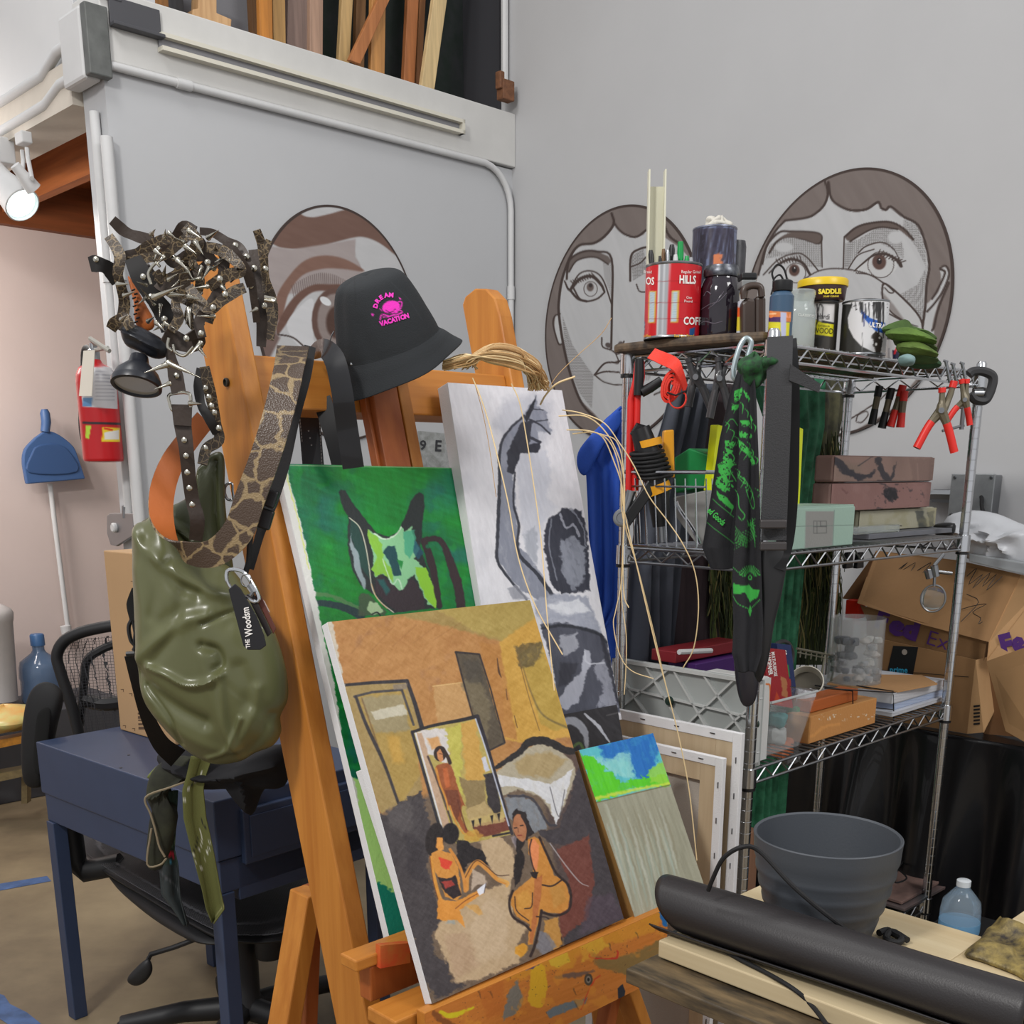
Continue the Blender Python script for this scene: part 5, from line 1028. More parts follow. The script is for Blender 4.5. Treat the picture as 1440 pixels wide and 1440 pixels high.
# mason jar
P, r, h = can(1010, 478, 375, 58, ZB)
t = thing('mason_jar', P, 'dark mason jar of ink with a paint-stained metal lid beside the coffee can', 'jar')
MB().lathe([(r * .8, 0), (r * .95, .004), (r, .015), (r * 1.0, h * .55), (r * .97, h * .68), (r * .86, h * .79), (r * .78, h * .83), (r * .78, h * .86)], P, UZ, 40).bld('glass', M('ink_glass', (40, 34, 42), .08, coat=.6, c2=(30, 24, 34), vs=30), t)
MB().lathe([(r * .84, h * .85), (r * .86, h * .86), (r * .86, h * .94), (r * .80, h * .97), (r * .79, h), (.0001, h)], P, UZ, 40).bld('lid', M('zinc_lid', (120, 124, 128), .35, metal=.7, c2=(50, 50, 62), vs=60), t)
sf = cyl_surf(P, r * 1.0)
mb = MB()
for pts in (((985, 436), (998, 428), (1010, 424), (1022, 412)), ((996, 434), (1006, 426), (1018, 410)), ((990, 416), (994, 410), (1000, 414)), ((984, 455), (992, 452), (1004, 455), (1016, 452))):
    mb.tube([sf(x, y) for x, y in crom(pts, False, 4)], .0011, 5)
mb.bld('embossed_script', M('ink_glass_edge', (92, 86, 96), .1, coat=.5), t)
# blue dripped can behind
P, r, h = can(999, 470, 324, 60, ZB, 1.515)
t = thing('paint_can', P, 'tall blue-grey paint can with dark drips behind the mason jar', 'can')
def drip(a):
    for i in range(26):
        x = 966 + i * 2.6; L = 20 + (i * 53) % 95; a.line([(x, 322), (x + .5, 330 + L * .5), (x, 330 + L)], [2.4, 1.8, .9], (44, 38, 52), .9, 1)
    a.poly([(985, 330), (992, 330), (990, 400), (984, 400)], (40, 34, 46), 1.5, .9, 1); a.poly([(1003, 357), (1016, 357), (1016, 372), (1003, 372)], (200, 120, 80), 1, 1, 1.5); a.blotch(5, (60, 56, 74), .6, .06, .7, 4)
pcyl('can_wall', P, r, h, drip, (98, 106, 134), VCg, t)
MB().lathe([(r, h - .001), (r * 1.02, h), (r * 1.0, h + .003), (r * .9, h + .001), (.0001, h - .002)], P, UZ, 40).bld('rim', M('rim_blue', (120, 124, 140), .3, metal=.7), t)
for i in range(2):
    q_ = P + UZ * (h + .012) + X_ * (.0 + .012 * i); blob('crumpled_paper', q_, .024 - .006 * i, .016, .012, M('paper_bits', (196, 192, 182), .9, bump=.5, bs=90), 4 + i, label=['crumpled white paper lying on the tall blue-grey can', 'small twist of paper on the right of the tall can lid'][i], cat='paper', amp=.5)
# dark canister with lid knob
P, r, h = can(1028, 470, 337, 30, ZB, 1.50); P = P + A(.004, 0.02, 0)
t = thing('spray_canister', P, 'small dark grey canister with a square cap behind the jar lid', 'canister')
DS = M('dark_stained', (74, 74, 80), .4, c2=(30, 30, 36), vs=22)
MB().lathe([(r, 0), (r, h * .95), (r * .9, h), (r * .4, h * 1.01), (.0001, h * 1.01)], P, UZ, 30).bld('canister_body', DS, t)
MB().box(P + UZ * (h * 1.01 + .008) - X_ * .012, (X_, A(0, 1, 0), UZ), (.007, .007, .010)).bld('cap', DS, t, bevel=.003)
# brown jug with handle
P, r, h = can(1071, 478, 398, 34, TOP, 1.30)
t = thing('plastic_jug', P, 'brown plastic jug with a handle and black cap behind the glue bottle', 'jug')
JB = M('jug_brown', (66, 54, 48), .35)
n_, d_ = A(0, -1, 0), -(P[1] - .03)
q = lambda *p: [pl(x, y, n_, d_) for x, y in S(740, 220, 4, *p)]
MB().prism(q((1290, 1050), (1290, 800), (1300, 780), (1345, 780), (1350, 800), (1350, 1045)), A(0, .06, 0)).bld('jug_body', JB, t, bevel=.006)
MB().prism(q((1215, 1050), (1215, 820), (1240, 790), (1292, 800), (1292, 1050)), A(0, .06, 0)).bld('jug_side', JB, t, bevel=.006)
MB().tube(crom(q((1225, 800), (1225, 750), (1262, 728), (1315, 735), (1325, 790)), False, 5), .0065, 10).bld('handle', JB, t)
MB().prism(q((1210, 690), (1210, 652), (1300, 652), (1300, 690)), A(0, .04, 0)).bld('cap', BLK, t, bevel=.003)
MB().prism(q((1212, 735), (1212, 692), (1298, 692), (1290, 735)), A(0, .045, 0)).bld('neck', M('neck_grey', (120, 122, 122), .4), t, bevel=.003)
# small bottle with orange and yellow label, white label strip
P, r, h = can(1042, 478, 424, 14, TOP, 1.33)
t = thing('glue_bottle', P, 'slim white bottle with orange and yellow label beside the mason jar', 'bottle')
pcyl('bottle_wall', P, r, h, lambda a: (a.poly([(1030, 432), (1050, 432), (1050, 446), (1030, 446)], (220, 90, 40), 1), a.poly([(1030, 446), (1050, 446), (1050, 465), (1030, 465)], (210, 190, 50), 1)), (186, 190, 200), VCg, t, 24, 40)
MB().lathe([(r * .7, h), (r * .7, h + .012), (r * .4, h + .02), (.0001, h + .02)], P, UZ, 16).bld('cap', WHP, t)
# bottle with folded wire, glass jar with wire in it
P, r, h = can(1096, 480, 417, 33, TOP)
t = thing('dye_bottle', P, 'dark blue bottle with orange and yellow label at the front of the top shelf', 'bottle')
def dye(a):
    q = lambda *p: S(1060, 350, 7.2, *p)
    a.poly(q((120, 625), (380, 640), (375, 740), (120, 735)), (206, 120, 60), 1); a.poly(q((120, 690), (270, 690), (270, 740), (120, 738)), (70, 40, 90), 1.2); a.ell(1084, 442, 4.5, 5, (226, 130, 70), 1); a.poly(q((290, 690), (330, 640), (350, 700), (370, 640), (376, 700)), (230, 150, 110), .8)
    a.poly(q((115, 738), (365, 745), (355, 915), (115, 905)), (206, 196, 40), 1); a.poly(q((270, 640), (330, 645), (325, 915), (275, 912)), (176, 180, 206), 1)
    for k in range(4): a.line(q((140, 800 + 22 * k), (240, 802 + 22 * k)), .7, (140, 130, 40), .7, sm=False)
    a.line(q((140, 660), (220, 655)), 2.4, (240, 196, 150), .9, sm=False)
pcyl('bottle_wall', P, r, h, dye, (60, 84, 108), VCg, t)
MB().lathe([(r, h), (r * .72, h + .008), (r * .66, h + .009)], P, UZ, 30).bld('shoulder', M('blue_plastic_dark', (60, 84, 108), .3), t)
MB().lathe([(r * .82, h + .009), (r * .84, h + .01), (r * .84, h + .026), (r * .7, h + .028), (.0001, h + .028)], P, UZ, 30).bld('cap', BLK, t)
P, r, h = can(1120, 487, 420, 48, TOP, 1.335)
t = thing('glass_jar', P, 'empty clear glass jar with a wide rim standing behind the dye bottle', 'jar')
MB().lathe([(r * .9, 0), (r, .005), (r, h * .72), (r * .9, h * .86), (r * .82, h * .92), (r * .86, h * .94), (r * .86, h), (r * .9, h * 1.02), (r * .9, h * 1.12), (r * .84, h * 1.14), (r * .82, h * .95), (r * .96, h * .72), (r * .96, .008), (.0001, .008)], P, UZ, 36).bld('glass', M('clear_glass', (205, 214, 212), .05, trans=.55, alpha=.55, ior=1.4), t)
lettering([('CLASSICO', 1122, 444, 3.6, 6, 1., .02)], cyl_surf(P, r * 1.01), M('ink_pale', (200, 204, 200), .4), t)
q3 = lambda *p: [py(x, y, P[1]) for x, y in S(1040, 220, 3.6, *p)]
MB().tube(crom(q3((160, 700), (175, 640), (165, 590), (190, 548), (225, 570), (240, 640), (215, 690)), False, 6), .0022, 6).tube(crom(q3((170, 660), (175, 620), (205, 600), (225, 640), (230, 690)), False, 6), .002, 6).bld('wire_coil', BLKM, label='loop of thin black wire sticking out of the glass jar', cat='wire')
# saddle soap tin on wood filler can
P, r, h = can(1155, 490, 427, 40, TOP, 1.33)
t = thing('filler_can', P, 'white, yellow and dark can of wood filler under the saddle soap tin', 'can')
def filler(a):
    q = lambda *p: S(1060, 350, 7.2, *p)
    a.poly(q((560, 545), (820, 560), (810, 760), (700, 745), (585, 690)), (206, 204, 204), 1); a.poly(q((575, 700), (690, 745), (810, 765), (800, 890), (580, 860)), (208, 202, 30), 1); a.poly(q((690, 722), (810, 745), (808, 762), (690, 748)), (40, 40, 44), .8)
    a.line(q((640, 560), (650, 700), (630, 780), (620, 900)), [2, 2.5, 1], (40, 36, 36), .9, 1); a.line(q((650, 640), (670, 560), (700, 600), (690, 690)), 1.4, (40, 36, 36)); a.poly(q((600, 900), (700, 880), (690, 980), (620, 1000)), (30, 30, 28), 3, .7, 2)
pcyl('can_wall', P, r, h, filler, (58, 56, 52), VCg, t)
MB().lathe([(r, h - .001), (r * 1.03, h), (r * 1.02, h + .003), (.0001, h + .002)], P, UZ, 36).bld('rim', STL, t)
sf = cyl_surf(P, r + .0006)
lettering([('Hardi', 1148, 448, 8, 4, .72, .0)], sf, M('ink_black', (24, 24, 26), .5), t); lettering([('WOOD', 1143, 468, 8, 3, .74, 0), ('EXTERIOR', 1150, 459, 2.6, 4, 1, 0)], sf, M('ink_black', 0), t, 'word_lettering')
P2 = P + UZ * (h + .0035) + X_ * -.006; s = px2m(P2); r2 = 33 * s; h2 = zat(P2, 402) - P2[2]
t = thing('saddle_soap_tin', P2, 'round brown saddle soap tin with yellow lid on top of the filler can', 'tin')
MB().lathe([(r2 * .9, 0), (r2 * .95, .003), (r2, h2 * .9), (r2, h2)], P2, UZ, 48).bld('tin_body', M('brown_tin', (58, 38, 38), .35), t)
MB().lathe([(r2 * 1.02, h2 * .86), (r2 * 1.05, h2 * .88), (r2 * 1.05, h2 + .008), (r2 * 1.0, h2 + .011), (.0001, h2 + .011)], P2, UZ, 48).bld('lid', M('yellow_lid', (216, 182, 30), .35), t)
sf = cyl_surf(P2, r2 * 1.0)
lettering([('SADDLE', 1151, 413, 6.5, -1, .95, .06), ('Kings', 1133, 417, 6, -10, .8, .03), ('SOAP CLEANS', 1158, 418, 2.4, -1, 1, .02)], sf, M('ink_yellow2', (222, 200, 50), .4), t)
# Ultra paint can
P, r, h = can(1212, 501, 427, 63, TOP)
t = thing('paint_can', P, 'white and black quart paint can with blue band and black drips', 'can')
def ultra(a):
    q = lambda *p: S(1060, 350, 7.2, *p)
    a.poly(q((820, 560), (880, 560), (870, 900), (850, 1070), (820, 1060)), (170, 170, 164), 1); a.poly(q((860, 560), (960, 560), (1000, 560), (950, 700), (960, 800), (1010, 900), (1090, 985), (1220, 1050), (1300, 1090), (1300, 1160), (860, 1080)), (52, 52, 50), 1.2); a.poly(q((860, 570), (950, 570), (930, 1080), (870, 1070)), (34, 34, 30), 2.5, .8, 1)
    a.poly(q((1080, 560), (1110, 640), (1180, 700), (1330, 750), (1325, 860), (1230, 830), (1130, 720), (1085, 650)), (40, 86, 168), 1); a.poly(q((1140, 570), (1200, 560), (1210, 640), (1160, 640)), (214, 214, 216), 1)
    a.line(q((1112, 640), (1115, 780)), 1.6, (40, 44, 100), .9); a.line(q((1130, 560), (1135, 700)), 2, (40, 40, 46), .95)
    for x, y1, w in ((1080, 640, 3), (1100, 740, 2), (1165, 690, 1.5), (1215, 760, 2.5), (1240, 700, 3), (1262, 860, 3.2), (1280, 780, 3), (1310, 900, 2.5), (990, 600, 1.2), (1030, 620, 1)): a.line(q((x, 548), (x + 2, y1)), [w * 1.3, w, w * .6], (36, 34, 34), .95, 1)
    a.poly(q((1200, 880), (1240, 820), (1300, 900), (1290, 1060), (1240, 1060), (1215, 980)), (46, 40, 36), 1.5, .95, 2.5); a.ell(1232, 484, 1.6, 2.2, (220, 220, 216)); a.ell(1237, 475, 1.4, 1.8, (200, 200, 196)); a.line(q((1100, 850), (1098, 1100)), .8, (110, 110, 110), sm=False); a.blotch(2.5, (40, 38, 38), .74, .03, .9, 6, (1180, 420, 1250, 440))
    for k in range(3): a.line(q((1100, 1068 + 18 * k), (1200, 1072 + 18 * k)), 1, (200, 200, 200), .8, sm=False)
pcyl('can_wall', P, r, h, ultra, (206, 206, 208), VCg, t, 140, 110)
MB().lathe([(r, h - .001), (r * 1.02, h), (r * 1.02, h + .003), (r * .9, h + .003), (r * .88, h - .001), (r * .70, h - .001)], P, UZ, 48).lathe([(r * 1.012, 0), (r * 1.012, .003), (r, .004)], P, UZ, 48).bld('rim', CHRD, t)
MB().lathe([(r * .7, h - .001), (r * .7, h + .005), (r * .6, h + .007), (.0001, h + .006)], P, UZ, 40).bld('lid', M('blackened_lid', (44, 42, 42), .5), t)
lettering([('ULTRA', 1222, 459, 6.5, 8, .8, .03)], cyl_surf(P, r + .0006), M('ink_white', 0), t)
# white tub
P, r, h = can(1255, 507, 473, 25, TOP)
t = thing('paint_tub', P, 'small white tub with a dark stained lid and red and black label', 'tub')
pcyl('tub_wall', P, r, h, lambda a: (a.poly([(1255, 492), (1268, 496), (1267, 512), (1255, 508)], (30, 30, 60), 1), a.line([(1258, 497), (1262, 488), (1267, 487)], 3, (206, 40, 50), 1, 1), a.ell(1266, 505, 1.5, 1.5, (206, 50, 80)), a.line([(1250, 490), (1250, 502)], 1.6, (150, 150, 160), sm=False)), (210, 210, 212), VCg, t, 60, 50)
MB().lathe([(r * 1.04, h * .86), (r * 1.05, h * .88), (r * 1.05, h), (r, h + .001), (.0001, h + .001)], P, UZ, 36).bld('lid', M('lid_dark_blue', (58, 56, 76), .45, c2=(110, 108, 120), vs=60), t)
# folded green gloves
g = thing('work_gloves', pz(1292, 516, TOP), 'stack of folded bright and dark green work gloves at the right of the top shelf', 'gloves')
gl = [([(1276, 500), (1300, 497), (1322, 508), (1320, 517), (1295, 519), (1272, 512)], (50, 84, 52), 2.44), ([(1266, 496), (1290, 488), (1313, 500), (1318, 510), (1296, 512), (1270, 508)], (70, 96, 52), 2.42), ([(1262, 484), (1290, 480), (1312, 492), (1318, 502), (1298, 500), (1268, 498)], (104, 130, 58), 2.40), ([(1258, 474), (1286, 468), (1310, 481), (1317, 494), (1296, 490), (1264, 488)], (84, 104, 56), 2.42),
 ([(1246, 466), (1276, 460), (1308, 472), (1316, 484), (1296, 482), (1256, 478)], (90, 120, 48), 2.40), ([(1242, 460), (1272, 449), (1282, 458), (1312, 470), (1316, 478), (1290, 474), (1250, 470)], (72, 100, 44), 2.42)]
for i, (o_, col, Y) in enumerate(gl):
    cx = sum(p[0] for p in o_) / len(o_); cy = sum(p[1] for p in o_) / len(o_)
    puff('folded_layer', o_, (cx, cy), YP(Y), .016, .03, M('glove_%d' % i, col, .85, c2=tuple(int(v * .62) for v in col), vs=14, bump=.4, bs=90), g, [([(o_[0][0] + 4, o_[0][1] + 4), (cx, cy - 1), (o_[3][0] - 2, o_[3][1] - 4)], 3, .008)], nr=10, smooth=3)
puff('thumb_roll', [(1264, 503), (1274, 498), (1284, 503), (1282, 514), (1268, 514)], (1274, 507), YP(2.36), .03, .02, M('glove_grey', (120, 146, 146), .7), g, nr=8, smooth=3)
TAN = M('clamp_olive', (110, 102, 84), .4, metal=.3)
def spring_clamp(name, jl, jr, piv, hl, hr, Y, body, tip, label, grp, w=5, dy=.02, grip=None):
    """jl/jr jaw ends, piv pivot, hl/hr handle ends (pixels)"""
    t = thing(name, py(piv[0], piv[1], Y), label, 'clamp', grp)
    s = px2m(py(*piv, Y))
    for j, h_, o in ((jl, hr, 0), (jr, hl, .006)):
        mid = ((piv[0] * .75 + j[0] * .25), piv[1])
        P_ = crom(pts3([j, ((j[0] * .6 + piv[0] * .4), j[1] * .45 + piv[1] * .55), piv, (piv[0] * .5 + h_[0] * .5, piv[1] * .6 + h_[1] * .4), h_], Y + o), False, 5)
        N = len(P_); MB().tube(P_, np.interp(np.linspace(0, 1, N), [0, .3, .5, .7, 1], [.45, .6, 1., .7, .55]) * w * s, 8).bld('jaw', body, t)
        k = int(N * .68); MB().tube(P_[k:], np.full(N - k, w * s * .72), 10).bld('handle_grip', grip or tip, t)
        k = max(int(N * .16), 2); MB().tube(P_[:k], np.full(k, w * s * .66), 10).bld('jaw_pad', tip, t)
    MB().tube([py(*piv, Y - w * s * 1.1), py(*piv, Y + w * s * 1.1)], w * s * .5, 12).bld('pivot', STL, t)
    return t
yB = 2.30
RDc = M('clamp_red', (214, 44, 36), .4)
spring_clamp('spring_clamp', (1325, 545), (1342, 536), (1324, 577), (1289, 630), (1342, 636), 2.42, TAN, RDc, 'largest olive spring clamp with red grips at the right end of the top shelf', 'spring clamps on the top shelf', 8)
spring_clamp('spring_clamp', (1352, 533), (1360, 533), (1357, 562), (1330, 595), (1364, 598), 2.50, TAN, RDc, 'smaller red-tipped spring clamp behind the largest one', 'spring clamps on the top shelf', 6)
for i, (x0, y0, x1, y1, c, lb) in enumerate(((1237, 543, 1226, 597, BLK, 'black spring clamp, left of four hanging edge-on in the middle'), (1254, 546, 1240, 602, BLK, 'second black spring clamp from the left hanging edge-on'), (1270, 542, 1252, 600, RDc, 'red-tipped spring clamp hanging edge-on, third from the left'), (1272, 550, 1266, 601, RDc, 'red-tipped spring clamp hanging edge-on, rightmost of the four'))):
    Y = 2.86 - .01 * i; t = thing('spring_clamp', py(x0, y0, Y), lb, 'clamp', 'spring clamps on the top shelf')
    p = [py(x0 + (x1 - x0) * k, y0 + (y1 - y0) * k, Y) for k in (0, .28, .6, 1)]; s = px2m(p[0])
    MB().tube([p[0], p[1]], 5.5 * s, 10).bld('jaw_pad', c, t); MB().tube([p[1], p[2]], 4.8 * s, 8).bld('jaw', TAN, t); MB().tube([p[2], p[3]], [5 * s, 6 * s], 10).bld('handle_grip', c, t)
# big dark clamps on the left end of the top shelf
GC = M('clamp_grey', (58, 58, 60), .35, coat=.2)
spring_clamp('spring_clamp', (968, 503), (985, 503), (978, 530), (968, 572), (1000, 575), 2.30, GC, GC, 'black spring clamp hanging between the red strap and the next clamp', 'spring clamps on the top shelf', 8)
spring_clamp('spring_clamp', (1010, 502), (1022, 503), (1012, 532), (998, 588), (1025, 575), 2.26, GC, GC, 'black spring clamp hanging just left of the green bandana', 'spring clamps on the top shelf', 8)
# F clamps and C clamp at the right end
for i, (x, y) in enumerate(((1330, 508), (1340, 512), (1353, 511))):
    Y = 2.52; t = thing('bar_clamp', py(x, y, Y), ['left', 'middle', 'right'][i] + ' of three thin steel clamp screws standing over the right end of the top shelf', 'clamp', 'thin steel clamps')
    MB().tube([py(x, y, Y), py(x + 6, y + 30, Y)], .0035, 8).bld('screw', STL, t); MB().tube([py(x - 3, y - 1, Y), py(x + 3, y + 1, Y)], .003, 8).bld('tee_bar', STL, t); MB().tube([py(x + 1, y + 6, Y), py(x - 6, y + 20, Y)], .0025, 6).bld('arm', STL, t)
t = thing('bar_clamp', py(1356, 570, 2.5), 'steel clamp with a sliding tee handle hanging below the right end of the top shelf', 'clamp', 'thin steel clamps')
MB().tube([py(1356, 560, 2.56), py(1352, 604, 2.56)], .005, 8).bld('bar', STL, t); MB().tube([py(1325, 606, 2.56), py(1356, 598, 2.56)], .003, 8).bld('tee_bar', STL, t); MB().tube([py(1343, 572, 2.56), py(1356, 574, 2.56)], .003, 8).bld('arm', STL, t)
t = thing('c_clamp', py(1385, 545, 2.62), 'black C-clamp gripping the right corner of the top shelf', 'clamp')
Yc = 2.60; q = lambda *p: [py(x, y, Yc) for x, y in S(1180, 420, 6, *p)]
MB().tube(crom(q((1095, 640), (1130, 615), (1200, 612), (1270, 635), (1298, 670), (1290, 740), (1260, 820), (1225, 860), (1150, 850), (1110, 800)), False, 5), [.0105] * 46, 8).bld('frame', M('cast_black', (46, 46, 48), .45), t)
MB().tube(q((1165, 850), (1170, 790)), .006, 8).tube(q((1130, 800), (1210, 800)), .010, 10).bld('screw', STL, t)
# coiled red strap
t = thing('ratchet_strap', py(945, 540, 2.2), 'coiled bright red webbing strap hanging at the left end of the top shelf', 'strap')
cx, cy = 944, 542; Y = 2.22; c0 = py(cx, cy, Y); s = px2m(c0); pt = []
OR = M('red_webbing', (222, 52, 34), .6, bump=.3, bs=300)
for k in range(90):
    a = k * .22; rr = 5 + k * .17; pt.append(c0 + X_ * math.cos(a) * rr * s * .62 + X_ * math.sin(a) * rr * s * .2 + UZ * math.sin(a) * rr * s * 1.15 - UZ * .0)
MB().ribbon(pt, .026, A(.35, 1, .1), .0050).bld('coil', OR, t)
P_ = crom(pts3(((916, 497), (930, 503), (948, 512), (958, 528), (964, 548)), [2.24, 2.22, 2.18, 2.18, 2.2]), False, 5); MB().ribbon(P_, .024, A(.3, .6, 1), .0022).bld('tail', OR, t)
pt = [py(953 + 12 * math.cos(a) , 560 + 14 * math.sin(a), 2.2) for a in np.linspace(-.5, 3.8, 20)]; MB().ribbon(pt, .03, A(.2, 1, 0), .0022).bld('loop', OR, t)
MB().tube([py(938, 552, 2.185), py(950, 556, 2.18), py(964, 550, 2.185)], .0018, 6).bld('rubber_band', BLKM, t)
# red handled tool at the left post and its ratchet end
t = thing('red_handled_cutters', py(893, 520, 2.36), 'long tool with black head and red handles hanging at the left rack post', 'tool')
MB().tube([py(*q, 2.33) for q in ((902, 508), (903, 530), (896, 560), (893, 690))], [.006, .006, .0075, .0075], 10).bld('handle', RED, t); MB().tube([py(*q, 2.33) for q in ((896, 508), (893, 535), (887, 562), (884, 690))], [.005, .005, .007, .007], 10).bld('handle', RED, t)
MB().tube([py(*q, 2.32) for q in ((899, 505), (899, 528), (897, 556))], [.009, .010, .009], 10).bld('head', BLK, t); MB().tube([py(*q, 2.32) for q in ((902, 552), (915, 545), (930, 535))], [.010, .010, .009], 10).bld('lever', BLK, t)
t = thing('ratchet_wrench', py(876, 728, 2.2), 'chrome ratchet mechanism hanging at the left rack post beside the blue shirt', 'tool')
c = py(875, 728, 2.24); MB().lathe([(.0001, 0), (.016, 0), (.018, .001), (.018, .001), (.018, .011), (.018, .011), (.016, .012), (.011, .012), (.011, .012), (.010, .009), (.0001, .009)], c, -A(.15, 1, 0), 24).bld('ratchet_head', CHRD, t)
MB().tube([py(878, 722, 2.235), py(884, 705, 2.235), py(888, 690, 2.235)], [.009, .008, .010], 10).bld('shank', CHRD, t)
MB().prism([py(*q, 2.22) for q in ((912, 675), (918, 695), (886, 740), (880, 722))], A(0, .012, 0)).bld('lever', BLK, t, bevel=.002)
# wire basket hanging on the left side, with tool, cord, boxes
t = thing('wire_basket', pe1(935, 760, 1.85), 'small chrome wire basket hanging on the left end of the middle shelf', 'basket')
b0, b1 = pe1(880, 660, 1.80) @ E2, pe1(993, 672, 1.80) @ E2; zt = pe1(935, 664, 1.80)[2]; zb = MID - .0
mb = MB()
for k in range(9):
    b = b0 + (b1 - b0) * k / 8; mb.tube([fr(1.80, b, zt - .012), fr(1.815, b, zb + .006)], .0016, 6); 
for k in range(4):
    for b in (b0, b1): mb.tube([fr(1.80 + .02 * k, b, zt - .012), fr(1.815 + .02 * k, b, zb + .006)], .0016, 6)
mb.bld('wires', CHR, t)
MB().tube([fr(1.865, b0, zt), fr(1.80, b0, zt), fr(1.80, b1, zt), fr(1.865, b1, zt)], .0042, 8).tube([fr(1.80, b0, zt - .028), fr(1.80, b1, zt - .028)], .0022, 6).tube([fr(1.865, b0, zb + .006), fr(1.815, b0, zb + .006), fr(1.815, b1, zb + .006), fr(1.865, b1, zb + .006)], .003, 8).bld('rails', CHR, t)
t = thing('angle_grinder', pe1(925, 700, 1.84), 'yellow and black power tool wrapped in its black cord in the wire basket', 'power tool')
Yg = 2.31; YG = M('tool_yellow', (226, 158, 30), .4)
A_ = lambda x, y, dY=0: py(x, y, Yg + dY)
MB().tube([A_(900, 602), A_(912, 640), A_(925, 690), A_(930, 740)], [.020, .026, .024, .018], 16).bld('housing', BLK, t)
MB().tube([A_(911, 618), A_(913, 628)], .0275, 20).bld('collar', YG, t); MB().tube([A_(921, 682), A_(925, 694)], .030, 20).bld('collar', YG, t)
MB().prism([A_(934, 605, .02), A_(948, 604, .02), (A_(949, 672, .02)), A_(930, 668, .02)], A(0, .03, 0)).bld('guard', YG, t, bevel=.003)
pt = []
for k in range(140):
    a = k * .32; f = k / 140; c = A_(908 + 14 * f, 632 + 40 * f); pt.append(c + X_ * math.cos(a) * (.030 + .004 * math.sin(k * 1.3)) + A(0, 1, 0) * math.sin(a) * .030 + UZ * .006 * math.sin(a * 1.0 + 1))
MB().tube(pt, .0038, 7).bld('wound_cord', BLKM, t)
MB().tube([A_(930, 735), A_(932, 762)], .011, 12).bld('spindle', STL, t)
MB().tube([A_(888, 612), A_(897, 600), A_(908, 604)], [.005, .009, .008], 8).bld('cord_grip', BLK, t)
MB().prism([pe1(x, y, 1.93) for x, y in S(780, 560, 3.6, (605, 300), (680, 252), (785, 290), (785, 440), (610, 480))], E1 * .09).bld('cardboard_carton', M('green_box', (20, 128, 66), .45, var=.15, vs=20), bevel=.003, label='green printed carton behind the wire basket', cat='box')
MB().prism([pe1(x, y, 1.90) for x, y in S(780, 560, 3.6, (600, 500), (770, 465), (770, 740), (720, 745), (610, 600))], E1 * .07).bld('grey_box', M('box_grey', (140, 140, 138), .6), bevel=.003, label='plain grey box standing behind the wire basket on the middle shelf', cat='box')
MB().tube(crom(pts3(((951, 705), (955, 715), (975, 745), (984, 765)), 2.27), False, 5), .0038, 8).bld('chrome_bar', CHR, label='slanting chrome rod behind the wire basket', cat='rod')
for x0, x1, y0, y1, x2, x3, b, lb in ((1010, 1021, 597, 690, 1003, 1000, 1.38, 'yellow plastic level standing behind the green bandana'), (1122, 1130, 600, 745, 1112, 1104, 1.34, 'yellow plastic piece half hidden behind the black webbing strap')):
    MB().prism([pe2(x0, y0, b), pe2(x1, y0 + 3, b), pe2(x2 + 11, y1, b), pe2(x3, y1, b)], E2 * .02).bld('yellow_level', M('fluo_yellow', (206, 214, 20), .35), bevel=.002, label=lb, cat='level')
blob('red_lanyard_clip', pe2(1003, 618, 1.45), .008, .008, .02, RED, 2, label='small red clip hanging left of the yellow level', cat='clip')
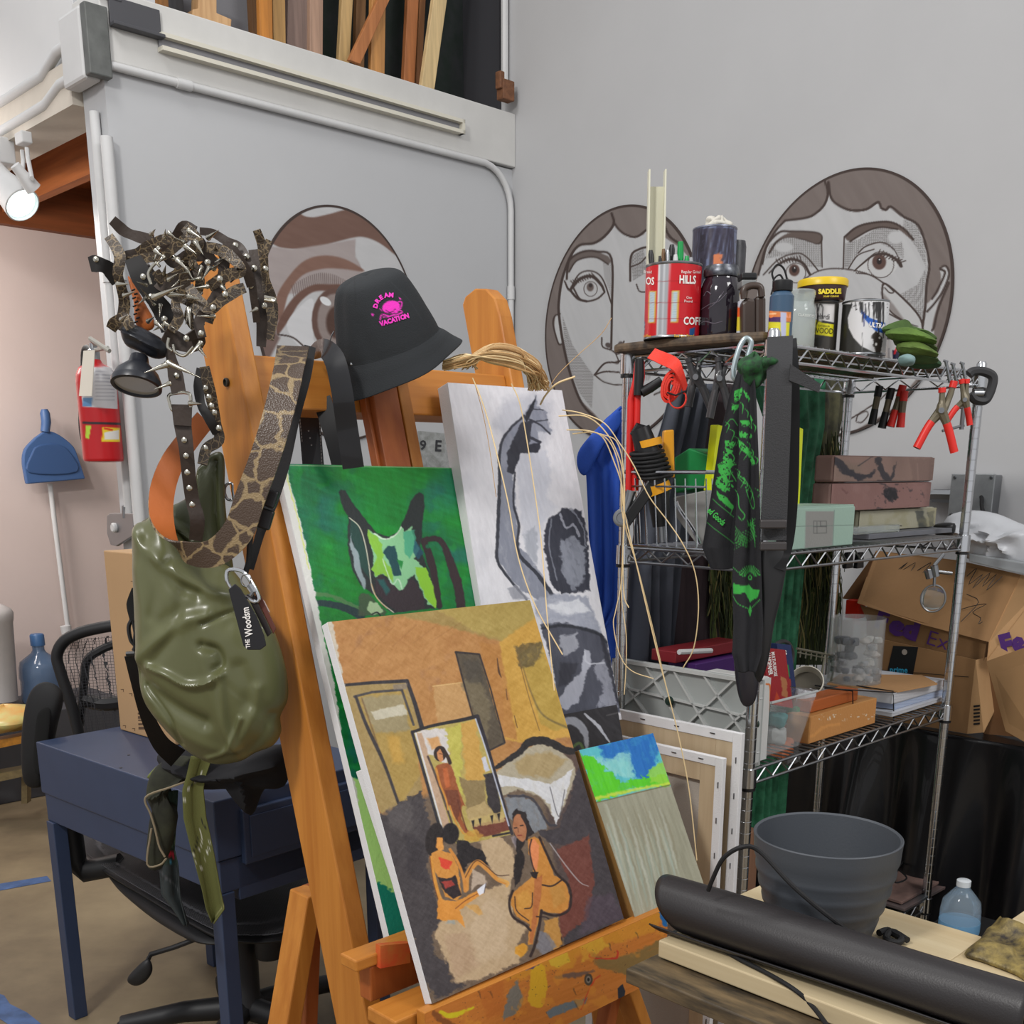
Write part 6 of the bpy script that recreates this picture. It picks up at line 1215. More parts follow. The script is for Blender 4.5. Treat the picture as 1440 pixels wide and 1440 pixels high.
# silver carabiner hook
t = thing('carabiner', py(1042, 505, 2.12), 'large pale metal carabiner hooked over the top shelf beside the bandana knot', 'carabiner')
q = crom([(1049, 476), (1056, 482), (1052, 500), (1046, 522), (1038, 533), (1031, 528), (1034, 508), (1041, 486)], True, 6)
MB().tube([py(x, y, 2.10) for x, y in q], .0052, 10, closed=True).bld('ring', M('pale_alu', (176, 190, 194), .3, metal=.7), t)
def band_art(a):
    q = lambda *p: S(860, 470, 4.3636, *p); z = lambda *p: S(780, 560, 3.6, *p); GR = (60, 168, 70)
    for pts in (((755, 350), (800, 330), (808, 350), (790, 400), (752, 430)), ((815, 330), (850, 400), (840, 420), (812, 360)), ((740, 440), (790, 430), (770, 460), (740, 470)), ((790, 520), (850, 540), (870, 580), (800, 560)), ((785, 590), (870, 620), (880, 600), (850, 640), (790, 630)), ((850, 490), (875, 540), (850, 530)),
        ((775, 650), (800, 660), (870, 740), (885, 800), (860, 800), (830, 740), (780, 690)), ((700, 650), (730, 660), (760, 650), (740, 720), (700, 760)), ((690, 720), (760, 800), (720, 830), (680, 790)), ((650, 800), (700, 780), (740, 850), (700, 870), (660, 850)), ((640, 880), (700, 860), (745, 940), (700, 970), (640, 930)), ((640, 960), (690, 990), (750, 1060), (740, 1080), (660, 1010))):
        a.poly(q(*pts), GR, .8, 1, 1.8)
    BK = (32, 32, 36); a.blotch(2.6, BK, .60, .03, 1, 3, (1004, 540, 1070, 700))
    for k in range(44): x, y = 1012 + (k * 37) % 52, 560 + (k * 61) % 150; a.line([(x, y), (x + 4 + k % 5, y + 5), (x + 3, y + 12 + k % 7)], [.4, 1.5, .5], GR if k % 2 else BK, .95, .8)
    for l, w in (([(770, 850), (790, 870), (820, 900), (830, 920), (800, 900), (770, 860)], 1), ([(820, 940), (840, 930), (870, 990), (880, 1060), (860, 1060), (835, 1000), (822, 950)], 1), ([(755, 955), (780, 990), (785, 1060), (815, 1110), (800, 1140), (780, 1120)], 1.2), ([(620, 1010), (745, 1120)], .9), ([(585, 1155), (750, 1285)], .8), ([(700, 560), (740, 520), (770, 560)], 1), ([(705, 700), (750, 760), (720, 820), (760, 900)], 1.4), ([(660, 830), (700, 900), (740, 900)], 1.6), ([(650, 900), (720, 960)], 1.6)): a.line(q(*l), w, GR)
    for k in range(9):
        a.line(q((830 + (k % 3) * 18, 1180 - k * 6), (885, 1130 + k * 22)), [1, 1.8, .8], GR, .95, j=.6); a.line(q((760, 1180 + 12 * k), (830, 1260 + 6 * k)), [.6, 1.6, .6], GR, .9, j=.8)
    for k in range(6): a.line(q((755 + 8 * k, 1320 - 20 * k), (890 - 6 * k, 1240 - 10 * k)), [.6, 1.7, .6], GR, .85, j=.8)
    # eye, wave and small crest near the bottom
    for k in range(15):
        t_ = math.radians(190 + k * 11.5); a.line([(780 + 988 / 3.6 + 7 * math.cos(t_), 560 + 905 / 3.6 + 7 * math.sin(t_)), (780 + 988 / 3.6 + 15 * math.cos(t_), 560 + 900 / 3.6 + 15 * math.sin(t_))], 1.1, GR, sm=False)
    a.ell(780 + 988 / 3.6, 560 + 908 / 3.6, 3.6, 3.6, GR); a.ell(780 + 988 / 3.6, 560 + 908 / 3.6, 1.9, 1.9, (32, 32, 36))
    a.poly(z((905, 935), (940, 950), (980, 945), (1000, 965), (1042, 970), (1030, 1010), (985, 1030), (960, 985), (905, 990)), GR, .9, 1, 1.4); a.line(z((905, 1000), (930, 1040), (975, 1065)), 1, GR); a.line(z((1040, 1020), (1010, 1050), (985, 1070)), 1, GR); a.poly(z((975, 1075), (988, 1048), (1000, 1075), (985, 1105)), GR, .8, 1, 1); a.line(z((905, 855), (950, 900)), .8, GR)
def bpan(name, rows, Y, folds, amp, seed, parent, label=None):
    return drape(name, rows, YP(Y), VCm, parent, folds, amp, 110, seed, band_art, (32, 32, 36), .0015, ns=230)
bn = thing('bandana', py(1050, 500, 2.06), 'black bandana with bright green printed pattern knotted on the top shelf', 'bandana')
bpan('left_fold', [(520, 1038, 1052), (560, 1025, 1052), (620, 1012, 1048), (700, 1000, 1045), (770, 988, 1036), (800, 1000, 1034)], 2.09, 1.2, .006, 3, bn)
bpan('front_fold', [(520, 1045, 1060), (560, 1040, 1063), (640, 1040, 1066), (720, 1036, 1068), (820, 1030, 1070), (880, 1032, 1072), (920, 1030, 1070), (945, 1038, 1062)], 2.04, 1.3, .007, 5, bn)
def knotart(a): a.blotch(3.2, (56, 176, 70), .55, .04, 1, 3)
kn = MB(); rs = np.random.RandomState(5)
c = py(1060, 520, 2.05)
blob('knot', c, .030, .024, .026, M('bandana_knot', (30, 30, 34), .8, c2=(36, 96, 46), vs=75, bump=.3, bs=60), 7, bn, amp=.3)
blob('knot_end', c + X_ * .025 + UZ * .008, .024, .02, .014, M('bandana_knot', 0), 9, bn, amp=.4)
lettering([('ed Goods', 994, 719, 8.5, 43, .62, .03)], lambda x, y: py(x, y, 2.078), M('ink_green', (66, 190, 78), .7), bn)
# black webbing strap
wb = thing('webbing_strap', py(1092, 480, 2.04), 'wide black webbing strap with buckles hanging over the front of the top shelf', 'strap')
WBM = M('black_webbing', (52, 52, 54), .8, bump=.4, bs=400)
o, P_, wd = strap('webbing', [(1097, 474), (1096, 520), (1094, 600), (1090, 700), (1088, 760)], [2.07, 2.03, 2.02, 2.02, 2.02], 35, WBM, wb, .004)
o, P_, wd = strap('webbing_back', [(1108, 478), (1112, 540), (1112, 620), (1110, 700), (1104, 760), (1092, 800)], [2.10, 2.06, 2.05, 2.05, 2.05, 2.04], 24, M('black_webbing_dark', (30, 30, 32), .85), wb, .004)
for y in (737, 768): MB().box(py(1087, y, 2.005), (X_, A(0, 1, 0), UZ), (.024, .006, .008)).bld('buckle', M('buckle_black', (58, 54, 54), .4), wb, bevel=.003)
puff('leather_tail', [(1070, 772), (1106, 772), (1100, 830), (1088, 880), (1080, 930), (1068, 960), (1058, 930), (1068, 850)], (1082, 850), YP(2.05), .012, .008, M('black_leather_tail', (26, 26, 28), .45), wb)
MB().prism([py(*q, 2.014) for q in ((1112, 512), (1154, 540), (1152, 552), (1110, 535))], A(0, .006, 0)).bld('side_strap', WBM, wb)
puff('black_cloth', [(1034, 905), (1062, 900), (1068, 940), (1062, 985), (1045, 992), (1035, 960)], (1050, 940), YP(2.12), .012, .012, M('plastic_black_cloth', (40, 38, 44), .3), label='crumpled dark plastic scrap hanging at the foot of the bandana', cat='cloth scrap')
BP = lambda d: (-E2, -d)
GMESH = M('green_gauze', (62, 136, 98), .7, c2=(20, 78, 50), vs=22, bump=.3, bs=40)
drape('hanging_coat', [(540, 950, 1000), (600, 935, 990), (700, 905, 975), (800, 893, 955), (930, 888, 948), (990, 890, 955)], BP(1.64), M('grey_cloth', (76, 80, 90), .85, bump=.2, bs=90), None, 3.4, .022, 60, 3, label='dark grey cloth garment hanging behind the left end of the rack', cat='garment')
drape('hanging_coat', [(540, 990, 1035), (620, 975, 1030), (800, 945, 1008), (940, 945, 1010), (990, 950, 1010)], BP(1.655), M('maroon_cloth', (58, 46, 50), .85, bump=.2, bs=90), None, 2, .013, 50, 8, label='dark maroon cloth garment hanging behind the rack', cat='garment')
drape('gauze_cloth', [(530, 1052, 1160), (600, 1075, 1158), (700, 1080, 1140), (800, 1076, 1130), (900, 1068, 1122), (1000, 1058, 1118), (1165, 1050, 1104)], BP(1.605), GMESH, None, 5, .010, 80, 5, label='long mottled green gauze cloth hanging behind the rack', cat='cloth')
drape('camouflage_cloth', [(532, 1150, 1190), (570, 1156, 1186), (640, 1150, 1176), (700, 1148, 1172)], BP(1.66), M('camo', (86, 84, 58), .85, c2=(34, 34, 28), vs=18), None, 2, .01, 40, 5, label='camouflage cloth strip hanging beside the rear rack post', cat='cloth')
# ghillie moss: hair-like strands
def moss(x0, x1, y0, y1, b, n, seed, label):
    rs = np.random.RandomState(seed); mb = MB(); mats = [M('moss_dark', (40, 48, 26), .95), M('moss_mid', (66, 76, 36), .95), M('moss_dry', (112, 104, 64), .95)]
    g_ = [pe2(x0 + 3, y0, b + .03), pe2(x1 - 3, y0, b + .03), pe2(x1 - 4, y1 - 10, b + .03), pe2(x0 + 4, y1 - 10, b + .03)]; mb.prism(g_, E2 * .01, 0)
    for i in range(n):
        x = rs.uniform(x0, x1); y = rs.uniform(y0, y0 + (y1 - y0) * .7); L = rs.uniform(40, 120); p = []
        dx = rs.uniform(-6, 6); ph = rs.rand() * 6; dd = rs.uniform(-.03, .03)
        for k in range(6): p.append(pe2(x + dx * k / 5 + 2.4 * math.sin(ph + k * 1.4), min(y + L * k / 5, y1 + rs.uniform(-8, 12)), b + dd))
        mb.tube(p, rs.uniform(.0008, .0022), 4, int(rs.choice([0, 0, 0, 1, 1, 2])), cap=False)
    return mb.bld('moss_netting', mats, label=label, cat='netting', kind='stuff')
moss(1000, 1046, 640, 935, 1.63, 300, 1, 'shaggy dark green moss netting hanging behind the bandana')
moss(1112, 1182, 600, 945, 1.66, 620, 2, 'shaggy dark green moss netting hanging right of the green gauze')
# ================================================================ MIDDLE SHELF
def fb(name, x0, x1, yt, yb, d, dep, z0, mat, parent=None, bevel=.002, art=None, base=None, **k):
    """box with its front face in the plane e2 = d, given by its pixel edges; stands at height z0"""
    a = pe2(x0, (yt + yb) / 2, d); b = pe2(x1, (yt + yb) / 2, d); z1 = zat(a, yt)
    zz = z0 if z0 is not None else zat(a, yb)
    o = MB().fbox(a @ E1, b @ E1, d, d + dep, zz, z1).bld(name, mat, parent, bevel=bevel, **k)
    if art:
        Q = [fr(a @ E1 + .002, d, z1 - .002), fr(b @ E1 - .002, d, z1 - .002), fr(b @ E1 - .002, d, zz + .002), fr(a @ E1 + .002, d, zz + .002)]
        painted_quad('printed_face', Q, -E2, .0006, art, base, VC, parent or o, 1.2)
    return o, a, b, zz, z1
t = thing('metal_box', fr(2.0, 1.3, MID), 'mint green metal box with a drawn latch on the middle shelf', 'box')
def mint(a):
    q = lambda *p: S(1040, 580, 3.6, *p)
    a.poly(q((335, 500), (480, 500), (468, 720), (330, 720)), (138, 138, 134), 2); a.line(q((240, 578), (575, 570)), .9, (110, 126, 118), sm=False); a.line(q((375, 550), (440, 550), (440, 610), (375, 612), (375, 550)), .9, (90, 92, 90), sm=False); a.line(q((392, 555), (392, 612)), .9, (90, 92, 90), sm=False); a.line(q((410, 550), (410, 575), (440, 575)), .9, (80, 80, 80), sm=False); a.line(q((375, 578), (440, 578)), .9, (80, 80, 80), sm=False)
    a.line(q((480, 495), (470, 720)), 1, (120, 138, 130), sm=False)
o, a_, b_, z0, z1 = fb('box_body', 1104, 1200, 716, 778, 1.232, .16, MID, M('mint_paint', (148, 174, 160), .5, var=.06), t, .002, mint, (150, 176, 162))
MB().fbox(a_ @ E1 + .002, b_ @ E1 - .002, 1.234, 1.39, z1 - .001, z1 + .004).bld('lid', M('mint_paint', 0), t, bevel=.001)
t = thing('ceramic_block', fr(2.4, 1.35, MID), 'pale rounded block with dark stripes under the pink boxes on the middle shelf', 'block')
def blk(a):
    q = lambda *p: S(1040, 580, 3.6, *p)
    a.poly(q((890, 500), (930, 500), (960, 620), (920, 620)), (84, 86, 80), 2, .9, 2); a.poly(q((950, 500), (985, 500), (980, 600), (965, 610)), (90, 90, 84), 2, .9, 2); a.line(q((760, 568), (790, 572), (820, 574)), 1.4, (60, 56, 50)); a.blotch(12, (150, 144, 110), .5, .2, .5, 3)
MB().fbox(pe2(1200, 760, 1.34) @ E1, pe2(1322, 760, 1.34) @ E1, 1.30, 1.46, MID, MID + .012).bld('slate_tile', M('slate', (108, 110, 116), .6, var=.1), bevel=.001, label='flat grey slate tile lying under the pale striped block', cat='tile')
o, a_, b_, z0, z1 = fb('block_body', 1207, 1315, 718, 757, 1.35, .10, MID + .0125, M('cream_ceramic', (168, 164, 140), .45, c2=(140, 138, 116), vs=9), t, .008, blk, (168, 164, 142))
t = thing('glass_dish', fr(2.4, 1.3, MID + .013), 'clear shallow glass dish in front of the pale striped block', 'dish')
a0, a1 = pe2(1196, 755, 1.31) @ E1, pe2(1262, 755, 1.31) @ E1
MB().fbox(a0, a1, 1.305, 1.345, MID + .0125, MID + .03).bld('dish_body', M('clear_glass', 0), t, bevel=.003)
MB().lathe([(.018, 0), (.018, .05), (.014, .052), (.0001, .052)], fr(pe2(1205, 740, 1.39) @ E1, 1.39, MID), UZ, 20).bld('tape_roll', M('roll_grey', (160, 160, 156), .5, c2=(70, 70, 70), vs=40), label='small grey cylinder between the mint box and the striped block', cat='roll')
PK = M('pink_box', (134, 106, 98), .5, c2=(112, 86, 80), vs=7)
def pk1(a):
    q = lambda *p: S(1040, 580, 3.6, *p)
    a.blotch(30, (126, 108, 96), .45, .2, .8, 5)
    a.poly(q((480, 225), (520, 240), (560, 290), (640, 320), (690, 290), (670, 330), (600, 345), (520, 310), (480, 260)), (44, 42, 50), 2, .9, 3); a.poly(q((685, 230), (710, 225), (740, 300), (760, 330), (790, 250), (780, 320), (770, 360), (730, 350), (700, 290)), (48, 46, 52), 2, .9, 3); a.line(q((600, 270), (680, 220)), 1.4, (60, 56, 60), .9, j=1); a.line(q((480, 235), (540, 300), (620, 340)), 3, (46, 44, 52), .7, 2, j=2); a.line(q((700, 345), (800, 352)), 2, (50, 44, 48), .8, 1.5)
    a.poly(q((860, 235), (975, 235), (970, 350), (880, 350)), (122, 98, 90), 4, .7, 3); a.line(q((900, 260), (905, 350)), 1.5, (160, 130, 120), .5, 2)
def pk2(a):
    q = lambda *p: S(1040, 580, 3.6, *p)
    a.poly(q((735, 385), (790, 380), (800, 430), (770, 450), (730, 420)), (30, 28, 34), 2, 1, 3); a.blotch(5, (60, 50, 54), .66, .06, .7, 8, (1230, 680, 1300, 720)); a.line(q((760, 390), (790, 440)), 3, (28, 26, 30), 1, 1.5, j=2); a.blotch(14, (150, 116, 110), .55, .2, .6, 2); a.line(q((700, 350), (800, 400)), 2, (60, 52, 56), .7, 1.5, j=2); a.line(q((520, 390), (545, 405)), 3, (110, 70, 70), .6, 2, j=2)
zq = z1 + .001
t = thing('pink_box', fr(2.3, 1.35, zq), 'lower of two stained pinkish brown boxes on the middle shelf', 'box', 'stained pinkish boxes')
o, a_, b_, z0, z2 = fb('box_body', 1168, 1308, 679, 718, 1.335, .05, zq, PK, t, .006, pk2, (140, 104, 98))
t = thing('pink_box', fr(2.3, 1.35, z2 + .001), 'upper of two stained pinkish brown boxes, with black brush marks', 'box', 'stained pinkish boxes')
fb('box_body', 1172, 1313, 640, 682, 1.33, .05, z2 + .0012, PK, t, .006, pk1, (140, 114, 104))
for i, x in enumerate((1196, 1211)):
    c = pe2(x, 788, 1.40); MB().prism([c + UZ * .02 - E1 * .012, c + UZ * .02 + E1 * .012, c - UZ * .02 + E1 * .018, c - UZ * .02 - E1 * .018], E2 * .012).bld('binder_clip', BLK, bevel=.002, label=['left', 'right'][i] + ' black clip hanging under the middle shelf beneath the ceramic block', cat='clip', group='black clips under the middle shelf')
# helping-hand magnifier hanging from the middle shelf
t = thing('magnifier', py(1310, 780, 2.4), 'small round magnifying glass on a jointed metal arm hanging under the middle shelf', 'magnifier')
Ym = 2.46; m_ = lambda *p: [py(x, y, Ym) for x, y in S(1040, 580, 3.6, *p)]
MB().tube(m_((1035, 715), (985, 775)), .004, 8).tube(m_((950, 800), (1075, 815)), .004, 8).tube(m_((990, 775), (985, 880)), .0035, 8).tube(m_((955, 800), (965, 838)), .009, 8).tube(m_((985, 775), (995, 830)), .008, 8).bld('arm', STL, t)
c = py(1040 + 980 / 3.6, 580 + 942 / 3.6, Ym); ax = -A(.25, 1, .1)
MB().tube([c + nrm(np.cross(ax, UZ)) * .026 * math.cos(a) + UZ * .030 * math.sin(a) for a in np.linspace(0, 2 * math.pi, 28, endpoint=False)], .0022, 8, closed=True).bld('lens_frame', STL, t)
MB().lathe([(.0001, -.003), (.018, -.002), (.026, 0), (.018, .002), (.0001, .003)], c, ax, 28).bld('lens', M('lens_glass', (230, 236, 234), .02, trans=.95, ior=1.45), t)
# ================================================================ LOW SHELF
t = thing('lattice_panel', fr(1.91, 1.4, LOW), 'white plastic panel with diagonal ribs and dark round caps on the low shelf', 'plastic panel')
dl = 1.905; WP = M('lattice_white', (184, 186, 184), .45); q8 = lambda *p: [pe1(x, y, dl) for x, y in S(780, 880, 2.5725, *p)]
TL, TR = pe1(866, 918, dl), pe1(1073, 964, dl); bl = TL @ E2; br = TR @ E2; zt = (TL[2] + TR[2]) / 2; zb = LOW
MB().fbox(dl, dl + .006, br, bl, zb, zt).bld('sheet', M('lattice_sheet', (158, 162, 160), .5), t)
mb = MB(); mb.fbox(dl - .012, dl, br, bl, zt - .008, zt).fbox(dl - .012, dl, br, bl, zb, zb + .008).fbox(dl - .012, dl, br, br + .006, zb, zt).fbox(dl - .012, dl, bl - .006, bl, zb, zt); mb.bld('rim', WP, t)
fz = lambda u, v: fr(dl - .004, bl + (br - bl) * u, zt + (zb - zt) * v)
for u0, v0, u1, v1 in ((0, .12, .42, 1), (.02, .7, .42, 0), (.22, 0, .62, 1), (.4, .98, .85, .0), (.62, 1, 1, .2), (.62, 0, 1, .85), (0, .35, 1, .45), (.42, 0, .8, 1)):
    a, b = fz(u0, v0), fz(u1, v1); d = nrm(b - a); MB().box((a + b) / 2, (d, nrm(np.cross(d, E1)), E1), (np.linalg.norm(b - a) / 2, .0022, .005)).bld('rib', WP, t)
for u, v in ((.42, .42), (.18, .9), (.66, .97), (.98, .5)): MB().lathe([(.011, 0), (.009, .006), (.0001, .007)], fz(u, v) - E1 * .005, -E1, 16).bld('cap', M('cap_green', (30, 50, 42), .5), t)
# things at the left front
fb('tool_case', 1064, 1081, 955, 1076, 1.236, .14, LOW, M('case_white', (196, 196, 194), .4), None, .006, lambda a: (a.line([(1078, 962), (1083, 966), (1083, 1000)], 2.5, (206, 110, 50)),), (200, 200, 198), label='narrow white plastic case with orange edge beside the front rack post', cat='case')
t = thing('sandpaper_box', pe2(1090, 990, 1.28), 'red carton of sandpaper standing in the clear tub', 'box')
RB_ = M('carton_red', (150, 36, 42), .5); dq = 1.285
Qr = [pe2(x, y, dq) for x, y in ((1072, 912), (1104, 914), (1115, 996), (1083, 990))]
MB().prism(Qr, E2 * .03).bld('carton', RB_, t, bevel=.001)
painted_quad('printed_face', Qr, -E2, .0006, lambda a: (a.poly([(1098, 950), (1106, 955), (1109, 985), (1100, 978)], (176, 130, 80), 1, .8, 2), a.poly([(1092, 972), (1100, 990), (1088, 990)], (206, 90, 40), 1, .6)), (150, 36, 42), VC, t, 1.4)
lettering([('MULTI-PURPOSE', 1084.5, 917, 4.6, 83, .72, .03), ('SANDPAPER', 1077.5, 918, 5.6, 83, .72, .04)], lambda x, y: pe2(x, y, dq - .001), M('ink_white', 0), t)
t = thing('grit_box', pe2(1108, 980, 1.33), 'dark blue carton marked 60 coarse behind the red sandpaper carton', 'box')
Qb = [pe2(x, y, 1.32) for x, y in ((1092, 905), (1112, 907), (1121, 985), (1101, 985))]
MB().prism(Qb, E2 * .03).bld('carton', M('carton_blue', (36, 50, 92), .5), t, bevel=.001)
painted_quad('printed_face', Qb, -E2, .0006, lambda a: (a.poly([(1096, 932), (1109, 935), (1111, 952), (1098, 948)], (30, 130, 70), 1), a.poly([(1099, 952), (1112, 955), (1114, 985), (1102, 985)], (150, 50, 44), 1)), (36, 50, 92), VC, t, 1.4)
lettering([('60', 1100, 914, 6, 83, .9, .03), ('COARSE', 1101.5, 935, 2.6, 83, .8, .02)], lambda x, y: pe2(x, y, 1.319), M('ink_white', 0), t)
c = pe2(1098, 922, 1.40); r_ = 26 * px2m(c)
MB().tube([c + E1 * r_ * math.cos(a) * 1.2 + UZ * r_ * 1.0 * math.sin(a) - UZ * .01 for a in np.linspace(-.4, 3.5, 30)], .005, 8).bld('pan_rim', M('ring_dark', (52, 52, 54), .4), label='dark round ring standing behind the sandpaper cartons', cat='ring')
# clear tub with odds and ends
t = thing('plastic_tub', fr(1.95, 1.3, LOW), 'clear plastic tub of odds and ends at the front left of the low shelf', 'tub')
a0, a1 = pe2(1080, 1070, 1.240) @ E1, pe2(1133, 1066, 1.240) @ E1; zt = zat(pe2(1080, 1000, 1.24), 988)
CP = M('clear_plastic', (205, 210, 210), .12, alpha=.13)
f = .012; b0, b1 = 1.240, 1.40
lo = [fr(a0 + f, b0 + f, LOW), fr(a1 - f, b0 + f, LOW), fr(a1 - f, b1 - f, LOW), fr(a0 + f, b1 - f, LOW)]; hi = [fr(a0 - f, b0 - f * .5, zt), fr(a1 + f * 1.6, b0 - f * .5, zt), fr(a1 + f * 1.6, b1, zt), fr(a0 - f, b1, zt)]
mb = MB().add(lo + hi, [(3, 2, 1, 0)] + [(i, (i + 1) % 4, (i + 1) % 4 + 4, i + 4) for i in range(4)]); mb.bld('tub_wall', CP, t, solid=.002)
MB().tube(hi + [hi[0]], .003, 8).bld('rim', M('clear_rim', (196, 200, 200), .2, alpha=.8), t)
for i, (x, y, rx, rz, col, nm, lb, ct) in enumerate(((1098, 1052, .045, .022, (196, 112, 70), 'sponge', 'orange sponge lying in the clear tub', 'sponge'), (1118, 1000, .022, .018, (30, 130, 66), 'green_scrap', 'green plastic cap in the clear tub', 'cap'), (1118, 1030, .03, .03, (150, 150, 148), 'crumpled_foil', 'crumpled grey foil in the clear tub', 'foil'), (1092, 1012, .02, .016, (60, 130, 130), 'teal_disc', 'teal disc in the clear tub', 'disc'), (1110, 1058, .02, .03, (120, 120, 124), 'grey_part', 'grey plastic piece leaning in the clear tub', 'plastic piece'), (1106, 1046, .012, .04, (190, 110, 60), 'orange_strip', 'orange curved strip in the clear tub', 'strip'), (1090, 1034, .026, .02, (176, 178, 176), 'pale_disc', 'pale cap in the clear tub', 'cap'))):
    blob(nm, pe2(x, y, 1.30 + .01 * (i % 3)), rx, .025, rz, M('tub_%d' % i, col, .5), 20 + i, None, 10, .3, label=lb, cat=ct)
blob('tissue', pe2(1130, 988, 1.30), .028, .02, .03, M('tissue', (196, 198, 202), .8, bump=.5, bs=60), 31, None, 12, .4, label='crumpled white tissue at the rim of the clear tub', cat='tissue')
# red and purple boxes behind
fb('game_box', 950, 1042, 917, 933, 1.50, .07, None, M('dark_red', (130, 32, 40), .5), None, label='flat dark red box on the low shelf behind the white panel', cat='box')
fb('purple_box', 978, 1060, 934, 975, 1.48, .08, LOW, M('purple', (72, 36, 104), .5), None, label='purple box under the dark red one on the low shelf', cat='box')
MB().tube([pe2(955, 917, 1.46), pe2(1000, 915, 1.46)], .006, 8).bld('white_pen', WHP, label='white pen lying on the dark red box', cat='pen')
# wire letter basket with mug
t = thing('wire_tray', fr(2.4, 1.45, LOW), 'small bronze wire basket holding the mug on the low shelf', 'basket')
mb = MB(); BZ = M('bronze_wire', (150, 146, 128), .35, metal=.7)
w = lambda *p: [pe2(x, y, 1.43) for x, y in S(1040, 580, 3.6, *p)]
mb.tube(w((290, 1195), (440, 1225), (495, 1235), (445, 1425)), .003, 8).tube(w((435, 1210), (400, 1420), (380, 1430)), .003, 8).tube(w((295, 1215), (470, 1250)), .002, 6)
for k in range(6): mb.tube(w((310 + k * 27, 1200 + 5 * k), (306 + k * 27, 1240 + 5 * k)), .0018, 6)
mb.bld('frame', BZ, t)
P, r, h = can(1137, 975, 930, 40, LOW, 1.34); P[2] = LOW
t = thing('mug', P, 'cream mug lying tilted towards the camera in the wire basket', 'mug')
c = pe2(1134, 958, 1.36); ax = nrm(A(-.25, -.80, .55)); r = 24 * px2m(c)
MB().lathe([(.0001, -.085), (r * .8, -.085), (r * .9, -.078), (r, 0), (r * .93, .002), (r * .86, -.075), (.0001, -.076)], c, ax, 32).bld('mug_body', M('mug_cream', (196, 192, 178), .35), t)
MB().lathe([(.0001, -.03), (r * .9, -.029)], c, ax, 24).bld('contents', M('mug_dark', (84, 78, 66), .5), t)
# wood blocks
OWD = wood('orange_block', (180, 96, 44), (150, 76, 30), 0, .5, .5)
o, a_, b_, z0, z1 = fb('wood_block', 1138, 1229, 1008, 1052, 1.245, .06, LOW, wood('tan_block', (190, 138, 80), (166, 112, 60), 0, .55, .5), None, .002, lambda a: (a.line([(1140, 1036), (1160, 1022), (1180, 1018)], 4, (226, 160, 90), .5, 2, j=2), a.blotch(3, (230, 226, 210), .7, .03, .8, 6, (1150, 1004, 1230, 1014))), (194, 136, 78), label='long tan wooden block at the front edge of the low shelf', cat='wood block')
fb('wood_block', 1140, 1205, 986, 1012, 1.262, .05, z1 + .001, OWD, None, .003, label='smaller orange-brown wooden block lying on the long tan block', cat='wood block')
# books, envelope, organiser, jar
def slab(name, x0, x1, yt, yb, d, dep, z0, mat, lb, cat, art=None, base=(200, 200, 204), **k):
    t_ = thing(name, fr(2.6, d, z0), lb, cat, k.get('group'))
    o, a_, b_, zz, z1 = fb('pages' if cat == 'book' else 'body', x0, x1, yt, yb, d, dep, z0, mat, t_, .001, art, base)
    if cat == 'book': MB().fbox(a_ @ E1 - .002, b_ @ E1 + .001, d - .002, d + dep, z1 - .0005, z1 + .002).bld('cover', M('cover_white', (202, 204, 210), .45), t_)
    return z1 + .002
PG = M('pages', (196, 198, 202), .8)
z = LOW + .002
ln = lambda c: (lambda a: [a.line([(1150, y), (1330, y - 22)], .8, c, .5, sm=False) for y in range(985, 1030, 4)])
z = slab('book', 1254, 1331, 1003, 1018, 1.245, .26, z, PG, 'bottom white book of the stack on the low shelf', 'book', ln((150, 156, 166)), group='books on the low shelf')
z = slab('book', 1257, 1327, 989, 1003, 1.255, .25, z, M('pages_blue', (160, 172, 196), .7), 'pale blue-edged book in the middle of the stack on the low shelf', 'book', ln((110, 130, 170)), (170, 182, 204), group='books on the low shelf')
z = slab('book', 1255, 1324, 976, 989, 1.25, .25, z, PG, 'white book on top of the stack on the low shelf', 'book', ln((160, 164, 170)), group='books on the low shelf')
MB().prism([pz(x, y, z) for x, y in ((1163, 963), (1180, 950), (1296, 951), (1318, 963), (1262, 974))], UZ * .004).bld('envelope', M('kraft', (176, 134, 90), .8, var=.06), label='brown kraft envelope lying on the books', cat='envelope')
ze = z + .0045
mb = MB(); 
for x in (1200, 1257):
    p0 = pe2(x, 1018, 1.25); p1 = pe2(x - 1, 972, 1.25); mb.tube([p0, p1, p1 + E2 * .1], .0018, 6)
p1 = pe2(1160, 968, 1.25); p2 = pe2(1259, 974, 1.25); mb.tube([p1, p2], .0018, 6).tube([pe2(1198, 992, 1.25), pe2(1257, 998, 1.25)], .0014, 6)
mb.bld('letter_rack', BLK, label='black wire letter organiser around the left end of the book stack', cat='letter rack')
c = fr(0, 0, 0); P = pz(1200, 958, ze); r = 37 * px2m(P); h = zat(P, 868) - ze
t = thing('clear_container', P, 'tall clear plastic cylinder half full of grey and white stones', 'container')
MB().lathe([(r, 0), (r, .002), (r, h), (r * .975, h), (r * .97, .003), (.0001, .003)], P, UZ, 48).bld('cylinder_wall', M('clear_cylinder', (214, 218, 218), .08, trans=.5, alpha=.30), t)
rs = np.random.RandomState(4); proto = []
cols = [(196, 194, 188), (150, 152, 156), (60, 64, 76), (176, 168, 160), (84, 86, 96)]
n_st = 0
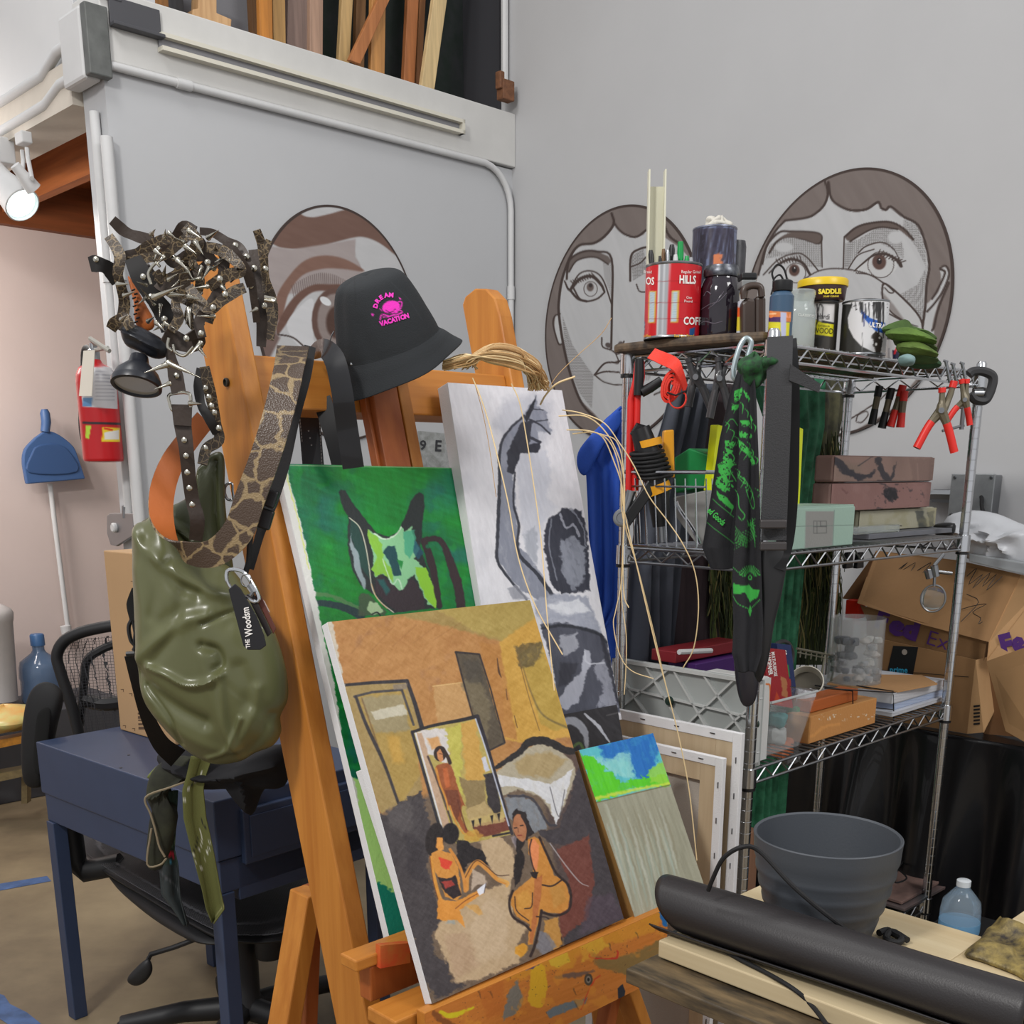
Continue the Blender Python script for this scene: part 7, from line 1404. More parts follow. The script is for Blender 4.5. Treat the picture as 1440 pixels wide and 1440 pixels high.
for lay in range(6):
    for k in range(14):
        a = rs.rand() * 6.28; rr = r * .80 * math.sqrt(rs.uniform(.35, 1)); q = P + (E1 * math.cos(a) + E2 * math.sin(a)) * rr + UZ * (.014 + lay * .019 + rs.uniform(-.004, .004))
        if (q - P) @ A(0, -1, 0) < -.01: continue
        ci = int(rs.choice([0, 0, 1, 3] if q[0] > P[0] else [2, 2, 4, 1])); s_ = rs.uniform(.010, .016)
        n_st += 1
        if len(proto) < 5:
            o = blob('pebble', q, s_, s_ * .9, s_ * .7, M('pebble_%d' % len(proto), cols[len(proto)], .6), 40 + len(proto), None, 7, .25, label='small smooth stone inside the clear plastic cylinder', cat='stone', group='stones in the clear cylinder'); proto.append(o)
        else:
            o = proto[ci].copy(); COL.objects.link(o); o.location = Vector(q - UZ * .008); o.rotation_euler = (0, 0, rs.rand() * 6)
MB().box(pe2(1203, 856, 1.62), (E1, E2, UZ), (.022, .02, .026)).bld('red_carton', M('ls_red', (206, 44, 26), .4), label='small red carton with white letters behind the clear cylinder', cat='box')
# ================================================================ BEHIND AND RIGHT OF THE RACK: draped table, boxes
BC_ = M('black_satin', (12, 12, 15), .32, coat=.2, bump=.15, bs=12)
ZT = .69
tb = thing('draped_table', fr(3.1, 1.0, 0), 'table covered to the floor with black satin cloth along the right wall', 'table')
MB().fbox(2.94, 3.30, -.6, 2.35, ZT - .03, ZT).bld('table_top', BC_, tb, bevel=.006)
G = []; nb = 200; nz = 60
for i in range(nz + 1):
    f = i / nz; row = []
    for j in range(nb + 1):
        b = 2.35 - 2.95 * j / nb; w_ = math.sin(b * 21 + 1.3 * math.sin(b * 5)) + .5 * math.sin(b * 37 + 2) + .35 * math.sin(b * 9 + 2 * f)
        row.append(fr(2.925 - (.012 + .085 * f ** .8) * (w_ * .55 + .6) - .10 * f * max(0, math.sin(b * 3.1 + 1)) , b, ZT + .004 - (ZT - .01) * f))
    G.append(row)
MB().grid(np.array(G)).bld('cloth_front', BC_, tb, solid=.002)
MB().fbox(2.925, 3.30, -.6, 2.35, ZT, ZT + .004).bld('cloth_top', BC_, tb)
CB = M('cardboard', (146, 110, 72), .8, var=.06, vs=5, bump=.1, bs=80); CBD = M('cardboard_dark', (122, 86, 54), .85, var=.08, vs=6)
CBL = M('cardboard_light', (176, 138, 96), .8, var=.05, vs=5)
PU = M('fedex_purple', (84, 44, 120), .6); INK = M('ink_black', (24, 24, 26), .5)
k7 = lambda d: (lambda *p: [pe1(x, y, d) for x, y in S(1040, 580, 3.6, *p)])
t = thing('shipping_box', fr(3.1, 1.3, ZT), 'large brown shipping box with purple lettering and a scribbled open flap', 'box')
def panel(name, d, pts, mat, parent, th=.004, art=None, base=None):
    q = k7(d)(*pts); o = MB().prism(q, E1 * th).bld(name, mat, parent)
    return q
panel('front_wall', 2.985, ((610, 975), (1250, 1160), (1235, 1262), (1190, 1330), (700, 1250), (690, 1150)), CB, t)
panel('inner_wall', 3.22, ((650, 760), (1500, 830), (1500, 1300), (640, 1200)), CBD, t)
q = [pe1(x, y, d) for (x, y), d in zip(S(1040, 580, 3.6, (690, 700), (1100, 748), (1425, 822), (1262, 1162), (930, 1075), (595, 965)), (3.14, 3.12, 3.10, 2.965, 2.965, 2.965))]
MB().prism(q, E1 * .004).bld('flap', CB, t)
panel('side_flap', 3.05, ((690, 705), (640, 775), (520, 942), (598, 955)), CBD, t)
q = [pe1(x, y, d) for (x, y), d in zip(S(1040, 580, 3.6, (1425, 822), (1560, 850), (1560, 1180), (1252, 1258), (1262, 1162)), (3.1, 3.06, 3.0, 2.955, 2.965))]
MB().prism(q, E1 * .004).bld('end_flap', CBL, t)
ink = lambda pts, d, w=.0012: MB().tube([pe1(x, y, d) for x, y in S(1040, 580, 3.6, *pts)], w, 5)
def flapd(x, y):   # follow the leaning flap
    f = np.clip((1262 / 3.6 + 0 - (y * 0)) * 0 + (y - 780) / 110, 0, 1); return 3.12 - .165 * f - .003
for l in (((760, 830), (850, 760), (790, 820), (890, 760), (850, 830)), ((900, 800), (970, 760), (920, 820)), ((690, 840), (720, 900), (750, 850)), ((1150, 830), (1200, 790), (1160, 870), (1230, 820), (1180, 890), (1270, 810), (1230, 880), (1300, 820), (1250, 900), (1330, 830)), ((1110, 1000), (1180, 980), (1250, 970), (1180, 1010), (1220, 1040), (1210, 1070), (1230, 1060)), ((1150, 920), (1210, 960), (1120, 1060)), ((930, 900), (1010, 960))):
    pp = S(1040, 580, 3.6, *l); MB().tube([pe1(x, y, flapd(x, y)) for x, y in crom(pp, False, 3)], .0011, 4).bld('pen_scribble', M('ink_black', 0), t)
lettering([('F', 1229, 880, 24, 17, 1.0, .06), ('ed', 1249, 888, 25, 17, 1.15, .07)], lambda x, y: pe1(x, y, 2.982), PU, t)
lettering([('Ex', 1300, 905, 21, 17, 1.1, -.012)], lambda x, y: pe1(x, y, 2.982), PU, t, 'outlined_letter')
lettering([('Fe', 1410, 922, 28, -15, .9, .06)], lambda x, y: pe1(x, y, 2.975), PU, t, 'end_lettering')
t = thing('delivery_box', fr(3.0, 1.3, ZT), 'smaller brown carton with a black prime label in front of the shipping box', 'box')
a0 = pe1(1235, 900, 2.955) @ E2; a1 = pe1(1371, 926, 2.955) @ E2
mb = MB().prism([pe1(x, y, 2.955) for x, y in ((1235, 898), (1372, 928), (1360, 1032), (1235, 1010))], E1 * .004); mb.bld('front_wall', CB, t)
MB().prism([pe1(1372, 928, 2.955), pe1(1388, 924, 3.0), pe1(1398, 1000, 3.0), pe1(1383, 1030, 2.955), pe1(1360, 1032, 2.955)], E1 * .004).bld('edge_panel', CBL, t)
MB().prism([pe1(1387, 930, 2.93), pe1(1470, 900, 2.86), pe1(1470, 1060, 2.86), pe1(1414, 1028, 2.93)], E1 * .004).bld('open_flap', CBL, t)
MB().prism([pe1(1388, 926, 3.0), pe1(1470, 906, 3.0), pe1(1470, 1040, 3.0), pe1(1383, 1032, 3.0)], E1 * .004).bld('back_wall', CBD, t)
q = [pe1(x, y, 2.9535) for x, y in ((1256, 908), (1291, 910), (1283, 953), (1246, 951))]; MB().prism(q, E1 * .001).bld('black_label', M('label_black', (22, 24, 26), .5), t)
lettering([('prime', 1251, 945, 7.5, 2, 1.0, .03)], lambda x, y: pe1(x, y, 2.953), M('ink_cyan', (50, 160, 200), .5), t)
c = pe1(1272, 917, 2.953); MB().lathe([(.0001, 0), (.008, 0), (.008, .0006), (.0001, .0006)], c, -E1, 20).bld('play_symbol', M('ink_pale2', (170, 160, 150), .5), t)
MB().tube([pe1(x, y, 2.952) for x, y in crom([(1254, 948), (1266, 952), (1278, 950)], False, 4)], .0009, 5).bld('smile_line', M('ink_cyan', 0), t)
MB().tube([pe1(1235, 942, 2.953), pe1(1362, 952, 2.953)], .0009, 4).bld('tape_line', INK, t)
for i in range(6):
    y = 992 + i * 5; MB().prism([pe1(1369, y, 2.951), pe1(1378, y - 1, 2.951), pe1(1378, y + 1.6, 2.951), pe1(1369, y + 2.6, 2.951)], -E1 * .0006).bld('bar_mark', INK, t)
# support for the box flaps sits on table; plastic bag and lid above
puff('plastic_bag', [(1330, 732), (1360, 718), (1400, 722), (1440, 738), (1480, 745), (1480, 800), (1430, 798), (1380, 790), (1345, 775)], (1405, 765), (-E1, -3.15), .07, .05, M('white_plastic_bag', (206, 208, 212), .3, trans=.1, bump=.7, bs=18), None, [([(1350, 740), (1400, 760), (1440, 750)], 5, .03), ([(1360, 770), (1400, 745), (1430, 775)], 4, .025), ([(1340, 750), (1380, 735)], 4, .02), ([(1420, 740), (1400, 790)], 4, .02)], nr=22, label='crumpled white plastic bag on top of the shipping box', cat='bag')
MB().prism([pe1(x, y, 3.06) for x, y in ((1362, 778), (1480, 798), (1480, 818), (1362, 790))], E1 * .05).bld('frosted_tray', M('frosted', (196, 202, 206), .25, trans=.3, alpha=.7), bevel=.004, label='clear plastic lid lying on the shipping box under the bag', cat='lid')
puff('black_pouch', [(1314, 738), (1342, 736), (1338, 754), (1320, 756)], (1328, 746), (-E1, -2.9), .02, .02, BLK, None, label='small black object at the right end of the middle shelf', cat='pouch')
# ================================================================ BOTTOM SHELF and low things
for i, (pts, col, col2) in enumerate(((((1240, 1272), (1272, 1282), (1330, 1250), (1322, 1236), (1262, 1230)), (120, 100, 96), (40, 50, 54)), (((1236, 1262), (1268, 1272), (1326, 1240), (1300, 1228), (1250, 1222)), (160, 130, 120), (50, 40, 40)))):
    z = BOT + .002 + i * .012
    MB().prism([pz(x, y, z) + 0 for x, y in pts], UZ * .008).bld('magazine', M('mag_%d' % i, col, .35, c2=col2, vs=6), bevel=.001, label=['lower', 'upper'][i] + ' glossy magazine lying on the bottom shelf behind the grey pot', cat='magazine', group='magazines on the bottom shelf')
MB().tube(crom([pz(x, y, BOT + .05) for x, y in ((1245, 1215), (1262, 1222), (1275, 1235), (1258, 1240), (1270, 1212), (1298, 1212))], False, 5), .0025, 6).bld('thin_cable', BLKM, label='thin dark wire curled on the magazines', cat='wire')
t = thing('wood_post_block', fr(1.93, 1.26, BOT), 'rough upright wooden block behind the grey pot at the front rack post', 'wood block')
a0, a1 = pe2(1036, 1200, 1.245) @ E1, pe2(1066, 1200, 1.245) @ E1; z1 = zat(pe2(1050, 1200, 1.245), 1172)
MB().fbox(a0, a1, 1.245, 1.30, BOT, z1).bld('block_body', wood('rough_block', (140, 104, 80), (108, 76, 56), 2, .7, .5), t, bevel=.003)
t = thing('water_bottle', pz(1347, 1312, .34), 'clear plastic water bottle with blue label ring standing by the black cloth', 'bottle')
P = pz(1347, 1315, .34); s = px2m(P); h = 82 * s
crate = thing('black_crate', P - UZ * .34, 'low black stand under the water bottle beside the rack', 'stand')
MB().fbox(P @ E1 - .15, P @ E1 + .16, P @ E2 - .2, P @ E2 + .08, .0, .339).bld('stand_body', M('black_stand', (20, 20, 22), .6), crate, bevel=.006)
PB = M('bottle_clear', (200, 220, 235), .06, trans=.6, alpha=.45)
MB().lathe([(26 * s, 0), (27 * s, 4 * s), (27 * s, 38 * s), (25 * s, 52 * s), (14 * s, 66 * s), (9 * s, 72 * s), (9 * s, 76 * s)], P, UZ, 32).bld('bottle_wall', PB, t)
MB().lathe([(27.3 * s, 8 * s), (27.5 * s, 9 * s), (27.5 * s, 22 * s), (27.3 * s, 23 * s)], P, UZ, 32).bld('label_ring', M('bottle_label', (110, 160, 196), .4, alpha=.7), t)
MB().lathe([(9.5 * s, 74 * s), (9.5 * s, 82 * s), (8 * s, 83 * s), (.0001, 83 * s)], P, UZ, 24).bld('cap', M('cap_white', (206, 212, 216), .4), t)
# ================================================================ FOREGROUND TABLE, BOARDS, LEATHER ROLL, POT
ZW = .75
PLY = wood('pale_ply', (200, 184, 150), (180, 160, 124), 1, .6, .35)
nb_ = pz(926, 1322, ZW); A0, B0 = nb_ @ E1, nb_ @ E2
fr_ = pz(1234, 1273, ZW); A1 = fr_ @ E1
t = thing('plywood_tray', fr(1.4, .5, ZW - .02), 'pale unfinished wooden tray frame in the foreground carrying the leather roll and pot', 'tray')
MB().fbox(A0, A0 + .055, -.6, B0, ZW - .026, ZW).bld('front_rail', PLY, t, bevel=.002)
pf = pz(1393, 1312, ZW); 
MB().fbox(A1 - .13, A1, pf @ E2 + .0, B0 + .02, ZW - .020, ZW).bld('back_rail', PLY, t, bevel=.002)
MB().fbox(A0 + .05, A1 - .12, -.6, B0 - .01, ZW - .026, ZW - .016).bld('base_sheet', wood('tray_base', (176, 150, 112), (150, 124, 88), 1, .6, .35), t)
DPK = M('dark_plank', (38, 35, 32), .5, c2=(112, 94, 68), vs=1.3, st=((34, 7, 34), (0, 0, .7715)), bump=.2, bs=3)
zp = ZW - .03
p0 = pz(880, 1362, zp); MB().fbox(p0 @ E1, p0 @ E1 + .14, -.6, p0 @ E2, zp - .022, zp).bld('dark_plank', DPK, bevel=.002, label='dark stained plank with worn pale patches in front of the pale tray', cat='plank')
wt = thing('trestle', fr(1.3, .2, 0), 'wooden trestle under the foreground boards', 'trestle')
MB().fbox(p0 @ E1 - .0, A1 + .02, .18, .24, zp - .07, zp - .0225).bld('top_beam', STW, wt, bevel=.003)
for a in (p0 @ E1 + .02, A1 - .06): MB().fbox(a, a + .05, .18, .24, 0, zp - .07).bld('leg', STW, wt, bevel=.003)
MB().fbox(p0 @ E1 - .0, A1 + .02, B0 - .26, B0 - .20, zp - .07, zp - .0225).bld('top_beam', STW, wt, bevel=.003)
for a in (A1 - .08,): MB().fbox(a, a + .05, B0 - .26, B0 - .20, 0, zp - .07).bld('leg', STW, wt, bevel=.003)
# leather roll: a sheet rolled about an axis
R0 = .040
c0 = pz(943, 1270, ZW + R0); c1 = pz(1452, 1432, ZW + R0 + .004)
ax = nrm(c1 - c0); up = nrm(UZ - ax * (ax @ UZ)); sd = np.cross(ax, up); L = np.linalg.norm(c1 - c0)
G = []; nt = 120; nl = 60
for i in range(nl + 1):
    f = i / nl; row = []
    for j in range(nt + 1):
        g = j / nt; th = g * 2 * math.pi * 1.75 + .9
        rr = R0 * (.70 + .30 * g + .03 * math.sin(3 * th + 4 * f)) * (1 + .06 * math.sin(5 * f + 1))
        o_ = -.004 + .05 * (1 - g) ** 2 - .022 * max(0, (g - .72) / .28) ** 2 * (f < .4) - .02 * math.sin(th) * (1 if f < .5 else 0) * (1 - f * 2 if f < .5 else 0)
        row.append(c0 + ax * (L * f * 1.0 + o_ * (1 - f)) + (up * math.sin(th) + sd * math.cos(th)) * rr)
    G.append(row)
MB().grid(np.array(G)).bld('leather_roll', M('black_leather', (40, 37, 38), .42, bump=.08, bs=420), solid=.0022, label='roll of black leather lying across the pale wooden tray in the foreground', cat='leather roll')
# pot
P = py(1164, 1172, 1.47); zr = P[2]; P = A(P[0], P[1], ZW); h = zr - ZW; r = 102 * px2m(A(P[0], P[1], zr))
prof = [(.64, 0), (.68, .02), (.745, .16), (.77, .22), (.765, .26), (.83, .33), (.845, .38), (.838, .42), (.895, .49), (.905, .54), (.895, .58), (.945, .65), (.952, .69), (.942, .73), (.98, .80), (.988, .9), (1.0, .99), (.985, 1.0), (.955, .985), (.93, .85), (.80, .4), (.62, .05), (.0001, .04)]
t = thing('plant_pot', P, 'dark grey ribbed plastic plant pot standing on the pale tray', 'pot')
MB().lathe([(a * r, b * h) for a, b in prof], P, UZ, 72).bld('pot_wall', M('pot_grey', (68, 72, 78), .5, bump=.06, bs=300), t)
# cable over and under
cb = thing('extension_cord', py(1009, 1250, 1.4), 'black flat power cord looping over the grey pot and under the leather roll', 'cord')
MB().tube(crom([py(*p[:2], p[2]) for p in ((996, 1252, 1.40), (1004, 1232, 1.39), (1018, 1206, 1.38), (1044, 1191, 1.37), (1068, 1197, 1.37), (1110, 1241, 1.345), (1140, 1268, 1.335), (1175, 1296, 1.33), (1200, 1315, 1.34))], False, 6), .0032, 8).bld('upper_loop', BLKM, cb)
z_ = lambda x, y, z=ZW + .004: pz(x, y, z)
MB().tube(crom([z_(1005, 1328), z_(1040, 1349), z_(1078, 1368), z_(1115, 1390), z_(1140, 1412, .74), z_(1165, 1445, .735), z_(1185, 1480, .735)], False, 6), .0032, 8).bld('lower_run', BLKM, cb)
MB().tube(crom([pz(x, y, ZW + .008) for x, y in ((1236, 1312), (1248, 1308), (1258, 1314), (1268, 1320), (1262, 1326), (1246, 1320), (1255, 1310), (1276, 1322))], False, 4), .005, 8).bld('cable_bundle', BLKM, label='small bundle of thick black cable on the tray right of the pot', cat='cable')
GF = M('gold_lace', (158, 138, 80), .45, c2=(48, 42, 38), vs=42, metal=.25, bump=.6, bs=70)
puff('gold_fabric', [(1356, 1342), (1385, 1318), (1398, 1302), (1425, 1310), (1470, 1330), (1480, 1400), (1430, 1372), (1385, 1354)], (1420, 1345), (UZ, ZW + .002), .010, .001, GF, None, [([(1390, 1320), (1430, 1330), (1460, 1360)], 8, .012), ([(1375, 1340), (1420, 1350)], 6, .01), ([(1404, 1306), (1410, 1320), (1440, 1330)], 5, .014)], nr=20, pw=.3, label='gold and dark patterned fabric bunched on the right end of the tray', cat='fabric')
MB().fbox(A1 - .16, A1 + .16, -.6, pf @ E2 - .0, ZW - .03, ZW).bld('side_board', PLY, t, bevel=.002)
# ================================================================ NAVY DESK
def mesh_mat(name, c, sc, hole=.5):
    if name in MC: return MC[name]
    m = M(name, c, .7); nt = m.node_tree; out = nt.nodes['Material Output']; b = nt.nodes['Principled BSDF']
    tc = nt.nodes.new('ShaderNodeTexCoord'); v = nt.nodes.new('ShaderNodeTexVoronoi'); v.inputs['Scale'].default_value = sc; v.inputs['Randomness'].default_value = .15
    v.feature = 'DISTANCE_TO_EDGE'; nt.links.new(tc.outputs['Object'], v.inputs['Vector'])
    g = nt.nodes.new('ShaderNodeMath'); g.operation = 'GREATER_THAN'; g.inputs[1].default_value = hole; nt.links.new(v.outputs['Distance'], g.inputs[0])
    t = nt.nodes.new('ShaderNodeBsdfTransparent'); mx = nt.nodes.new('ShaderNodeMixShader')
    nt.links.new(g.outputs[0], mx.inputs[0]); nt.links.new(b.outputs[0], mx.inputs[1]); nt.links.new(t.outputs[0], mx.inputs[2]); nt.links.new(mx.outputs[0], out.inputs[0])
    return m
def snake(name, a=(78, 64, 50), b=(176, 156, 116), sc=34, r=.4):
    if name in MC: return MC[name]
    m = M(name, a, r); nt = m.node_tree; bs = nt.nodes['Principled BSDF']
    tc = nt.nodes.new('ShaderNodeTexCoord'); nz = nt.nodes.new('ShaderNodeTexNoise'); nz.inputs['Scale'].default_value = 60; ad = nt.nodes.new('ShaderNodeMixRGB'); ad.blend_type = 'ADD'; ad.inputs[0].default_value = .016
    nt.links.new(tc.outputs['Object'], nz.inputs[0]); nt.links.new(tc.outputs['Object'], ad.inputs[1]); nt.links.new(nz.outputs['Color'], ad.inputs[2])
    v = nt.nodes.new('ShaderNodeTexVoronoi'); v.feature = 'DISTANCE_TO_EDGE'; v.inputs['Scale'].default_value = sc; nt.links.new(ad.outputs[0], v.inputs['Vector'])
    cr = nt.nodes.new('ShaderNodeValToRGB'); nt.links.new(v.outputs['Distance'], cr.inputs[0]); e = cr.color_ramp.elements
    e[0].position = .035; e[0].color = list(lin(b)) + [1]; e[1].position = .075; e[1].color = list(lin(a)) + [1]
    nt.links.new(cr.outputs[0], bs.inputs['Base Color'])
    v2 = nt.nodes.new('ShaderNodeTexVoronoi'); v2.inputs['Scale'].default_value = 420; nt.links.new(tc.outputs['Object'], v2.inputs['Vector'])
    bp = nt.nodes.new('ShaderNodeBump'); bp.inputs['Strength'].default_value = .3; bp.inputs['Distance'].default_value = .002; nt.links.new(v2.outputs['Distance'], bp.inputs['Height']); nt.links.new(bp.outputs[0], bs.inputs['Normal'])
    return m
ZD = .75
NV = M('navy_paint', (50, 62, 88), .45, var=.05, vs=12)
ca, cb_ = pz(50, 1043, ZD), pz(300, 1128, ZD)
DX = nrm(cb_ - ca); DY = np.cross(UZ, DX); DY = DY if DY[1] > 0 else -DY
Ld = np.linalg.norm(cb_ - ca); Wd = .46
desk = thing('desk', ca + DX * Ld / 2 + DY * Wd / 2 - UZ * ZD, 'dark navy metal desk with a drawer standing behind the green bag', 'desk')
def dbox(mb, x0, x1, y0, y1, z0, z1): return mb.box(ca * A(1, 1, 0) + DX * (x0 + x1) / 2 + DY * (y0 + y1) / 2 + UZ * (z0 + z1) / 2, (DX, DY, UZ), ((x1 - x0) / 2, (y1 - y0) / 2, (z1 - z0) / 2))
za_, zb_ = zat(ca, 1114), zat(ca, 1153)
dbox(MB(), 0, Ld, 0, Wd, za_, ZD).bld('desk_top', NV, desk, bevel=.003)
dbox(MB(), .006, Ld - .004, .006, Wd - .006, zb_, za_ - .002).bld('apron', NV, desk, bevel=.002)
lg = .036
for x in (.008, Ld - lg): 
    for y in (.0, Wd - lg): dbox(MB(), x, x + lg, y, y + lg, 0, zb_ - .0005).bld('leg', NV, desk, bevel=.002)
dr = dbox(MB(), Ld - .004, Ld + .012, .06, Wd - .03, .60, ZD - .03).bld('drawer', NV, desk, bevel=.003)
dbox(MB(), Ld + .012, Ld + .015, .075, Wd - .045, .615, ZD - .045).bld('drawer_panel', NV, dr, bevel=.001)
dbox(MB(), Ld - .30, Ld - .004, .05, Wd - .02, .52, za_ - .01).bld('drawer_case', NV, desk, bevel=.002)
for x, y in ((181, 1062), (170, 1080)): MB().lathe([(.0035, 0), (.0035, .0008)], pz(x, y, ZD), UZ, 10).bld('hole', BLK, desk)
# tall carton on the desk
t = thing('carton', pz(200, 1035, ZD), 'tall narrow cardboard carton standing on the navy desk behind the bag', 'box')
b0 = pz(169, 1026, ZD + .001); zt = zat(b0, 774); b1 = b0 + DX * .26
CTB = M('carton_tan', (176, 142, 104), .8, var=.04, vs=4, bump=.08, bs=90)
MB().prism([b0, b1, b1 + UZ * (zt - b0[2]), b0 + UZ * (zt - b0[2])], DY * .10).bld('carton_body', CTB, t, bevel=.003)
n_ = -DY; dd = n_ @ b0
mb = MB()
def cq(x0, y0, x1, y1): q = [pl(x, y, n_, dd) + n_ * .0006 for x, y in ((x0, y0), (x1, y0), (x1, y1), (x0, y1))]; mb.add(q, [(0, 1, 2, 3)])
for i in range(9): cq(193 + i * .25, 982 + i * 5, 204 + i * .25, 982 + i * 5 + (1.6 + (i * 7 % 3)))
for x, y in ((170, 969), (182, 975), (173, 1020), (186, 1024), (184, 817)): cq(x, y, x + 4, y + .8); cq(x + 3.4, y, x + 4, y + 4)
mb.bld('printed_marks', M('carton_ink', (90, 68, 50), .8), t)
# ================================================================ OFFICE CHAIR
ch = thing('office_chair', A(-.62, 2.45, 0), 'black mesh office chair with armrests behind the navy desk', 'chair')
MM = mesh_mat('chair_mesh', (52, 52, 56), 120, .06); FR_ = M('chair_black', (26, 26, 28), .5)
fr1 = crom([(165, 879), (140, 883), (112, 890), (90, 902), (80, 922), (85, 945), (95, 975), (104, 1005), (116, 1055)], False, 6)
Yb = 2.95
MB().tube([py(x, y, Yb) for x, y in fr1], .016, 10).bld('back_frame', FR_, ch)
rt = [(240, 880), (246, 940), (246, 1000), (240, 1055)]
o_ = fr1[::-1]
G = []
lft = [p for p in crom([(90, 902), (82, 925), (88, 950), (97, 980), (106, 1010), (116, 1055)], False, 5)]
for q in lft:
    G.append([py(q[0] + (250 - q[0]) * k / 30, q[1] - 20 * k / 30 + (0 if q[1] > 930 else 0), Yb + .05 * math.sin(k / 30 * 3.14)) for k in range(31)])
MB().grid(np.array(G)).bld('back_mesh', MM, ch)
MB().tube(crom(pts3(((112, 1020), (118, 960), (122, 930), (140, 915), (165, 905), (200, 900)), Yb + .05), False, 5), .012, 8).bld('lumbar_frame', FR_, ch)
MB().tube(crom(pts3(((118, 985), (150, 990), (200, 982)), Yb + .05), False, 4), .02, 8).bld('lumbar_bar', FR_, ch)
puff('armrest', [(32, 1085), (31, 1040), (37, 990), (48, 966), (66, 959), (84, 968), (88, 985), (80, 1020), (72, 1060), (62, 1100), (50, 1108), (37, 1103)], (57, 1040), YP(2.72), .03, .03, BLKM, ch, nr=14)
puff('arm_panel', [(47, 1080), (50, 1020), (56, 1000), (70, 998), (68, 1040), (60, 1085)], (58, 1040), YP(2.69), .004, .01, M('arm_inner', (12, 12, 12), .9), ch, nr=8)
MB().tube(pts3(((80, 1100), (98, 1160), (104, 1210), (120, 1225), (170, 1215)), 2.70), [.03, .03, .032, .03, .03], 10).bld('arm_support', FR_, ch)
sc_ = [(96, 1172), (150, 1150), (250, 1138), (360, 1150), (455, 1185), (480, 1235), (470, 1290), (400, 1322), (320, 1322), (262, 1296), (205, 1262), (150, 1228), (112, 1200)]
puff('seat', sc_, (290, 1230), (UZ, .395), .012, .03, FR_, ch, nr=16)
cx_, cy_ = 300, 1232
puff('seat_mesh', [(cx_ + (x - cx_) * .93, cy_ + (y - cy_) * .9) for x, y in sc_], (cx_, cy_), (UZ, .408), .012, .002, mesh_mat('seat_mesh', (74, 74, 78), 170, .07), ch, nr=14)
puff('seat_shell', [(150, 1222), (205, 1250), (262, 1290), (320, 1322), (280, 1325), (225, 1296), (180, 1262), (158, 1240)], (225, 1272), (UZ, .37), .02, .02, FR_, ch, nr=8)
pc = A(*pz(345, 1410, .12)); col_ = pc
zs_ = .37
MB().lathe([(.05, .10), (.045, .13), (.038, .14), (.038, zs_ - .05), (.026, zs_ - .05), (.026, zs_)], A(pc[0], pc[1], 0), UZ, 24).bld('gas_column', FR_, ch)
MB().lathe([(.032, .26), (.034, .27), (.034, .34), (.03, .35)], A(pc[0], pc[1], 0) + X_ * .075 - A(0, .03, 0), UZ, 20).bld('tilt_knob', FR_, ch)
for k in range(5):
    a = math.radians(187 + 72 * k); d = A(math.cos(a), math.sin(a), 0); c0 = A(pc[0], pc[1], .11)
    MB().tube([c0, c0 + d * .15 - UZ * .005, c0 + d * .30 - UZ * .03], [.032, .026, .022], 10).bld('base_arm', FR_, ch)
    w_ = c0 + d * .30; MB().lathe([(.026, -.02), (.030, -.016), (.030, .016), (.026, .02)], A(w_[0], w_[1], .032), np.cross(d, UZ), 18).bld('castor', BLKM, ch)
    MB().tube([A(w_[0], w_[1], .085), A(w_[0], w_[1], .04)], .012, 8).bld('castor_stem', FR_, ch)
MB().tube(pts3(((282, 1318), (245, 1332), (212, 1342), (205, 1356)), 2.33), .006, 8).bld('lever_rod', FR_, ch)
puff('lever_paddle', [(204, 1350), (212, 1352), (214, 1366), (205, 1380), (192, 1386), (181, 1382), (180, 1374), (190, 1362)], (198, 1369), YP(2.30), .012, .01, FR_, ch, nr=10)
# ================================================================ cloths on the desk corner
def paisley(a):
    q = lambda *p: S(0, 1040, 3.6, *p); W = (206, 206, 196)
    for x, y in ((988, 210), (953, 253), (935, 300), (1020, 175), (1060, 165), (1085, 170), (1065, 520), (1060, 550), (1036, 598), (1015, 645), (1050, 575), (990, 690)):
        a.ell(x / 3.6, 1040 + y / 3.6, 1.9, 2.5, W, .8); a.ell(x / 3.6, 1040 + y / 3.6, .9, 1.4, (70, 72, 36), .8)
    for x, y in ((970, 230), (945, 276), (1048, 605 - 30), (1025, 622), (1000, 668)): a.ell(x / 3.6, 1040 + y / 3.6, 1.2, 1.2, (20, 22, 14), .8)
    a.line(q((1012, 455), (1022, 500), (1010, 550), (978, 582)), 1.6, W, .9); a.line(q((1000, 500), (990, 540), (980, 565)), 1.6, (24, 24, 18), .9); a.line(q((1022, 400), (1030, 430), (1045, 445)), 1.6, (26, 26, 20), .9); a.line(q((975, 605), (990, 620), (985, 650), (1000, 690)), 1.2, W, .9)
    a.line(q((1145, 830), (1080, 915)), 1, (170, 168, 120), .8, sm=False)
puff('black_cloth', [(222, 1062), (260, 1052), (330, 1062), (395, 1048), (408, 1075), (400, 1105), (372, 1110), (355, 1145), (340, 1110), (290, 1108), (258, 1100), (235, 1085)], (315, 1082), YP(2.06), .05, .05, M('black_cotton', (18, 18, 22), .85, bump=.2, bs=60), None, [([(240, 1070), (300, 1085), (390, 1070)], 6, .02), ([(345, 1075), (355, 1130)], 5, .015)], nr=16, label='black cloth heaped on the desk corner under the green bag', cat='cloth')
CAM = M('camo_dark', (56, 58, 42), .85, c2=(24, 24, 22), vs=16)
puff('camouflage_bandana', [(206, 1118), (214, 1085), (240, 1065), (275, 1066), (262, 1095), (240, 1108), (238, 1125), (250, 1150), (232, 1215), (207, 1218), (210, 1160), (214, 1140)], (234, 1105), YP(2.03), .022, .015, CAM, None, [([(215, 1120), (245, 1105), (275, 1080)], 3, .01)], nr=14, label='dark camouflage bandana with frayed tan edges hanging over the desk corner', cat='bandana')
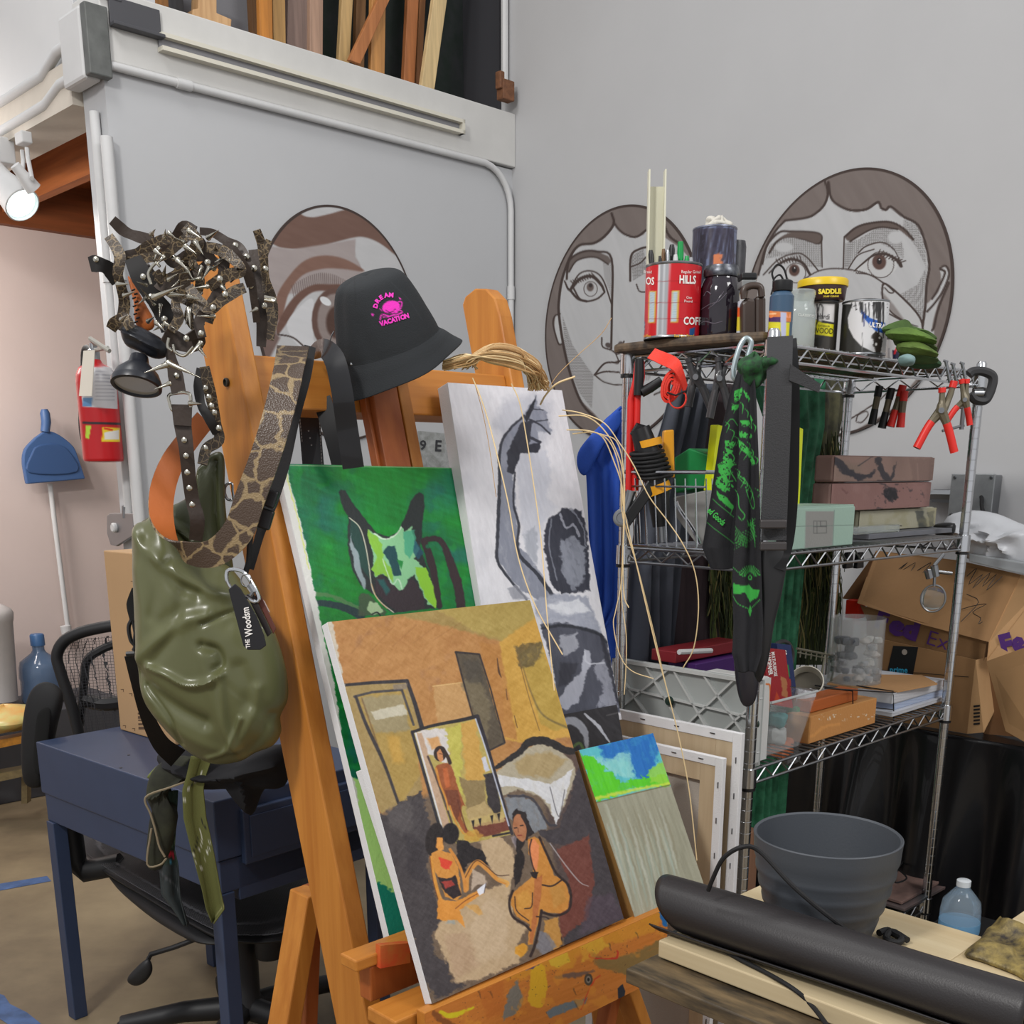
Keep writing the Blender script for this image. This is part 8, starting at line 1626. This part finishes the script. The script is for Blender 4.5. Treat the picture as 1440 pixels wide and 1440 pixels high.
MB().tube(crom(pts3(((262, 1099), (240, 1107), (205, 1121), (212, 1145), (218, 1165), (224, 1190), (232, 1205)), 2.0), False, 5), .0022, 6).tube(crom(pts3(((213, 1165), (207, 1215), (225, 1216), (234, 1207)), 2.0), False, 4), .002, 6).bld('frayed_edge', M('fray_tan', (130, 118, 96), .9), label='frayed tan hem along the dark camouflage bandana', cat='hem')
drape('printed_cloth', [(1112, 220, 250), (1150, 222, 248), (1195, 228, 246), (1215, 222, 252), (1260, 226, 256), (1300, 258, 266)], YP(2.035), VCm, None, 1.5, .008, 50, 4, lambda a: (a.blotch(9, (96, 110, 84), .52, .1, .8, 4, (0, 0, 999, 1190)), a.line([(225, 1225), (240, 1240), (252, 1252)], [3, 2, 1], (190, 190, 192), .9), a.line([(234, 1197), (242, 1202)], 7, (190, 40, 56), 1, 1.5), a.line([(232, 1209), (240, 1212)], 2, (80, 160, 200), .9), a.poly([(215, 1215), (270, 1215), (270, 1310), (215, 1310)], (48, 50, 56), 3, .7)), (36, 52, 42), label='dark green and grey printed cloth hanging down over the desk edge', cat='cloth')
drape('olive_bandana', [(1062, 270, 300), (1090, 264, 290), (1110, 258, 286), (1150, 260, 290), (1200, 272, 302), (1250, 285, 312), (1276, 290, 318), (1297, 298, 303)], YP(2.0), VCm, None, .8, .008, 60, 6, paisley, (92, 94, 48), label='olive green paisley bandana hanging down in front of the desk leg', cat='bandana')
puff('olive_scrap', [(207, 1092), (222, 1076), (226, 1082), (214, 1094)], (216, 1086), YP(2.04), .006, .006, M('olive', (104, 112, 58), .8), None, nr=5, label='small olive cloth corner sticking out at the desk corner', cat='cloth')
# ================================================================ GREEN DRY BAG
BG = M('bag_green', (92, 94, 62), .33, var=.06, vs=4, coat=.08, bump=.05, bs=80)
bag = thing('dry_bag', py(300, 1073, 1.74), 'olive green glossy rubberised dry bag hanging on the left side of the easel', 'bag')
bo = [(189, 742), (205, 732), (222, 722), (240, 735), (262, 760), (300, 785), (325, 800), (350, 832), (378, 872), (395, 915), (404, 955), (404, 985), (394, 1008), (395, 1030), (384, 1048), (360, 1058), (338, 1070), (305, 1074), (276, 1063), (250, 1042), (226, 1016), (206, 988), (197, 956), (193, 910), (190, 850), (188, 790)]
rdg = [([(192, 742), (225, 775), (262, 800), (310, 825), (348, 832)], 9, .016), ([(204, 920), (240, 890), (275, 865), (305, 858)], 9, .014), ([(222, 930), (250, 938), (280, 952), (310, 948), (324, 936)], 5, .016), ([(203, 945), (235, 968), (270, 990), (300, 1005)], 10, -.022), ([(300, 900), (318, 906), (325, 920), (322, 932)], 6, -.018), ([(326, 940), (328, 980), (330, 1010), (340, 1045)], 6, .014), ([(372, 960), (365, 1000), (340, 1045)], 7, .010), ([(300, 905), (310, 950), (322, 1000), (335, 1040)], 8, .008), ([(250, 790), (262, 815), (290, 830)], 8, -.014), ([(200, 800), (215, 860), (200, 920)], 10, .008), ([(350, 930), (362, 960), (360, 980)], 10, -.010), ([(230, 1000), (280, 1030), (330, 1050)], 8, .007), ([(245, 870), (290, 850), (330, 870)], 12, -.008), ([(386, 1000), (372, 1030), (350, 1052)], 6, -.008), ([(215, 760), (235, 820), (228, 860)], 8, -.007)]
puff('bag_body', bo, (298, 920), YP(1.76), .07, .05, BG, bag, [(a, b * 1.1, c * .58) for a, b, c in rdg] + [([(270, 830), (262, 880), (230, 925)], 8, -.004), ([(350, 1000), (330, 1045), (300, 1060)], 4, .006), ([(215, 960), (250, 1000), (262, 1040)], 4, -.006), ([(300, 870), (345, 855), (372, 880)], 4, -.006)], nr=80, smooth=12, pw=.55)
puff('bag_neck', [(196, 738), (230, 716), (262, 700), (278, 668), (292, 642), (314, 640), (316, 700), (322, 762), (326, 806), (290, 800), (250, 775), (220, 755)], (275, 745), YP(1.79), .03, .02, M('bag_green_fold', (64, 68, 44), .36), bag, [([(285, 660), (290, 720), (280, 780)], 6, .014), ([(305, 650), (306, 720), (310, 780)], 5, -.012), ([(230, 725), (270, 750), (300, 790)], 6, .012)], nr=24, smooth=6)
sb = thing('shoulder_strap', py(190, 900, 1.8), 'black shoulder strap with a clip hanging left of the green bag', 'strap')
strap('webbing', [(190, 828), (184, 850), (186, 872)], 1.80, [9, 12, 7], BLKM, sb); strap('webbing', [(182, 922), (192, 960), (206, 1005), (226, 1045), (250, 1066)], [1.84, 1.86, 1.9, 1.95, 2.0], [14, 15, 18, 24, 30], BLKM, sb)
MB().tube(crom(pts3(((186, 870), (181, 882), (184, 900), (190, 908), (188, 915)), 1.82), False, 4), .0035, 8).tube(pts3(((178, 920), (190, 919)), 1.82), .0045, 8).tube(pts3(((187, 872), (190, 890), (189, 906)), 1.82), .003, 8).bld('snap_clip', BLK, sb)
# ================================================================ STRAPS ON THE EASEL
SNK = snake('snakeskin', (72, 57, 46), (138, 118, 86), 27); TANL = M('orange_leather', (168, 90, 38), .5, bump=.15, bs=90)
ss = thing('snakeskin_strap', py(330, 700, 1.68), 'wide snakeskin strap with orange lining looped over the crossbar and the green bag', 'strap')
pth = [(412, 488), (406, 520), (392, 580), (374, 640), (352, 700), (334, 748), (300, 778), (262, 777), (238, 758), (227, 728), (228, 692), (240, 655), (262, 622), (288, 590)]
Yp = [1.80, 1.70, 1.66, 1.645, 1.64, 1.64, 1.645, 1.655, 1.67, 1.70, 1.73, 1.76, 1.79, 1.81]
Wd_ = [(1, .2, 0), (1, .1, 0), (1, 0, -.1), (1, 0, -.2), (.95, 0, -.3), (.7, 0, -.7), (.25, .1, -1), (.1, .35, -.95), (.45, .9, -.35), (.8, .75, 0), (.9, .7, .1), (.9, .7, -.3), (.9, .6, -.5), (.9, .6, -.5)]
strap('strap_band', pth, Yp, [44, 42, 42, 42, 42, 42, 38, 34, 34, 34, 34, 32, 30, 28], SNK, ss, .0035, [A(*w) for w in Wd_], TANL, n=8)
bs = thing('buckle_strap', py(380, 640, 1.75), 'narrow black strap with a side-release buckle behind the snakeskin strap', 'strap')
strap('webbing', [(436, 488), (428, 530), (412, 590), (398, 650), (380, 705), (366, 750), (352, 800)], [1.86, 1.74, 1.72, 1.71, 1.70, 1.69, 1.69], [16, 18, 18, 20, 22, 12, 10], BLKM, bs)
for (x0, y0), (x1, y1), w in (((382, 688), (374, 712), .0125), ((373, 715), (365, 742), .015)):
    a, b = py(x0, y0, 1.672), py(x1, y1, 1.668); d = nrm(b - a); MB().box((a + b) / 2, (d, nrm(np.cross(d, A(0, 1, 0))), A(0, 1, 0)), (np.linalg.norm(b - a) / 2, w, .006)).bld('buckle', BLK, bs, bevel=.003)
MB().tube(pts3(((352, 752), (350, 790), (345, 806)), 1.665), .0045, 8).bld('cord', BLKM, bs)
# carabiner with tags
kc = thing('key_carabiner', py(332, 820, 1.66), 'silver carabiner with a key ring clipped to the bag, black lettered tag hanging from it', 'carabiner')
MB().tube([py(x, y, 1.645) for x, y in crom([(320, 803), (332, 801), (344, 806), (358, 826), (364, 842), (358, 846), (346, 840), (330, 832), (320, 818)], True, 5)], .0030, 8, closed=True).bld('ring', CHR, kc)
MB().tube([py(346 + 7 * math.cos(a), 816 + 9 * math.sin(a), 1.64) for a in np.linspace(0, 6.1, 18)], .0012, 6).bld('key_ring', STL, kc)
MB().tube([py(x, y, 1.64) for x, y in ((350, 822), (356, 832), (352, 838))], .0035, 6).bld('swivel', STL, kc)
tg_ = thing('lettered_tag', py(350, 913, 1.64), 'black tag with white script lettering hanging from the silver carabiner', 'tag')
Yt = 1.628
MB().prism([py(x, y, Yt) for x, y in ((321, 829), (330, 821), (338, 828), (360, 866), (371, 894), (374, 908), (366, 914), (348, 914), (342, 908))], A(0, .004, 0)).bld('tag_body', M('tag_black', (26, 26, 30), .5), tg_, bevel=.001)
lettering([('THE', 352, 911, 6, -97, .8, .02), ('Woodsm', 355.5, 894, 10.5, -98.5, .72, .02)], lambda x, y: py(x, y, Yt - .0005), M('ink_white', 0), tg_)
for i, (pts, c, lb) in enumerate(((((346, 836), (356, 834), (382, 890), (376, 896)), (40, 34, 34), 'black leather tag hanging at the right of the lettered tag'), (((358, 838), (366, 836), (388, 884), (384, 892)), (92, 50, 40), 'brown leather tag hanging rightmost below the carabiner'), (((364, 838), (372, 846), (380, 862), (374, 858)), (200, 180, 172), 'small pale tag below the carabiner'))):
    MB().prism([py(x, y, 1.645 + .006 * i) for x, y in pts], A(0, .003, 0)).bld('leather_tag', M('ltag_%d' % i, c, .5), bevel=.001, label=lb, cat='tag')
MB().tube([py(x, y, 1.80) for x, y in crom([(318, 682), (326, 680), (327, 690), (328, 702), (320, 702), (316, 692)], True, 4)], .0022, 6, closed=True).bld('d_ring', STL, label='small dark metal ring between the easel post and the strap', cat='ring')
# black leather belt over the crossbar
bl_ = thing('leather_belt', py(460, 560, 1.95), 'wide black leather belt with stitched edge hanging over the easel crossbar', 'belt')
LB = M('belt_black', (26, 26, 30), .3, coat=.3)
a_s = lambda w: w
strap('belt_front', [(440, 497), (455, 490), (470, 505), (480, 545), (488, 600), (497, 658)], [1.98, 1.90, 1.87, 1.86, 1.87, 1.88], [16, 26, 30, 30, 30, 30], LB, bl_, .005)
strap('belt_back', [(434, 560), (436, 600), (441, 660)], [2.08, 2.07, 2.06], [30, 30, 30], LB, bl_, .004); strap('belt_inner', [(452, 560), (468, 610), (480, 660)], [2.0, 1.98, 1.97], [26, 26, 24], M('belt_inner', (18, 18, 20), .6), bl_, .004)
mb = MB()
for k in range(16):
    for x0, x1 in ((421.5, 428.5), (449, 453)): c = py(x0 + (x1 - x0) * k / 15, 586 + k * 4.8, 2.062); mb.box(c, (X_, A(0, 1, 0), UZ), (.0006, .0006, .0022))
for k in range(3): c = py(434 + k * 2, 606 + k * 10, 2.062); mb.box(c, (X_, A(0, 1, 0), UZ), (.0012, .0006, .0012))
mb.bld('stitching', M('stitch', (150, 150, 150), .7), bl_)
# ================================================================ STUDDED HARNESS
hn = thing('studded_harness', py(290, 430, 1.75), 'tangled snakeskin and leather harness with metal spikes piled on the left easel post', 'harness')
HS = snake('harness_snake', (62, 52, 42), (116, 100, 76), 90, .45); HD = M('harness_leather', (58, 48, 42), .5, bump=.2, bs=120)
HB = M('harness_black', (34, 32, 32), .5); SPK = M('spike_steel', (186, 182, 170), .22, metal=1)
q3 = lambda *p: S(0, 300, 3.2, *p)
SL = [(((505, 30), (560, 80), (620, 105), (690, 120)), 11, HD, 1.74), (((490, 105), (520, 150), (540, 200), (530, 270), (545, 330), (560, 400), (550, 470), (530, 520)), 11, HS, 1.70), (((405, 230), (440, 228), (490, 250), (530, 310)), 15, HB, 1.71), (((560, 195), (640, 180), (720, 160), (790, 110), (830, 60), (880, 80)), 11, HD, 1.72), (((570, 215), (660, 200), (740, 190), (800, 140), (850, 100)), 9, HS, 1.69), (((830, 60), (890, 130), (850, 200), (820, 260), (760, 300), (700, 280)), 12, HS, 1.68),
 (((900, 80), (960, 90), (1020, 125), (1080, 150), (1115, 210), (1130, 290), (1145, 400), (1155, 490)), 8, HD, 1.70), (((930, 150), (1000, 170), (1060, 215), (1085, 260), (1020, 280), (940, 330)), 11, HS, 1.66), (((600, 200), (640, 290), (700, 390), (740, 450), (765, 530)), 20, HB, 1.70), (((800, 240), (835, 320), (790, 400), (805, 470), (770, 530)), 10, HS, 1.67), (((850, 330), (900, 400), (950, 430), (1000, 390), (1060, 350), (1100, 335)), 11, HS, 1.655), (((910, 560), (895, 490), (940, 420), (990, 320), (1010, 200), (960, 150)), 10, HD, 1.665),
 (((1155, 75), (1180, 150), (1190, 250), (1205, 380), (1225, 480), (1215, 570)), 9, HS, 1.72), (((1140, 165), (1165, 300), (1180, 450), (1175, 600)), 11, HD, 1.74), (((1210, 120), (1190, 190), (1195, 280), (1230, 380), (1235, 470), (1220, 560)), 7, HS, 1.71), (((740, 540), (790, 570), (850, 590), (885, 570), (860, 530)), 17, HD, 1.67), (((905, 700), (895, 780), (905, 860), (945, 930), (975, 990)), 10, HB, 1.74), (((920, 690), (935, 760), (955, 850), (975, 950), (985, 1020), (930, 1060), (910, 1130)), 11, HS, 1.73),
 (((700, 260), (760, 350), (850, 400), (900, 450), (960, 480)), 10, HS, 1.685), (((640, 220), (700, 300), (740, 330), (820, 300), (900, 260), (960, 200)), 10, HD, 1.70), (((860, 210), (900, 300), (880, 380), (850, 470), (900, 540)), 9, HS, 1.69), (((900, 120), (950, 200), (1000, 240), (1050, 300)), 9, HD, 1.68), (((500, 520), (520, 490), (560, 470), (590, 520)), 11, HS, 1.69), (((1000, 150), (1060, 180), (1110, 260), (1130, 330)), 10, HD, 1.675), (((740, 180), (790, 220), (850, 190), (930, 190)), 12, HD, 1.69), (((620, 180), (700, 130), (780, 110)), 10, HS, 1.71)]
for i, (p, w, m, Y) in enumerate(SL): strap('strap', q3(*p), [Y + .012 * math.sin(i * 2.1 + k) for k in range(len(p))], [w * 1.25, w * 1.5, w * 1.2, w * 1.45, w * 1.2], m, hn, .003)
sp0 = MB().lathe([(.0045, 0), (.0048, .002), (.0036, .004), (.0028, .012), (.0002, .034)], A(0, 0, 0), UZ, 10)
def orient(o, a, b):
    v = Vector(b - a); o.rotation_mode = 'QUATERNION'; o.rotation_quaternion = Vector((0, 0, 1)).rotation_difference(v); L = v.length / .034; o.scale = (min(L, 1.1),) * 2 + (L,)
me_sp = None
spl = [((850, 80), (905, 112)), ((880, 130), (916, 188)), ((835, 150), (884, 182)), ((800, 210), (856, 268)), ((690, 380), (828, 322)), ((765, 365), (838, 368)), ((935, 328), (868, 336)), ((850, 375), (908, 388)), ((965, 462), (885, 462)), ((850, 430), (856, 515)), ((755, 680), (648, 718)), ((755, 672), (902, 740)), ((765, 765), (692, 792)), ((855, 855), (908, 857)), ((680, 95), (700, 70)), ((760, 90), (790, 110)), ((740, 110), (745, 70)), ((905, 580), (850, 640)), ((890, 600), (930, 650)), ((1155, 430), (1120, 446)), ((560, 370), (610, 350)), ((530, 320), (585, 318)), ((545, 480), (575, 455)), ((760, 300), (800, 270)), ((700, 170), (740, 200)), ((960, 250), (1000, 215)), ((1000, 330), (1040, 380)), ((840, 250), (870, 300)), ((930, 170), (965, 140))]
rs = np.random.RandomState(12)
for k in range(34):
    x, y = rs.uniform(660, 1060), rs.uniform(110, 520)
    if y > 420 and x > 930: continue
    a = rs.rand() * 6.28; L = rs.uniform(38, 66); spl.append(((x, y), (x + L * math.cos(a), y + L * math.sin(a))))
first = None
for i, (a, b) in enumerate(spl):
    (xa, ya), (xb, yb) = q3(a, b); Y = 1.655 if i < 20 else rs.uniform(1.66, 1.70); pa, pb = py(xa, ya, Y), py(xb, yb, Y - .02)
    if first is None: first = sp0.bld('spike', SPK, None); o = first; first.parent = hn
    else: o = first.copy(); COL.objects.link(o); o.parent = hn
    o.location = Vector(pa - WL[hn.name]); orient(o, pa, pb)
# rivets, rings
rv = MB().lathe([(.0045, 0), (.0042, .002), (.002, .0032), (.0001, .0033)], A(0, 0, 0), -A(0, 1, 0), 12); r0 = None
rivs = [(433, 222, 1.70), (645, 300, 1.69), (680, 390, 1.69), (740, 490, 1.69), (1015, 380, 1.645), (990, 310, 1.645), (935, 235, 1.66), (840, 578, 1.655), (1145, 262, 1.69), (1130, 340, 1.69), (1150, 400, 1.72), (1195, 265, 1.70), (1190, 430, 1.705), (1110, 210, 1.69), (820, 925, 1.70), (830, 1035, 1.70), (838, 1105, 1.70), (843, 1180, 1.70), (853, 1250, 1.70), (865, 1325, 1.70), (795, 745, 1.70), (925, 800, 1.72), (940, 840, 1.72), (952, 880, 1.72), (965, 910, 1.72), (985, 980, 1.72), (925, 1070, 1.72), (1060, 160, 1.69), (960, 440, 1.645), (905, 555, 1.65)]
for x, y, Y in rivs:
    p = py(x / 3.2, 300 + y / 3.2, Y - .004)
    if r0 is None: r0 = rv.bld('rivet', SPK, None); o = r0; o.parent = hn
    else: o = r0.copy(); COL.objects.link(o); o.parent = hn
    o.location = Vector(p - WL[hn.name])
for pts in (((680, 320), (668, 270), (700, 225), (720, 240)), ((780, 590), (790, 625), (830, 640), (870, 600)), ((760, 560), (755, 600), (775, 620)), ((1190, 375), (1235, 385), (1230, 395), (1190, 390))):
    MB().tube([py(x, y, 1.665) for x, y in crom(q3(*pts), False, 5)], .0022, 8).bld('metal_ring', SPK, hn)
puff('orange_patch', q3((575, 285), (600, 310), (650, 400), (697, 490), (672, 528), (612, 500), (602, 400)), q3((635, 430))[0], YP(1.735), .006, .004, TANL, hn, nr=8, smooth=3)
mb = MB()
for k in range(9): (x, y), = q3((600 + k * 1.5 + (k % 2) * 10, 345 + k * 18)); mb.tube([py(x - 2.5, y + 1, 1.725), py(x + 2.5, y - 1, 1.725)], .0013, 5)
mb.bld('lacing', BLK, hn)
# brown studded strap hanging down the middle
bt = thing('studded_strap', py(255, 600, 1.71), 'brown leather strap with rivets and a square ring hanging in front of the bag', 'strap')
strap('upper_strap', q3((760, 610), (775, 670), (790, 730), (805, 810)), 1.70, [12, 15, 21, 20], HD, bt, .004)
MB().tube([py(x, y, 1.70) for x, y in crom(q3((765, 815), (845, 808), (858, 840), (850, 885), (782, 890), (762, 850)), True, 4)], .0025, 8, closed=True).bld('square_ring', SPK, bt)
strap('lower_strap', q3((815, 860), (822, 950), (838, 1060), (850, 1180), (866, 1290), (888, 1380), (880, 1470)), [1.70, 1.70, 1.70, 1.71, 1.72, 1.72, 1.73], [26, 24, 20, 19, 19, 20, 18], HD, bt, .004)
strap('folded_end', q3((820, 870), (822, 955)), 1.695, [27, 24], HD, bt, .004)
# headlamp
hl = thing('headlamp', py(200, 500, 1.70), 'black headlamp with a round reflector hanging from the left side of the harness', 'headlamp')
ax = nrm(A(-.05, -.36, -.86)); P = py(192, 541, 1.68); r = 34 * px2m(P)
MB().lathe([(r * .35, -r * 1.25), (r * .42, -r * .95), (r * .5, -r * .85), (r * .85, -r * .5), (r * .98, -r * .2), (r * 1.02, -.004), (r * 1.02, .003), (r * .9, .004), (r * .88, 0), (.0001, -r * .62)], P, ax, 36).bld('lamp_housing', M('headlamp_black', (34, 36, 42), .35), hl)
MB().lathe([(r * .88, 0), (r * .7, -r * .22), (r * .4, -r * .45), (r * .16, -r * .52), (r * .12, -r * .3), (.0001, -r * .3)], P, ax, 32).bld('reflector', M('reflector', (226, 226, 220), .22, metal=.6), hl)
puff('lamp_mount', q3((545, 520), (600, 500), (680, 535), (745, 580), (750, 640), (700, 655), (620, 620), (565, 590)), q3((650, 580))[0], YP(1.70), .018, .015, M('headlamp_black', 0), hl, [(q3((570, 540), (640, 570), (730, 620)), 4, .008)], nr=12)
# ================================================================ BUCKET HAT
Ph = py(548, 490, 1.97); s = px2m(Ph)
hax = nrm(A(-.25, -.34, .91)); hx = nrm(np.cross(A(0, 1, 0), hax)); hy = np.cross(hax, hx)
prof = [(.5, 99), (14, 101), (30, 99), (43, 94), (51, 84), (59, 64), (66, 40), (71, 18), (73, 6), (74, 4), (80, -4), (86, -14), (94, -26), (94, -28), (92, -27), (80, -10), (70, 2)]
pr = crom([A(*p) for p in prof], False, 18); na = 300; G = []
for p in pr:
    row = []
    for k in range(na):
        a = 2 * math.pi * k / na; R_, h_ = p
        e = max(0, (R_ - 66) / 28)
        w1 = 1 + .07 * math.sin(2 * a + .4) * e + .035 * math.sin(5 * a + 1) * e
        dh = e * (9 * math.sin(2 * a + 2.4) + 4 * math.sin(3 * a + .5)) 
        cr_ = max(0, min(1, (h_ - 5) / 60)); dent = -cr_ * (1 - cr_ * .35) * (5.5 * math.exp(-((((a - 3.75 + math.pi) % (2 * math.pi)) - math.pi) / .22) ** 2) + 3.5 * math.exp(-((((a - 4.35 + math.pi) % (2 * math.pi)) - math.pi) / .16) ** 2) * (1 - cr_) * 2)
        row.append(Ph + ((hx * math.cos(a) + hy * math.sin(a) * .95) * (R_ * w1 + dent) + hax * (h_ + dh)) * s)
    G.append(row)
mb = MB().grid(np.array(G), cu=True); a = Art(np.vstack(mb.v), (35, 38, 41)); PKc = (236, 52, 190)
zq_ = lambda *p: S(350, 350, 3.2, *p)
a.ell(350 + 640 / 3.2, 350 + 262 / 3.2, 12.5, 9, PKc, 1., 1, -12); a.line(zq_((590, 320), (600, 295), (640, 302), (680, 270), (688, 240), (672, 238)), 1.6, PKc); a.line(zq_((605, 308), (650, 300), (690, 285), (672, 272)), 1.4, PKc); a.line(zq_((600, 290), (640, 285), (660, 270)), 1.1, (70, 26, 60)); a.line(zq_((615, 275), (640, 290)), 1, (70, 26, 60)); a.line(zq_((590, 270), (600, 280)), 1, PKc)
a.poly(zq_((676, 215), (682, 222), (688, 226), (680, 230), (676, 224)), PKc, .8); a.poly(zq_((550, 292), (558, 290), (564, 296), (556, 304)), PKc, .8)
a.line(zq_((475, 130), (478, 200), (480, 260)), 1.2, (26, 28, 30), .7); a.line(zq_((640, 150), (720, 230), (780, 320)), 1.1, (58, 60, 64), .4)
for k in range(4): a.line([(462 + k * 2, 492 - 5 * k), (500, 517 - 5 * k), (560, 506 - 5 * k), (604, 500 - 6 * k), (634, 468 - 6 * k)], .8, (28, 30, 32), .35)
hat = thing('bucket_hat', Ph, 'black bucket hat with pink dream vacation print sitting on top of the easel', 'hat')
hb = mb.bld('hat_body', VCm, hat, cols=a.get())
me = hb.data; bsf = bvh_surf([hb])
L_ = []
for c, x, y, an in (('D', 530, 434, -72), ('R', 531.5, 427, -52), ('E', 535.5, 422, -32), ('A', 541, 418.5, -12), ('M', 546.5, 417.5, 4)): L_.append((c, x, y, 6, an, 1.0, .06))
for c, x, y in (('V', 535, 458.5), ('A', 540, 457), ('C', 545.5, 455.2), ('A', 551, 453.6), ('T', 556, 452), ('I', 561, 450.5), ('O', 563.8, 449.8), ('N', 569.5, 448)): L_.append((c, x, y, 6.4, -15, .92, .06))
lettering(L_, bsf, M('ink_pink', (236, 52, 190), .6), hat, lift=.0014)
MB().tube(crom([bsf(x, y) - A(0, .002, 0) for x, y in ((463, 486), (466, 474), (470, 466))], False, 4), .0012, 6).bld('pin', STL, hat)
MB().lathe([(.002, 0), (.0001, .001)], bsf(494, 512) - A(0, .001, 0), -A(0, 1, 0), 8).bld('stud', CHR, hat)
# ================================================================ RAFFIA
RF = M('raffia', (206, 172, 124), .6, c2=(176, 136, 88), vs=20); RF2 = M('raffia_light', (222, 196, 150), .6)
rf = thing('raffia_bundle', py(705, 520, 1.95), 'bundle of pale raffia fibres draped over the right end of the easel crossbar', 'raffia')
rs = np.random.RandomState(3); mb = MB()
for k in range(210):
    u = rs.rand(); x0 = 622 + 50 * rs.rand() ** 1.5; y0 = 508 + 10 * u + rs.uniform(-2, 3); h_ = rs.uniform(0, 1)
    p = [(x0, y0), (655 + 14 * u, 504 + 8 * u - 6 * h_), (690 + 8 * u, 484 + 27 * h_), (728 + 6 * u, 488 + 30 * h_ + 4 * u), (752 + rs.uniform(-14, 10), 514 + 14 * h_), (758 + rs.uniform(-16, 14), 540 + rs.uniform(-6, 10))]
    Y = 1.93 + .09 * rs.rand(); mb.tube(crom(pts3(p, [Y + .02, Y, Y - .01, Y - .01, Y, Y + .03]), False, 4), rs.uniform(.0007, .0017), 4, int(rs.rand() > .6))
mb.bld('coiled_fibres', [RF, RF2], rf, kind='stuff')
def strand(p, Y, r_=.0011, m=RF2): MB().tube(crom(pts3(p, Y), False, 6), r_, 6).bld('loose_strand', m, rf)
k5 = lambda *p: S(620, 520, 2.5714, *p)
strand(k5((115, 30), (140, 90), (170, 180), (205, 315), (245, 490), (280, 680), (340, 850), (440, 1030)), [1.95, 1.93, 1.92, 1.90, 1.88, 1.86, 1.84, 1.82])
strand(k5((255, 50), (285, 120), (310, 250), (345, 480), (365, 640), (385, 900), (410, 1160)), [1.95, 1.94, 1.94, 1.92, 1.90, 1.86, 1.82])
strand(k5((120, 40), (150, 150), (175, 280), (200, 460)), 1.96, .0006, RF)
strand(k5((360, 125), (380, 90), (420, 50), (485, 25)), [2.02, 1.98, 1.96, 1.95], .0018)
strand(((860, 447), (845, 470), (812, 500), (782, 530), (765, 560)), 2.0, .0006, RF)
c6 = lambda *p: S(780, 560, 3.6, *p)
strand(c6((40, 60), (130, 75), (250, 125), (330, 230), (400, 340), (480, 500), (570, 620), (650, 740), (710, 880), (728, 1060), (705, 1260), (650, 1365)), [2.0, 1.97, 1.95, 1.95, 1.95, 1.95, 1.96, 1.96, 1.97, 1.98, 2.0, 2.02])
strand(c6((20, 90), (150, 90), (240, 150), (310, 260), (350, 400), (352, 600), (345, 800), (352, 1000), (375, 1060)), 1.96)
strand(c6((60, 160), (170, 165), (245, 200), (300, 320), (340, 440), (350, 560), (400, 780), (470, 1080), (530, 1330), (575, 1500), (625, 1700), (680, 1980), (720, 2340)), 1.96)
strand(c6((90, 180), (210, 175), (290, 240), (335, 400), (345, 600), (420, 860), (500, 1180), (555, 1420), (570, 1480)), 1.965)
strand(c6((230, 180), (310, 215), (345, 330), (350, 520), (340, 900), (310, 1070), (298, 1150), (330, 1300), (390, 1380), (500, 1420)), 1.955, .0009)
strand(c6((350, 560), (345, 760), (338, 1000), (362, 1200), (360, 1380), (352, 1500)), 1.97, .0009)
# ================================================================ BLUE SHIRT
sh = thing('blue_shirt', py(850, 1000, 2.5), 'bright blue cloth shirt hanging beside the left rear rack post', 'shirt')
BS = M('shirt_blue', (34, 78, 176), .75, bump=.15, bs=200)
drape('sleeve', [(572, 872, 884), (590, 850, 884), (620, 830, 884), (648, 813, 884), (662, 824, 884), (700, 826, 882), (800, 830, 878), (850, 832, 872), (882, 833, 852)], YP(2.50), BS, sh, 3.1, .006, 60, 3, solid=.002)
drape('front_panel', [(850, 846, 882), (900, 854, 880), (960, 864, 881), (1004, 872, 881)], YP(2.53), BS, sh, 1.2, .008, 40, 6)
puff('collar', [(811, 648), (816, 630), (838, 604), (866, 578), (874, 584), (872, 600), (850, 626), (836, 650), (824, 668), (815, 664)], (840, 624), YP(2.47), .008, .006, BS, sh, nr=10, smooth=3)
MB().lathe([(.0065, 0), (.006, .002), (.0001, .002)], py(870, 963, 2.51), -A(0, 1, 0), 14).bld('button', STL, sh)
